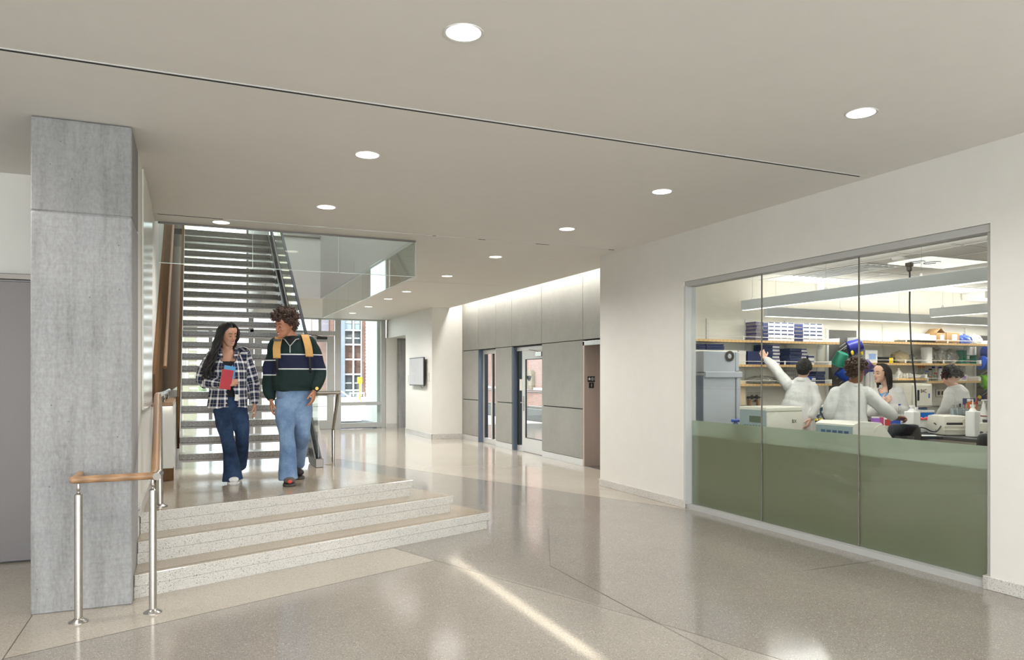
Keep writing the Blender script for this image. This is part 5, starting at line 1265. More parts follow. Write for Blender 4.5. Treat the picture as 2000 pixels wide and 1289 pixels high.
def bag(label, c0, c1, py0, z, mat=None, seed=0, y=None, cat='bag', name='plastic_bag', dp=.085):
    """slumped bag: a crumpled pillow standing on its shelf"""
    yf = YS + .03 if y is None else y; x0, x1 = xs(c0, yf), xs(c1, yf); zt = atY((c0 + c1) / 2, py0, yf).z; r = np.random.default_rng(seed)
    t = Thing(name, label, cat, ((x0 + x1) / 2, yf + .1, z)); b = B(); bm = bmesh.new(); bmesh.ops.create_icosphere(bm, subdivisions=4, radius=1)
    for v in bm.verts:
        q = v.co.copy(); n_ = math.sin(q.x * 7 + seed) * math.sin(q.y * 5 + q.z * 6) * .10 + math.sin(q.z * 11 + q.x * 9 + seed) * .06
        q = q * (1 + n_); e = .55
        v.co = Vector(((x0 + x1) / 2 + math.copysign(abs(q.x) ** e, q.x) * (x1 - x0) / 2 * (1 - .25 * max(0, q.z)), yf + .1 + q.y * dp, max(z + .001, (z + zt) / 2 + math.copysign(abs(q.z) ** .7, q.z) * (zt - z) / 2)))
    b._merge(bm); t.part('film', b, mat or m_bag, angle=20)
    b = B(); b.rings([((x0 + x1) / 2 + dx and Vector(((x0 + x1) / 2 + dx, yf + .1, zt - .01 + dz)), (rr, .004)) for dx, dz, rr in ((.001, -.02, .03), (.004, .01, .02), (.008, .025, .035))], 8); t.part('gathered_top', b, mat or m_bag)
bag('heap of clear dishes in a bag on the lowest left shelf', 1470, 1522, 734, Z3, m_bag, 2)
for k, (c0, c1, p0) in enumerate(((1754, 1782, 686), (1782, 1806, 692))): bag('clear bag with brown paper rings on the middle right shelf' if k == 0 else 'small clear bag left of the tall white card', c0, c1, p0, Z22, plain('kraft_contents', (170, 156, 128), .5) if k == 0 else m_bag, 5 + k)
for k, (c0, c1) in enumerate(((1822, 1838), (1838, 1856), (1855, 1878))): bag(('first', 'second', 'third')[k] + ' translucent bag right of the tall white card', c0, c1, 679 + k * 2, Z22, m_bag, 9 + k)
card_box('tall_card', 'tall narrow white card box among the clear bags', 'box', 1812, 1821, 678, Z22, .12, m_paper)
card_box('foam_slab', 'pale grey foam slab on the top right shelf', 'box', 1683, 1716, 661, ZT2, .2, plain('pale_foam', (206, 206, 208), .7))
card_box('kit_carton', 'white carton with blue marks on the middle right shelf', 'box', 1690, 1714, 684, Z22, .2, m_paper, lid=m_paper, print_=m_sky)
card_box('instrument_case', 'flat black case with yellow sticker on the middle right shelf', 'box', 1716, 1748, 697, Z22, .2, m_black, print_=None); card_box('sticker_box', 'yellow sticker box at the end of the black case', 'box', 1737, 1745, 699, Z22, .005, m_yellow, YS + .028)
for k, (c0, c1, p0) in enumerate(((1780, 1797, 654), (1798, 1816, 652), (1816, 1829, 655))):
    card_box('paper_pack', ('leftmost', 'middle', 'rightmost')[k] + ' white pack behind the black cord, top right shelf', 'box', c0, c1, p0, ZT2 + .035, .2, m_paper, group='white packs on the top right shelf')
b = B(); b.box(xs(1774), xs(1830), YS + .03, YB - .05, ZT2 + .001, ZT2 + .034, .002); single('shelf_tray', b, m_steel_d, 'dark tray under the white packs', 'tray', (xs(1800), YS + .1, ZT2))
def carton(label, c0, c1, py0, z, open_top):
    yf = YS + .03; x0, x1 = xs(c0, yf), xs(c1, yf); zt = atY(c0, py0, yf).z; t = Thing('cardboard_box', label, 'box', ((x0 + x1) / 2, yf + .11, z), 'cardboard boxes on the top right shelf')
    b = B(); b.box(x0, x1, yf, yf + .22, z + .001, zt, .003); t.part('body', b, m_cardb)
    b = B(); b.box(x0 + (x1 - x0) * .42, x0 + (x1 - x0) * .80, yf - .002, yf, z + (zt - z) * .25, zt - (zt - z) * .2); t.part('address_label', b, m_paper)
    if open_top:
        for s_ in (-1, 1):
            b = B(); e = x0 if s_ < 0 else x1; b.extrude([(e, yf, zt), (e, yf + .2, zt), ((x0 + x1) / 2 + s_ * .01, yf + .2, zt + .07), ((x0 + x1) / 2 + s_ * .01, yf, zt + .07)], (0, 0, .003)); t.part('flap', b, m_cardb)
    else:
        b = B(); b.box(x0, x1, yf + .1, yf + .13, zt, zt + .0015); t.part('tape', b, m_lam)
carton('open cardboard box with raised flaps on the top right shelf', 1829, 1847, 650, ZT2 + .012, True); carton('closed cardboard box right of the open one', 1849, 1874, 649, ZT2 + .012, False)
bag('shiny blue bag on the top right shelf', 1883, 1905, 654, ZT2, plain('blue_film', (70, 96, 176), .2), 21); bag('white bag box at the right end of the top shelf', 1906, 1924, 654, ZT2, m_paper, 23)
def tube_rack(label, c0, c1, py0, z, mat, y=None):
    yf = YS + .04 if y is None else y; x0, x1 = xs(c0, yf), xs(c1, yf); zt = atY(c0, py0, yf).z; t = Thing('tube_rack', label, 'rack', ((x0 + x1) / 2, yf + .06, z))
    for zz in (z + .012, (z + zt) / 2, zt - .006):
        b = B(); b.box(x0, x1, yf, yf + .11, zz - .004, zz + .004); t.part('plate', b, mat)
    for x in (x0, x1 - .006):
        b = B(); b.box(x, x + .006, yf, yf + .11, z + .001, zt); t.part('end_wall', b, mat)
    return t
tube_rack('tall green rack at the right end of the middle right shelf', 1880, 1888, 684, Z22, m_teal); tube_rack('green wire rack beside the tall green one', 1888, 1907, 693, Z22, m_teal)
# bottles
def bottle(label, px, py0, z, r, mat, cap=None, capm=None, y=None, name='bottle', cat='bottle', neck=.4, group=None, liquid=None, shoulder=.68):
    yf = YS + .08 if y is None else y; c = atY(px, py0, yf); H = c.z - z; base = Vector((c.x, yf, z)); t = Thing(name, label, cat, base, group)
    nr = r * neck
    b = B(); b.lathe([(r * .9, .001), (r, .01), (r, H * shoulder), (r * .9, H * (shoulder + .06)), (nr, H * .84), (nr, H * .90)], base, 20); body = t.part('body', b, mat)
    b = B(); b.lathe([(nr * 1.2, H * .88), (nr * 1.25, H * .89), (nr * 1.2, H), (nr * .3, H * 1.002)], base, 18); t.part('cap', b, capm or m_white)
    if liquid: b = B(); b.lathe([(r * .85, .004), (r * .93, .012), (r * .93, H * .42), (.002, H * .42)], base, 18); t.part('liquid', b, liquid)
    return t
bottle('large white wash bottle on the short right shelf', 1755.5, 719, Z32, .05, m_white, neck=.25, shoulder=.5)
for k, px in enumerate((1765, 1771, 1778)): bottle(('left', 'middle', 'right')[k] + ' small white jar beside the wash bottle', px, 729, Z32, .026, m_white, neck=.9, name='jar', cat='jar', group='small white jars', shoulder=.8)
def flask(label, px, py0, z, r, capm, y=None, liq=None):
    yf = YS + .1 if y is None else y; c = atY(px, py0, yf); H = c.z - z; base = Vector((c.x, yf, z)); t = Thing('flask', label, 'flask', base)
    b = B(); b.lathe([(r * .95, .001), (r, .008), (r * .96, .02), (r * .32, H * .72), (r * .32, H * .9), (r * .38, H * .92)], base, 22); t.part('glass', b, m_clear)
    if capm: b = B(); b.lathe([(r * .42, H * .88), (r * .42, H), (.002, H)], base, 16); t.part('cap', b, capm)
    if liq: b = B(); b.lathe([(r * .9, .004), (r * .92, .012), (r * .62, H * .34), (.002, H * .34)], base, 20); t.part('liquid', b, liq)
flask('conical flask with orange cap, left of the pair on the right bay shelf', 1796, 715, Z32, .052, m_orange, YS + .21); flask('conical flask with orange cap, right of the pair', 1804, 715, Z32, .052, m_orange, YS + .215)
m_cl2 = pane('reagent_glass', (.9, .92, .9), .1)
for px, py0, r, capm, lab in ((1810, 724, .032, m_blue, 'clear bottle with blue cap at the left of the reagent bottles'), (1817, 720, .034, m_black, 'clear bottle with black cap among the reagent bottles'), (1823, 715.5, .034, m_dblue, 'tall clear bottle with dark blue cap'), (1827, 728, .032, m_red, 'short clear bottle with red cap'), (1817, 735, .030, m_orange, 'shortest clear bottle with orange cap in front'), (1836, 716, .034, m_blue, 'white-labelled wash bottle with blue nozzle'), (1845, 717, .032, m_orange, 'bottle with orange cap behind the bent-over scientist')):
    bottle(lab, px, py0, Z33, r, m_white if 'wash' in lab else m_cl2, capm=capm, neck=.6, name='reagent_bottle', y=YS + (.06 if py0 > 722 else .15))
bottle('yellow-capped bottle beside the orange-capped one, far right bay', 1849, 722, Z33, .03, m_cl2, capm=m_yellow, neck=.6, name='reagent_bottle', y=YS + .05)
bag('crumpled white packet left of the reagent bottles', 1786, 1808, 731, Z32, m_paper, 31, YS - .03, dp=.045); card_box('slide_box', 'white and violet slide box on the far right shelf', 'box', 1874, 1889, 731, Z33, .15, m_paper, print_=m_violet); card_box('paper_stack', 'flat stack of pale paper at the right end of the lowest shelf', 'box', 1890, 1914, 735, Z33, .2, plain('pale_paper', (232, 222, 212), .8), lid=m_paper)
for k, px in enumerate((1692.5, 1700, 1707)): bottle(('left', 'middle', 'right')[k] + ' white tub with blue label on the rear shelf behind the woman', px, 722, Z32 - .14, .035, m_white, capm=m_blue, neck=.85, group='white tubs behind the woman', name='tub', cat='tub', shoulder=.8)
b = B(); b.box(xs(1684), xs(1722), YS, YB - .025, Z32 - .17, Z32 - .141, .001); single('wall_shelf', b, m_lam, 'short shelf under the white tubs behind the woman', 'shelf', (xs(1700), YS + .1, Z32 - .15))

# ---------------------------------------------------------------- freezer, wall boxes, rear bench
f0 = Vector((5.80, 7.42, 0)); x1 = atY(1445, 700, 7.42).x; zt = atY(1400, 686, 7.42).z
fz = Thing('freezer', 'tall grey laboratory freezer with a round vent, left in the lab window', 'freezer', (6.1, 7.8, 0))
xd = atY(1436.5, 700, 7.42).x
b = B(); b.box(5.80, xd, 7.42, 8.2, .08, zt - .27, .006); body = fz.part('cabinet', b, m_freezer)
b = B(); b.box(5.795, 5.80, 7.425, 8.2, .1, zt - .3); fz.part('side_skin', b, m_freezer_s, body)
b = B(); b.box(xd + .006, x1, 7.40, 8.19, .09, zt - .255, .008); fz.part('door', b, m_freezer)
b = B(); b.box(5.80, xd + .0, 7.42, 8.2, zt - .262, zt - .0, .006); hd_ = fz.part('top_housing', b, m_freezer)
b = B(); b.box(xd + .004, x1 - .01, 7.42, 8.2, zt - .25, zt - .005, .006); fz.part('control_panel', b, m_freezer)
b = B(); b.box(5.805, x1 + .02, 7.39, 7.42, zt - .33, zt - .255, .006); fz.part('lid_band', b, m_freezer)
vc = atY(1425, 695.5, 7.41); b = B(); b.lathe([(.062, 0), (.066, .004), (.066, .012), (.034, .012), (.034, 0)], (vc.x, 7.414, vc.z), 26, (0, -1, 0)); fz.part('vent_ring', b, m_steel_d)
b = B(); b.lathe([(.03, .0), (.032, .006), (.005, .008)], (vc.x, 7.414, vc.z), 22, (0, -1, 0)); fz.part('vent_hub', b, m_freezer)
for k in range(4):
    b = B(); b.box(5.82 + k * .12, 5.88 + k * .12, 7.5, 7.56, 0, .08, .01); fz.part('foot', b, m_black)
c = atY(1444, 744, YB - .2); x2 = atY(1457, 744, YB - .2).x; zb = atY(1450, 792, YB - .2).z
t = Thing('wall_cabinet', 'narrow cream wall cabinet between freezer and power outlets', 'cabinet', (c.x, YB, zb)); b = B(); b.box(c.x - .3, x2, YB - .2, YB - .003, zb, c.z, .005); t.part('case', b, plain('cream_metal', (226, 208, 170), .45)); b = B(); b.box(c.x + .02, x2 - .03, YB - .203, YB - .199, c.z - .08, c.z - .05); t.part('nameplate', b, m_navy)
def outlet_plate(label, c0, c1, p0, p1):
    a = atY(c0, p0, YB - .01); e = atY(c1, p1, YB - .01); t = Thing('outlet_plate', label, 'outlet', ((a.x + e.x) / 2, YB, (a.z + e.z) / 2)); b = B(); b.box(a.x, e.x, YB - .012, YB - .002, e.z, a.z, .002); t.part('cover', b, m_steel)
    for k in range(2):
        b = B(); x = a.x + (e.x - a.x) * (.3 + .4 * k); b.box(x - .02, x + .02, YB - .016, YB - .011, (a.z + e.z) / 2 - .03, (a.z + e.z) / 2 + .03, .002); t.part('socket', b, m_black)
    return t
t = outlet_plate('steel outlet plate with gas taps right of the freezer', 1461, 1485, 766, 785)
for px in (1463, 1480):
    c = atY(px, 776, YB - .05); b = B(); b.cyl((c.x, YB - .012, c.z), (c.x, YB - .07, c.z), .016, None, 12); b.box(c.x - .05, c.x + .06, YB - .08, YB - .06, c.z - .006, c.z + .006); t.part('tap', b, m_black)
    b = B(); b.box(c.x - .01, c.x + .03, YB - .07, YB - .02, c.z - .13, c.z - .03, .006); t.part('tag', b, m_cab)
outlet_plate('grey outlet plate left of the bent-over scientist', 1828, 1846, 760, 775)
b = B(); b.box(5.6, 12.9, YB - .05, YB - .003, 1.10, 1.16, .004); single('wire_raceway', b, m_lam, 'cream wiring raceway along the lab rear wall above the bench', 'raceway', (8, YB, 1.1))
ZB = .965
rb = Thing('rear_bench', 'black-topped maple bench along the lab rear wall', 'bench', (9, 7.9, 0))
b = B(); b.box(6.60, 12.9, YC, YB - .004, ZB - .035, ZB, .004); rb.part('worktop', b, m_top)
for k in range(7):
    x = 6.64 + k * .89; b = B(); b.box(x, x + .87, YC + .04, YB - .02, .1, ZB - .036); cbt = rb.part('cabinet', b, m_cab)
    b = B(); b.box(x + .01, x + .86, YC + .02, YC + .04, ZB - .2, ZB - .045, .003); dr = rb.part('drawer', b, m_cab, cbt)
    for q in (0, 1):
        b = B(); b.box(x + .01 + q * .43, x + .42 + q * .43, YC + .02, YC + .04, .12, ZB - .21, .003); rb.part('door', b, m_cab, cbt)
# items on the rear bench
bottle('clear squeeze bottle with white nozzle near the freezer', 1463, 803, ZB - .12, .045, m_cl2, neck=.3, y=YC - .30, name='squeeze_bottle', liquid=m_lam)
yb = YC + .06
b = B(); c = atY(1512, 790, yb); b.extrude([(c.x - .07, yb, ZB + .001), (c.x + .12, yb, ZB + .001), (c.x + .12, yb, ZB + .10), (c.x + .03, yb, ZB + .17)], (0, .16, 0)); t = Thing('ice_bucket', 'small black wedge-shaped container behind the reaching man', 'container', (c.x, yb, ZB)); t.part('body', b, m_black); b = B(); b.tube([(c.x + .03, yb + .08, ZB + .17), (c.x + .05, yb + .08, ZB + .21), (c.x + .09, yb + .08, ZB + .19)], .005); t.part('wire', b, m_chrome)
flask('yellow-filled flask left of the pair on the bench', 1589, 806, ZB, .075, None, yb, m_yliq); flask('smaller yellow-filled flask right of the pair', 1602, 808, ZB, .05, None, yb + .05, m_yliq)
c = atY(1591, 794, yb + .12); e = atY(1616, 818, yb + .12); t = Thing('power_supply', 'blue and white control unit with round knobs on the rear bench', 'instrument', (c.x, yb, ZB)); b = B(); b.box(c.x, e.x, yb + .12, yb + .4, ZB + .001, c.z, .008); t.part('case', b, m_bluegrey)
b = B(); b.box(c.x - .003, e.x + .003, yb + .1, yb + .41, c.z - .015, c.z + .01, .004); t.part('top_cover', b, m_white); b = B(); b.box(c.x + .02, c.x + .09, yb + .115, yb + .121, ZB + .08, c.z - .05); t.part('display', b, m_white)
for k in range(2):
    b = B(); b.cyl((c.x + .15 + .09 * k, yb + .12, ZB + .11), (c.x + .15 + .09 * k, yb + .095, ZB + .11), .022, None, 16); t.part('knob', b, m_white)
c = atY(1601, 780, yb + .2); t = Thing('pipette_stand', 'pale column stand on the rear bench right of the reaching man', 'stand', (c.x, yb + .2, ZB)); b = B(); b.box(c.x - .09, c.x + .08, yb + .42, yb + .54, ZB + .22, ZB + .25, .006); t.part('foot', b, m_ivory_g); b = B(); b.cyl((c.x, yb + .48, ZB + .25), (c.x, yb + .48, ZB + .47), .025, None, 14); t.part('column', b, m_lam); b = B(); b.box(c.x - .13, c.x + .12, yb + .415, yb + .545, ZB + .001, ZB + .219, .004); t.part('dark_base', b, m_top)
# big pale incubator behind the cord
a = atY(1765, 749, YC + .05); e = atY(1820, 795, YC + .05); t = Thing('incubator', 'large pale incubator with a dark handle on the rear bench behind the cord', 'incubator', ((a.x + e.x) / 2, YC + .3, ZB)); zb = e.z
b = B(); b.box(a.x, e.x, YC + .05, YB - .06, zb, a.z, .012, 2); cs = t.part('case', b, m_ivory); b = B(); b.box(atY(1787, 760, YC).x, e.x - .01, YC + .035, YC + .05, zb + .02, a.z - .02, .006); dr = t.part('door', b, m_ivory)
h = atY(1793.5, 772, YC + .03); b = B(); b.box(h.x - .018, h.x + .018, YC + .02, YC + .036, h.z - .08, h.z + .08, .006); t.part('handle', b, m_black, dr); b = B(); q = atY(1815, 773, YC + .03); b.box(q.x - .01, q.x + .014, YC + .032, YC + .036, q.z - .035, q.z + .035); t.part('indicator', b, m_blue, dr)
b = B(); b.box(a.x + .05, e.x - .05, YC + .08, YB - .1, ZB + .001, zb - .001, .01); t.part('base', b, m_bluegrey)
me = text_mesh('B4C', .075, .0006); o = link('handwriting', me, m_black, dr); q = atY(1804, 764, YC + .034); o.matrix_basis = Matrix.Translation(Vector((q.x, YC + .033, q.z)) - t.loc) @ Matrix.Rotation(math.pi / 2, 4, 'X')

# ---------------------------------------------------------------- window-side bench with two centrifuges
WB = .885
wbn = Thing('window_bench', 'low bench against the frosted glass carrying two pale machines', 'bench', (5.9, 5.8, 0))
b = B(); b.box(5.516, 6.22, 3.62, 7.27, WB - .03, WB, .002); wbn.part('worktop', b, m_top)
b = B(); b.box(5.66, 6.18, 3.64, 7.25, .001, WB - .032); wbn.part('cabinet', b, m_cab)
def cam_box(px0, px1, d, z0, py_top, dep):
    """footprint in the machine's own frame: turned square to the viewer's line"""
    return atD(px0, py_top, d), atD(px1, py_top, d)
def machine1():
    t = Thing('centrifuge', 'tall pale bench machine with a grey vented front, left of the dividing joint', 'instrument', (5.9, 6.3, WB))
    a = Vector((5.70, 6.72, 0)); zt = HCAM - 60 * 8.0 / FPX
    x0, x1_, y0, y1 = 5.66, 6.16, 6.17, 6.60
    b = B(); b.box(x0, x1_, y0, y1, WB + .001, zt - .05, .012, 2); t.part('body', b, m_ivory)
    b = B(); b.box(x0 - .012, x0, y0 + .01, y1 - .01, WB + .02, zt - .03, .004); fr_ = t.part('front_panel', b, m_ivory_g)
    b = B(); b.box(x0 - .012, x1_ + .0, y0 - .004, y1 + .004, zt - .05, zt, .022, 3); t.part('lid', b, m_ivory)
    b = B(); b.box(x0 - .016, x0 - .011, y0 + .08, y0 + .26, zt - .17, zt - .1, .001); t.part('display', b, plain('grey_display', (92, 104, 84), .3), fr_)
    for k in range(7):
        b = B(); b.box(x0 - .015, x0 - .011, y0 + .05 + k * .045, y0 + .07 + k * .045, WB + .03, zt - .2); t.part('vent_slot', b, m_bluegrey, fr_)
    me = text_mesh('BX', .055, .0006); o = link('handwriting', me, m_black, t.o); o.matrix_basis = Matrix.Translation(Vector((x0 + .38, y0 - .002, zt - .16)) - t.loc) @ Matrix.Rotation(math.pi / 2, 4, 'X')
machine1()
def machine2():
    t = Thing('centrifuge', 'low pale centrifuge with sloping lid and grey vents, on the dividing joint', 'instrument', (5.95, 5.35, WB))
    x0, x1_, y0, y1 = 5.68, 6.26, 5.06, 5.52; zt = HCAM - 88 * 7.25 / FPX
    b = B(); b.extrude([(x0, y0, WB + .001), (x1_, y0, WB + .001), (x1_, y0, WB + .03), (x0 + .36, y0, zt), (x0 + .08, y0, zt + .012), (x0, y0, zt - .015)], (0, y1 - y0, 0)); t.part('body', b, m_ivory)
    b = B(); b.box(x0 - .008, x0, y0 + .01, y1 - .01, WB + .01, zt - .03, .003); fr_ = t.part('front_panel', b, m_ivory_g)
    for k in range(5):
        b = B(); b.box(x0 - .011, x0 - .007, y0 + .05 + k * .07, y0 + .10 + k * .07, zt - .12, zt - .075); t.part('vent_slot', b, m_bluegrey, fr_)
    b = B(); b.rings([(Vector((x0 + .36 - .1 * math.cos(a), y0 - .003, zt - .09 + .07 * math.sin(a))), .0035) for a in np.linspace(-.2, 1.7, 10)], 6); t.part('lid_seam', b, m_lam)
machine2()
c = Vector((5.72, 6.74, WB)); t = Thing('blue_tap_bottle', 'blue-topped grey bottle left of the tall pale machine', 'bottle', c); b = B(); b.lathe([(.035, .001), (.035, .14), (.02, .17)], c, 16); t.part('body', b, m_bluegrey); b = B(); b.box(c.x - .06, c.x + .05, c.y - .02, c.y + .02, WB + .17, WB + .205, .01); b.cyl((c.x, c.y, WB + .15), (c.x, c.y, WB + .18), .018); t.part('cap', b, m_blue)

# ---------------------------------------------------------------- island bench
ZI = .93
isl = Thing('island_bench', 'dark-topped island bench crowded with equipment', 'bench', (8.0, 4.5, 0))
b = B(); b.box(7.42, 8.75, 1.0, 6.05, ZI - .035, ZI, .004); b.box(7.12, 7.425, 5.62, 6.05, ZI - .035, ZI, .002); isl.part('worktop', b, m_top)
b = B(); b.box(7.60, 8.6, 1.1, 5.85, .1, ZI - .036); isl.part('cabinet', b, m_lam)
b = B(); b.box(7.42, 7.44, 1.0, 5.95, ZI - .13, ZI - .036); isl.part('apron', b, plain('taupe_apron', (128, 120, 110), .5))
def isl_box(name, label, cat, px0, px1, py0, d, mat, dep=.2, z=ZI, bev=.008):
    a = atD(px0, py0, d); e = atD(px1, py0, d); r_ = (e - a); w = math.hypot(r_.x, r_.y); ang = math.atan2(r_.y, r_.x)
    mid = (a + e) / 2; t = Thing(name, label, cat, (mid.x, mid.y, z)); t.o.rotation_euler.z = ang; t.loc = Vector((0, 0, 0)); t.w = w; t.h = a.z - z; t.d = dep
    b = B(); b.box(-w / 2, w / 2, 0, dep, .001, t.h, bev, 2); t.part('body', b, mat); return t
# thermocycler
t = Thing('thermocycler', None, 'instrument'); bpy.data.objects.remove(t.o)
t = isl_box('thermocycler', 'white rounded bench machine with a dark grille, right part of the island', 'instrument', 1843.5, 1893, 812, 8.05, m_ivory, .34, bev=.05)
b = B(); b.box(-t.w / 2 + .03, t.w / 2 - .07, -.004, .01, t.h - .10, t.h - .075, .003); t.part('grille', b, m_black)
for zz in (.06, .10):
    b = B(); b.box(-t.w / 2 + .005, t.w / 2 - .05, -.006, .01, zz, zz + .006); t.part('seam', b, m_lam)
b = B(); b.box(-t.w / 2 + .02, t.w / 2 - .02, .02, .3, -.0, .012); t.part('base', b, m_black)
b = B(); b.rings([(Vector((t.w / 2 - .06 + .045 * math.cos(a), -.004, t.h - .13 + .09 * math.sin(a))), .004) for a in np.linspace(.3, 2.2, 10)], 6); t.part('curved_edge', b, m_lam)
def jug(label, px, py0, py1, d, w, mat=m_white):
    a = atD(px, py0, d); t = Thing('carboy', label, 'bottle', (a.x, a.y, ZI)); H = a.z - ZI; b = B(); b.box(a.x - w / 2, a.x + w / 2, a.y - w / 2, a.y + w / 2, ZI + .001, ZI + H * .80, w * .18, 3); t.part('body', b, mat); b = B(); b.lathe([(w * .42, H * .78), (w * .26, H * .86), (w * .2, H * .9), (w * .2, H * .93)], (a.x, a.y, ZI), 18); t.part('neck', b, mat); b = B(); b.lathe([(w * .25, H * .92), (w * .26, H), (.003, H)], (a.x, a.y, ZI), 18); t.part('cap', b, m_white); return t, a, H
jug('tall white square bottle beside the drop cord', 1781.5, 792, 840, 8.35, .125)
t, a, H = jug('white square jug with pump top right of the white bench machine', 1900, 790, 852, 7.9, .105); b = B(); b.tube([(a.x, a.y, ZI + H), (a.x, a.y, ZI + H + .05), (a.x - .06, a.y + .01, ZI + H + .045)], .007); t.part('pump', b, m_white)
a = atD(1921, 782, 8.3); t = Thing('pump_dispenser', 'conical white pump dispenser near the right window edge', 'dispenser', (a.x, a.y, ZI)); H = a.z - ZI; b = B(); b.lathe([(.055, .001), (.058, .02), (.055, H * .55), (.02, H * .78), (.016, H * .9)], (a.x, a.y, ZI), 20); t.part('body', b, m_white); b = B(); b.tube([(a.x, a.y, ZI + H * .88), (a.x, a.y, ZI + H), (a.x + .06, a.y - .01, ZI + H)], .009); b.tube([(a.x, a.y, ZI + H), (a.x - .03, a.y, ZI + H)], .009); t.part('pump', b, m_white)
t = isl_box('tray_bin', 'white plastic tub with red discs on its rim', 'tub', 1785, 1834, 819, 8.47, m_white, .15, bev=.03); zt_ = t.h
b = B(); b.box(-t.w / 2 - .01, t.w / 2 + .01, -.01, .16, zt_ - .012, zt_ + .004, .004); t.part('rim', b, m_white); b = B(); b.box(-t.w / 2, t.w / 2, -.013, -.008, zt_ - .004, zt_ + .006); t.part('red_edge', b, m_red)
base = t.o
for k, px in enumerate((1794, 1813)):
    c = atD(px, 817, 8.53); b = B(); b.lathe([(.05, .0), (.055, .012), (.035, .03), (.004, .034)], (c.x, c.y, c.z - .015), 20); single('red_disc', b, m_red, ('left' if k == 0 else 'right') + ' red disc lying on the white tub', 'disc', (c.x, c.y, c.z - .015), 'red discs')
t = isl_box('cool_box', 'blue box with white lid behind the white tub', 'box', 1799, 1825, 801, 8.72, m_cool, .13, z=ZI + .001, bev=.01); b = B(); b.box(-t.w / 2 - .006, t.w / 2 + .006, -.006, .136, t.h - .03, t.h, .006); t.part('lid', b, m_white)
t = isl_box('tube_stand', 'white two-post stand by the gloved hand', 'stand', 1751, 1763, 812, 8.5, m_white, .03)
for px, py, mat, lab, w in ((1713, 817, m_violet, 'violet rack on the island left of the red one', 15), (1722, 818, m_pink, 'crimson rack between the violet and red racks', 12), (1733, 819, m_red, 'red rack with white handle on the island', 16), (1742, 822, m_blue, 'blue rack right of the red rack', 11), (1752, 818, m_blue, 'blue tip rack behind the white stand', 16)):
    t = isl_box('tube_rack', lab, 'rack', px - w / 2 + 1, px + w / 2 - 1, py, 8.42 if mat is not m_blue else 8.44, mat, .07, bev=.004); b = B(); b.box(-t.w / 2 + .004, t.w / 2 - .004, .004, .066, t.h, t.h + .016, .003); t.part('tips', b, m_white if mat is not m_pink else m_pink)
    if mat is m_red: b = B(); b.tube([(-t.w / 2 - .0, -.012, .0), (-t.w / 2, -.012, t.h), (t.w * .2, -.012, t.h + .01)], .006); t.part('handle', b, m_white)
t = isl_box('balance', 'low white balance tray in front of the racks', 'instrument', 1714, 1737, 832, 8.3, m_ivory, .09, bev=.004); b = B(); b.box(-t.w / 2 - .01, t.w / 2 + .01, -.01, .10, .0, .012); t.part('base', b, m_black)
bottle('clear vial with blue cap held up near the fist', 1757, 789, 1.1265, .014, m_cl2, capm=m_dblue, y=atD(1757, 789, 8.515).y, neck=.8, name='vial', cat='vial')
for k, px in enumerate((1862, 1869.5, 1875, 1881.5, 1888)):
    a = atD(px, 792 - (2 if k == 2 else 0), 8.5); t = Thing('pipettor', ('first', 'second', 'third', 'fourth', 'fifth')[k] + ' upright grey pipettor in the row behind the white bench machine', 'pipettor', (a.x, a.y, 1.13), 'row of grey pipettors'); b = B(); b.cyl((a.x, a.y, 1.132), (a.x, a.y, a.z - .03), .016, None, 12); t.part('barrel', b, m_chrome if k % 2 else m_ivory_g); b = B(); b.cyl((a.x, a.y, a.z - .03), (a.x, a.y, a.z + .01), .010, .012, 12); t.part('plunger', b, m_black if k == 2 else m_chrome); b = B(); b.box(a.x - .024, a.x + .024, a.y - .02, a.y + .02, 1.131, 1.20, .004); t.part('holder', b, m_ivory_g)
a = atD(1858, 806, 8.5); e = atD(1893, 806, 8.5); b = B(); b.prism([(a.x, a.y - .02), (e.x, e.y - .02), (e.x + .06, e.y + .08), (a.x + .06, a.y + .08)], 1.095, 1.13, .003); b.prism([(a.x + .02, a.y), (e.x - .02, e.y), (e.x + .03, e.y + .06), (a.x + .07, a.y + .06)], ZI + .001, 1.095); single('pipettor_shelf', b, m_steel_d, 'dark stand carrying the row of grey pipettors', 'stand', (a.x, a.y, ZI))
t = isl_box('glove_box', 'orange, white and dark blue glove carton behind the pump jug', 'box', 1888, 1905, 778, 8.7, m_navy, .08, bev=.004)
b = B(); b.lathe([(.002, -.003), (.075, -.003), (.075, .001)], (0, -.001, t.h * .72), 24, (0, -1, 0)); t.part('orange_disc', b, m_orange)
b = B(); b.box(-t.w / 2 + .003, t.w / 2 - .06, -.003, 0, t.h - .04, t.h - .006); t.part('white_band', b, m_white)
t = isl_box('vortex_mixer', 'small ivory mixer with dark knobs at the right window edge', 'instrument', 1915, 1950, 826, 7.85, m_ivory, .18, bev=.02)
for q in (-.09, -.02):
    b = B(); b.cyl((q, 0, .05), (q, -.02, .05), .013, None, 12); t.part('knob', b, m_black)
b = B(); b.lathe([(.03, t.h), (.034, t.h + .03), (.02, t.h + .035)], (.02, .09, 0), 16); t.part('cup', b, m_black)
def cable(label, pts, d, r, mat):
    q = [atD(a, c_, d) for a, c_ in pts]; b = B(); b.rings(crom(q, [r] * len(q), 4), 6); single('cable', b, mat, label, 'cable', q[0])
cable('red tubing looping down beside the pump dispenser', [(1909, 790), (1908, 780), (1910, 777), (1905, 790), (1906, 806), (1915, 812), (1930, 813), (1945, 814)], 8.2, .007, plain('dark_red_tube', (140, 40, 40), .4))
cable('black cable sagging in front of the white tub', [(1790, 838), (1798, 835), (1808, 837), (1818, 842), (1828, 843), (1834, 838), (1838, 832)], 8.1, .007, m_black)
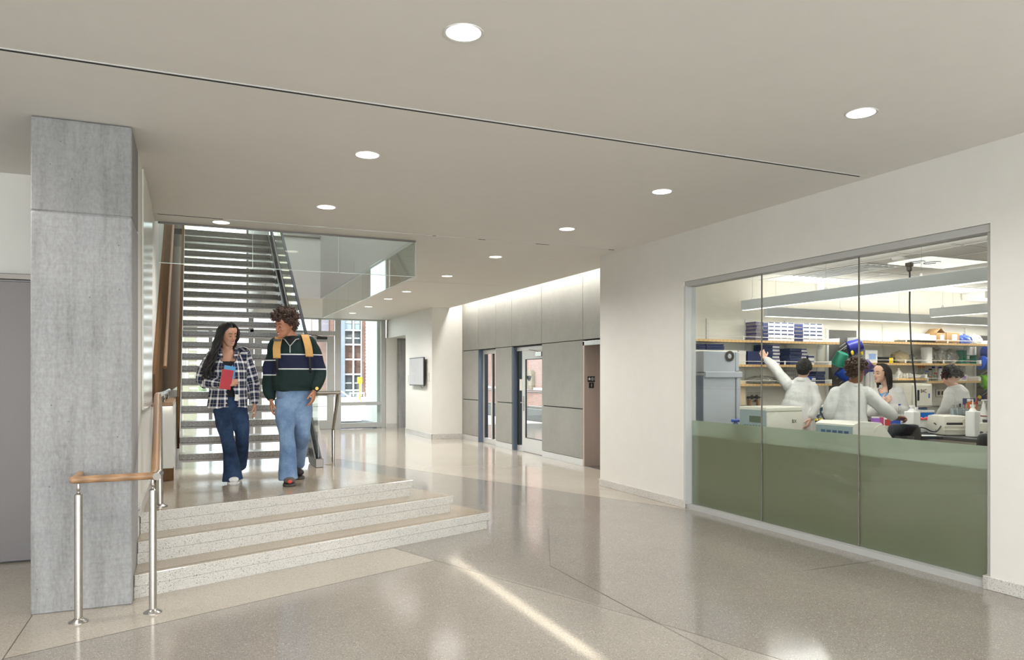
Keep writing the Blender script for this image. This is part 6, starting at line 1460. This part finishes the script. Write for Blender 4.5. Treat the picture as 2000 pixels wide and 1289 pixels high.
cable('black cable coiled left of the ivory mixer', [(1908, 846), (1907, 836), (1912, 828), (1916, 830), (1913, 842), (1910, 848), (1914, 850)], 7.9, .008, m_black)
cable('tangled grey cable left of the white bench machine', [(1828, 843), (1831, 832), (1836, 826), (1840, 832), (1835, 838), (1829, 830), (1824, 826)], 8.2, .007, m_steel_d)
for k, (px, mat, n) in enumerate(((1912, m_yellow, 'yellow'), (1919, m_dblue, 'blue'), (1928, m_orange, 'orange'))):
    c = atY(px, 776, YB - .12); b = B(); b.lathe([(.03, 0), (.035, .012), (.02, .03), (.004, .032)], c, 16, (0, -1, .2)); single('screw_stopper', b, mat, n + ' screw stopper hanging low on the right pegboard', 'stopper', c)
# laptop / trays by the chair, chairs
a = atD(1795, 847, 7.6); e = atD(1842, 850, 7.6)
t = Thing('tool_tray', 'black shallow tray with white papers beside the black chair', 'tray', (a.x, a.y, ZI)); b = B(); dx = e - a; b.prism([(a.x, a.y), (e.x, e.y), (e.x + .14, e.y + .14), (a.x + .14, a.y + .14)], ZI + .001, ZI + .03, .004); t.part('body', b, m_black); b = B(); b.prism([(a.x + .03, a.y + .03), (e.x - .05, e.y + .03), (e.x + .02, e.y + .10), (a.x + .10, a.y + .10)], ZI + .031, ZI + .036); t.part('papers', b, m_paper)
def chair(label, px, py0, d, yaw):
    c = atD(px, py0, d); t = Thing('lab_chair', label, 'chair', (c.x, c.y, 0)); t.o.rotation_euler.z = yaw; t.loc = Vector((0, 0, 0)); H = c.z
    bm = B(); tt = bmesh.new(); rows = []
    for zz, w, y in ((H - .30, .13, .02), (H - .24, .155, .01), (H - .12, .165, -.005), (H - .04, .155, -.02), (H - .008, .13, -.028), (H, .095, -.03)):
        rows.append([tt.verts.new((w * math.sin(a_), y - .11 * (1 - math.cos(a_)) * -1, zz)) for a_ in np.linspace(-1.2, 1.2, 13)])
    for i in range(len(rows) - 1):
        for k in range(12):
            if i == 1 and 3 <= k <= 8: continue
            tt.faces.new((rows[i][k], rows[i][k + 1], rows[i + 1][k + 1], rows[i + 1][k]))
    bm._merge(tt); o = t.part('backrest', bm, m_black, angle=60); md = o.modifiers.new('t', 'SOLIDIFY'); md.thickness = .014
    b = B(); b.box(-.22, .22, -.02, .40, H - .40, H - .36, .015, 2); t.part('seat', b, m_black)
    b = B(); b.tube([(0, .05, H - .36), (0, .03, H - .2)], .02); t.part('back_post', b, m_steel_d)
    b = B(); b.cyl((0, .2, .09), (0, .2, H - .4), .03, None, 14); t.part('column', b, m_chrome)
    for k in range(5):
        a_ = k * 2 * math.pi / 5; p = Vector((.27 * math.cos(a_), .2 + .27 * math.sin(a_), .075)); b = B(); b.rings([((0, .2, .10), .022), (p, .014)], 8); lg = t.part('leg', b, m_black)
        b = B(); b.cyl(p + Vector((-.012, 0, -.045)), p + Vector((.012, 0, -.045)), .028, None, 14); t.part('caster', b, m_black, lg)
chair('black plastic lab chair with its back to the window', 1766, 828, 7.35, math.radians(-50)); chair('black lab chair cut off by the right window edge', 1946, 846, 6.7, math.radians(-55))

# ---------------------------------------------------------------- people in white coats
def lab_person(label, px0, depth, heads, yaw, pitch, roll, neck, shoulders, elbows, wrists, hipc, skin, hair_fn, handdir, face=True, lean=0.0, s=1.0, gap=None, blouse=None):
    p = Person(label, px0, depth, 0.0); P = p.P
    hd = P(*heads); M = head_matrix(hd, yaw, pitch, roll)
    nk = P(*neck); sl, sr = [P(*q) for q in shoulders]; el, er = [P(*q) for q in elbows]; wl, wr = [P(*q) for q in wrists]; hp = P(*hipc)
    shm = (sl + sr) / 2; sw = max(.165, (sr - sl).length / 2); up = nk.lerp(shm, .6)
    b = B(); torso(b, hp, hp.lerp(shm, .4), hp.lerp(shm, .75), up, nk, .72)
    limb(b, [nk - Vector((0, 0, .02)), M @ Vector((0, .02, -.07))], [.052, .050], 3); add_head(b, M, s)
    limb(b, [sl.lerp(shm, .25), el, wl], [.032, .030, .026]); limb(b, [sr.lerp(shm, .25), er, wr], [.032, .030, .026])
    for q in (-1, 1):
        foot = Vector((q * .10 + hp.x * .6, hp.y, .07)); limb(b, [hp + Vector((q * .09, 0, -.04)), Vector((q * .10 + hp.x * .75, hp.y - .02, .48)), foot], [.08, .055, .042]); limb(b, [foot, foot + Vector((0, .13 if not face else -.13, -.03))], [.04, .035])
    for w_, e_, (d_, n_, sd, cu) in zip((wl, wr), (el, er), handdir):
        add_hand(b, w_ + (w_ - e_).normalized() * .03, d_, n_, sd, cu, .98)
    p.part('body', remesh(b, .0055, 2), skin)
    if face: p.face(M, skin, s, True, False)
    hair_fn(p, M, s)
    b = B(); hem = Vector((hp.x, hp.y, max(.62, hp.z - .42)))
    limb(b, [hem, hp, hp.lerp(shm, .42), hp.lerp(shm, .78), up + Vector((0, 0, -.015)), nk + Vector((0, 0, .005))], [(.230, .170), (.198, .150), (.168, .128), (sw * .90, .128), (sw * .82, .098), (.064, .064)], 6, 28, False)
    limb(b, [sl.lerp(shm, .18), el, wl + (el - wl).normalized() * .015], [.074, .062, .048], 6, 16); limb(b, [sr.lerp(shm, .18), er, wr + (er - wr).normalized() * .015], [.074, .062, .048], 6, 16)
    me = remesh(b, .0075, 3); wrinkle(me, .016, 22, int(px0), (1.3, 1.3, .55)); 
    if gap: cut(me, lambda c: gap(c, P, nk))
    co = p.part('lab_coat', me, m_coat); md = co.modifiers.new('t', 'SOLIDIFY'); md.thickness = .005; md.offset = -1
    b = B(); q0 = nk + Vector((0, 0, .0)); b.rings([(q0 + Vector((.082 * math.sin(a), .082 * math.cos(a) + .0, -.006 - .02 * abs(math.sin(a)))), (.008, .026)) for a in np.linspace(-2.3, 2.3, 18)] if face else [(q0 + Vector((.078 * math.sin(a), .074 * math.cos(a), -.030)), (.008, .020)) for a in np.linspace(0, 6.28, 24)], 8); p.part('coat_collar', b, m_coat, co)
    for q in (-1, 1):
        b = B(); limb(b, [hp + Vector((q * .085, 0, 0)), Vector((q * .10 + hp.x * .75, hp.y - .02, .48)), Vector((q * .10 + hp.x * .6, hp.y, .10))], [.11, .082, .075], 6, 16, False); me = b.mesh('trouser_leg'); p.part('trouser_leg', me, m_jw if q < 0 else m_jw)
    for q in (-1, 1):
        f_ = 1 if not face else -1; b = B(); c = Vector((q * .10 + hp.x * .6, hp.y, 0)); limb(b, [c + Vector((0, -f_ * .04, .045)), c + Vector((0, f_ * .10, .045)), c + Vector((0, f_ * .18, .035))], [(.04, .042), (.045, .04), (.036, .03)], 4, 12); p.part('shoe', b, m_shoe_k)
    return p
def cap(b, M, s, lo=-.05, front=.068):
    t = bmesh.new(); bmesh.ops.create_icosphere(t, subdivisions=4, radius=1)
    for v in t.verts:
        q = Vector((v.co.x * .081, .010 + v.co.y * .101, .022 + v.co.z * .099))
        if (q.y < -.028 and q.z < front - .3 * abs(q.x)) or q.z < lo or (q.z < .0 and q.y < .03): q = Vector((q.x * .8, q.y * .7 + .006, q.z * .9))
        v.co = M @ (q * s)
    b._merge(t)
def short_hair(p, M, s, seed=3, mat=m_hair_b):
    b = B(); cap(b, M, s); r = np.random.default_rng(seed)
    for i in range(260):
        while True:
            v = r.normal(size=3); v /= np.linalg.norm(v); q = Vector((v[0] * .079, .008 + v[1] * .101, .022 + v[2] * .096))
            if q.z < -.05 or (q.y < -.035 and q.z < .066) or (q.z < .0 and q.y < .05): continue
            break
        d = Vector(v); t = Vector((d.y * .3, -d.x * .3 + .4, -1.0)); t = (t - d * t.dot(d)).normalized()
        b.rings([(M @ ((q - t * .02) * s), .010), (M @ ((q + d * .008) * s), .013), (M @ ((q + t * .028 + d * .004) * s), .006)], 6)
    p.part('hair', b, mat)
rel = ((0, -.25, -1), (.3, -.6, 0), (.0, -1, 0), (.4, .5, .5, .6))
lab_person('man in a white lab coat reaching up to a navy box, seen from behind', 1563, 9.42, (1570.5, 720, .0), math.radians(165), math.radians(-12), math.radians(-8), (1566, 738, .0), ((1536, 752, .0), (1590, 758, .02)), ((1513, 720, .16), (1596, 789, -.06)), ((1496, 702, .30), (1584, 814, -.12)), (1556, 806, -.02), m_skin_p, lambda p, M, s: short_hair(p, M, s, 3),
    (((-.35, .45, .75), (.1, .9, -.3), (.8, .1, .3), (.25, .3, .3, .35)), ((-.3, -.5, -1), (-.8, .2, 0), (0, -1, 0), (.4, .5, .5, .6))), face=False)
def curly_back(p, M, s): b = curls(M, 300, 8, s, .013, .020, .032); cap(b, M, s); p.part('hair', b, m_hair_br)
lab_person('curly-haired person in a white lab coat leaning over the island, seen from behind', 1662, 8.05, (1672, 724, -.02), math.radians(-150 + 300), math.radians(10), 0, (1668, 748, .0), ((1629, 768, .0), (1698, 766, .0)), ((1617, 806, -.05), (1726, 797, .10)), ((1628, 824, .02), (1745, 814, .22)), (1658, 834, .0), m_skin_d, curly_back,
    ((rel[0], rel[1], rel[2], rel[3]), ((1, .15, .0), (-.1, -.6, -.8), (.0, .4, 1), (1.1, 1.2, 1.2, 1.2))), face=False)
def long_hair(p, M, s):
    b = B(); t = bmesh.new(); bmesh.ops.create_icosphere(t, subdivisions=4, radius=1)
    for v in t.verts:
        q = Vector((v.co.x * .084, .010 + v.co.y * .102, .022 + v.co.z * .100))
        if q.y < -.028 and q.z < .056 - .45 * abs(q.x): q = Vector((q.x * .8, q.y * .7, q.z))
        v.co = M @ (q * s)
    b._merge(t); r = np.random.default_rng(5); R3 = M.to_3x3()
    for i in range(90):
        ph = r.uniform(-1.75, 1.75); bk, sd = math.cos(ph), math.sin(ph)
        pts = [Vector((sd * .02, -.04 + bk * .03, .116)), Vector((sd * .090, -.008 + bk * .104, .045)), Vector((sd * .096, .012 + bk * .104, -.05)), Vector((sd * .092, .03 + bk * .09, -.15)), Vector((sd * .09 + r.normal() * .008, .04 + bk * .075, -.24 - r.uniform(0, .06)))]
        pr = crom(pts, [.008, .011, .0115, .010, .004], 4)
        b.rings([((M @ (q * s)).lerp(M.translation + (R3 @ Vector((q.x, q.y, 0)) + Vector((0, 0, q.z))) * s, min(1, j / 9)), rr) for j, (q, rr) in enumerate(pr)], 6)
    p.part('hair', b, m_hair_b)
pl3 = lab_person('smiling woman with long black hair in a white lab coat over a blue blouse', 1737, 8.93, (1722, 728, -.03), math.radians(-48), math.radians(6), math.radians(6), (1733, 752, .02), ((1706, 768, .0), (1758, 765, .03)), ((1702, 806, -.06), (1765, 800, .03)), ((1722, 790, -.19), (1738, 797, -.17)), (1736, 826, .0), m_skin_p, long_hair,
    (((.6, -.3, .6), (.3, .8, .2), (.0, -.3, 1), (.9, 1, 1, 1)), ((-1, -.2, .1), (.1, .6, -.6), (0, -.2, 1), (.6, .7, .7, .8))), face=True, s=.96,
    gap=lambda c, P, nk: c.y < -.02 and c.z > P(1733, 800).z and abs(c.x - P(1726, 770).x) < .010 + max(0, c.z - P(1733, 800).z) * .22)
P = pl3.P; b = B(); torso(b, P(1736, 826, .0), P(1735, 800, .0), P(1734, 780, .0), P(1733, 770, .01), P(1733, 760, .01), .72, .010); pl3.part('blouse', remesh(b, .008, 3), cloth('blue_blouse', (104, 160, 214)))
def dark_curly(p, M, s): b = curls(M, 260, 12, s, .014, .021, .026); cap(b, M, s); p.part('hair', b, m_hair_d)
lab_person('dark-haired person in a white lab coat bending over the bench at the right', 1872, 9.45, (1858, 736, -.02), math.radians(128), math.radians(38), 0, (1866, 752, .0), ((1854, 770, -.05), (1883, 771, .05)), ((1848, 796, -.10), (1886, 800, .05)), ((1836, 812, -.02), (1872, 818, .15)), (1874, 828, .02), m_skin_p, dark_curly,
    (((-.8, .2, -.5), (.3, .6, -.6), (0, .6, .6), (.6, .7, .7, .8)), ((-1, .3, -.3), (0, .3, -1), (0, .8, .3), (.6, .6, .7, .7))), face=False)
# ================================================================== outdoors beyond the storefront and the lobby door
m_pave = plain('pale_paving', (178, 174, 166), 0.8, var=.05, scale=.8); m_pave_d = plain('grey_threshold', (120, 122, 126), 0.7)
m_sidew = plain('white_render_wall', (214, 214, 210), 0.7, var=.02)
def brick(name, a, b_, mort, scale=1.0):
    t = NT(name); bt = t.add('ShaderNodeTexBrick'); bt.inputs['Scale'].default_value = 1.0; bt.inputs['Brick Width'].default_value = .22 * scale; bt.inputs['Row Height'].default_value = .075 * scale; bt.inputs['Mortar Size'].default_value = .008
    bt.inputs['Color1'].default_value = lin(a); bt.inputs['Color2'].default_value = lin(b_); bt.inputs['Mortar'].default_value = lin(mort)
    tc = t.add('ShaderNodeTexCoord'); sp = t.add('ShaderNodeSeparateXYZ'); t.link(tc.outputs['Object'], sp.inputs[0]); cb_ = t.add('ShaderNodeCombineXYZ'); t.link(t.math('ADD', sp.outputs['X'], sp.outputs['Y']), cb_.inputs['X']); t.link(sp.outputs['Z'], cb_.inputs['Y'])
    t.link(cb_.outputs[0], bt.inputs['Vector']); t.set(bt.outputs['Color'], .85); return t.m
m_brick = brick('red_brick', (124, 84, 70), (104, 72, 62), (130, 120, 112), 1.6); m_brick_p = brick('pink_brick', (138, 104, 94), (126, 94, 86), (146, 130, 122))
m_win_d = plain('dark_window', (62, 72, 80), .12); m_win_p = plain('pale_window', (150, 168, 178), .12); m_mull = plain('white_mullion', (196, 200, 206), .4); m_bcol = plain('blue_grey_steel', (126, 138, 160), .45)
b = B(); b.box(-60, 6.6, 22.5, 120, -.2, -.03); b.box(6.6, 60, 9.0, 120, -.2, -.031); g_ = link('ground_outside', b.mesh('ground_outside'), m_pave); g_['kind'] = 'structure'
b = B(); b.box(5.22, 5.5, 22.55, 24.15, -.03, 7.5); o = link('wall_outside_wing', b.mesh('wall_outside_wing'), m_sidew); o['kind'] = 'structure'
b = B(); b.box(1.5, 5.21, 22.56, 24.3, -.03, .012); b.box(1.5, 5.21, 24.3, 24.5, -.03, .10); b.box(5.10, 5.215, 22.6, 24.3, -.03, .14); o = link('trim_2', b.mesh('trim_2'), m_pave_d); o['kind'] = 'structure'
YF = 58.0
fx = lambda px: atY(px, 700, YF).x
fz_ = lambda py, px=690: atY(px, py, YF).z
t = Thing('brick_building', 'brick campus building behind a steel and glass grid, seen through the right storefront pane', 'building', (fx(690), YF, 0))
b = B(); b.box(fx(652), fx(722), YF + .4, YF + 12, -.03, fz_(560)); t.part('brick_body', b, m_brick)
b = B(); b.box(fx(664), fx(672), YF - .3, YF + .3, 0, fz_(560)); t.part('steel_column', b, m_bcol)
cols_ = [672, 690, 706]; rws = [612, 645, 673, 702, 731, 762, 792]
for i, (p0, p1) in enumerate(zip(rws, rws[1:])):
    for j, (c0, c1) in enumerate(zip(cols_, cols_[1:])):
        if i in (2, 3): continue
        b = B(); b.box(fx(c0) + .1, fx(c1) - .1, YF + .15, YF + .38, fz_(p1) + .08, fz_(p0) - .08); w_ = t.part('window', b, m_win_d if i in (1, 4) else m_win_p)
        b = B(); b.box(fx(c0) + .12, fx(c1) - .12, YF + .09, YF + .15, (fz_(p1) * .55 + fz_(p0) * .45) - .05, (fz_(p1) * .55 + fz_(p0) * .45) + .05); t.part('glazing_bar', b, m_mull, w_)
    b = B(); b.box(fx(672), fx(706), YF - .05, YF + .1, fz_(p0) - .06, fz_(p0) + .06); t.part('transom', b, m_mull)
for c in cols_:
    b = B(); b.box(fx(c) - .06, fx(c) + .06, YF - .06, YF + .11, 0, fz_(600)); t.part('mullion', b, m_mull)
b = B(); b.box(fx(706.5), fx(714), YF - .4, YF + .35, 0, fz_(560)); pier = t.part('brick_pier', b, m_brick)
for k in range(34):
    b = B(); z_ = .3 + k * .26; b.box(fx(711.5), fx(713), YF - .52, YF - .41, z_, z_ + .13); t.part('quoin', b, m_mull, pier)
b = B(); b.box(fx(632), fx(651), YF + 2, YF + 6, fz_(648), fz_(560)); t.part('upper_wing', b, plain('mauve_panel', (140, 136, 150), .6))
yr = 33.0
t = Thing('ramp_railing', 'white ramp railing outside the storefront', 'railing', (atY(690, 780, yr).x, yr, -.03))
b = B(); b.tube([atY(662, 762, yr), atY(672, 768, yr), atY(698, 789, yr)], .035, 8); t.part('sloped_rail', b, m_mull)
for py in (768, 789):
    b = B(); b.tube([atY(664 if py > 780 else 684, py, yr), atY(712, py, yr)], .03, 8); t.part('level_rail', b, m_mull)
for px in (664, 684, 699, 711):
    a = atY(px, 766, yr); b = B(); b.cyl((a.x, yr, -.03), (a.x, yr, a.z), .03, None, 8); t.part('post', b, m_mull)
a = atY(666, 799, 40.0); e = atY(712, 818, 40); t = Thing('garden_wall', 'low pale stone wall outside beyond the railing', 'wall', (a.x, 40, -.03)); b = B(); b.box(a.x - 6, e.x + 3, 40, 40.5, -.03, a.z); t.part('stone', b, plain('pale_stone', (188, 178, 162), .8)); b = B(); b.box(a.x - 6.05, e.x + 3.05, 39.95, 40.55, a.z, a.z + .08); t.part('coping', b, m_mull)
b = B(); a = atY(691, 797, 38); e = atY(706, 813, 38); b.box(a.x, e.x, 38, 38.8, -.03, a.z, .02); single('utility_box', b, plain('beige_cabinet', (178, 164, 140), .7), 'beige outdoor cabinet in front of the pale stone wall', 'cabinet', (a.x, 38, -.03))
b = B(); a = atY(703, 742, 50); b.box(a.x - .16, a.x + .16, 50, 50.1, a.z - .25, a.z + .2, .02); b.cyl((a.x, 50.05, -.03), (a.x, 50.05, a.z), .05); single('yellow_sign', b, m_yellow, 'yellow sign on a post before the brick building', 'sign', (a.x, 50, -.03))
t = Thing('exterior_post', 'pale square post standing outside behind the stair treads', 'post', (-.08, 26, -.03)); b = B(); b.box(-.30, .12, 25.8, 26.2, .0, 7.4); t.part('shaft', b, plain('beige_post', (214, 208, 186), .7)); b = B(); b.box(-.36, .18, 25.74, 26.26, -.03, .0); t.part('foot', b, m_pave_d)
for k, (px, py, w_, h_, n_) in enumerate(((372, 768, 1.6, 1.1, 'left'), (455, 760, 1.7, 1.5, 'middle'), (545, 765, 1.6, 1.2, 'right'))):
    c = atY(px, py, 62); rr = np.random.default_rng(k); b = B()
    for i in range(60): b.ball((c.x + rr.normal() * w_ * .3, 62 + rr.normal() * .5, max(.4, h_ * .5 + rr.normal() * h_ * .22)), rr.uniform(.3, .6), 1)
    t = Thing('shrub', n_ + ' of the pale shrubs far outside, seen between the stair treads', 'shrub', (c.x, 62, -.03)); t.part('foliage', b, plain('hazy_leaf', (150, 166, 132), .8, var=.3, scale=3))['kind'] = 'stuff'
    b = B(); b.cyl((c.x, 62, -.03), (c.x, 62, .6), .08); t.part('stem', b, plain('bark', (96, 80, 66), .9))
# court beyond the lobby door
t = Thing('court_building', 'pink brick wall across the court seen through the lobby door', 'building', (15.6, 32, -.03)); b = B(); b.box(15.6, 18, 16, 60, -.03, 7); t.part('brick_wall', b, m_brick_p)
b = B(); b.box(15.5, 15.6, 16, 60, .9, 1.02); t.part('stone_band', b, m_mull)
c = atX(1037, 743, 15.5); b = B(); b.box(15.4, 15.58, c.y - .28, c.y + .28, c.z - .45, c.z + .25, .02); b.cyl((15.4, c.y, c.z + .25), (15.58, c.y, c.z + .25), .28, None, 20); t.part('wall_lantern', b, plain('bronze', (104, 92, 70), .4))
t = Thing('court_railing', 'dark railing outside the lobby door', 'railing', (10, 22, -.03))
for z_ in (1.08, .62):
    b = B(); b.tube([(10, 16, z_), (10, 34, z_)], .022, 8); t.part('rail', b, m_steel_d)
for k in range(10):
    b = B(); b.cyl((10, 16.2 + k * 1.9, -.03), (10, 16.2 + k * 1.9, 1.08), .02, None, 8); t.part('post', b, m_steel_d)
t = Thing('court_planter', 'dark grey planter wall beyond the railing', 'planter', (11.5, 24, -.03)); b = B(); b.box(11.2, 12.0, 17, 40, -.03, .42, .02); t.part('wall', b, plain('planter_dark', (84, 86, 86), .7)); b = B(); b.box(11.3, 11.9, 17.1, 39.9, .4, .45); t.part('soil', b, plain('soil', (70, 62, 50), .9))
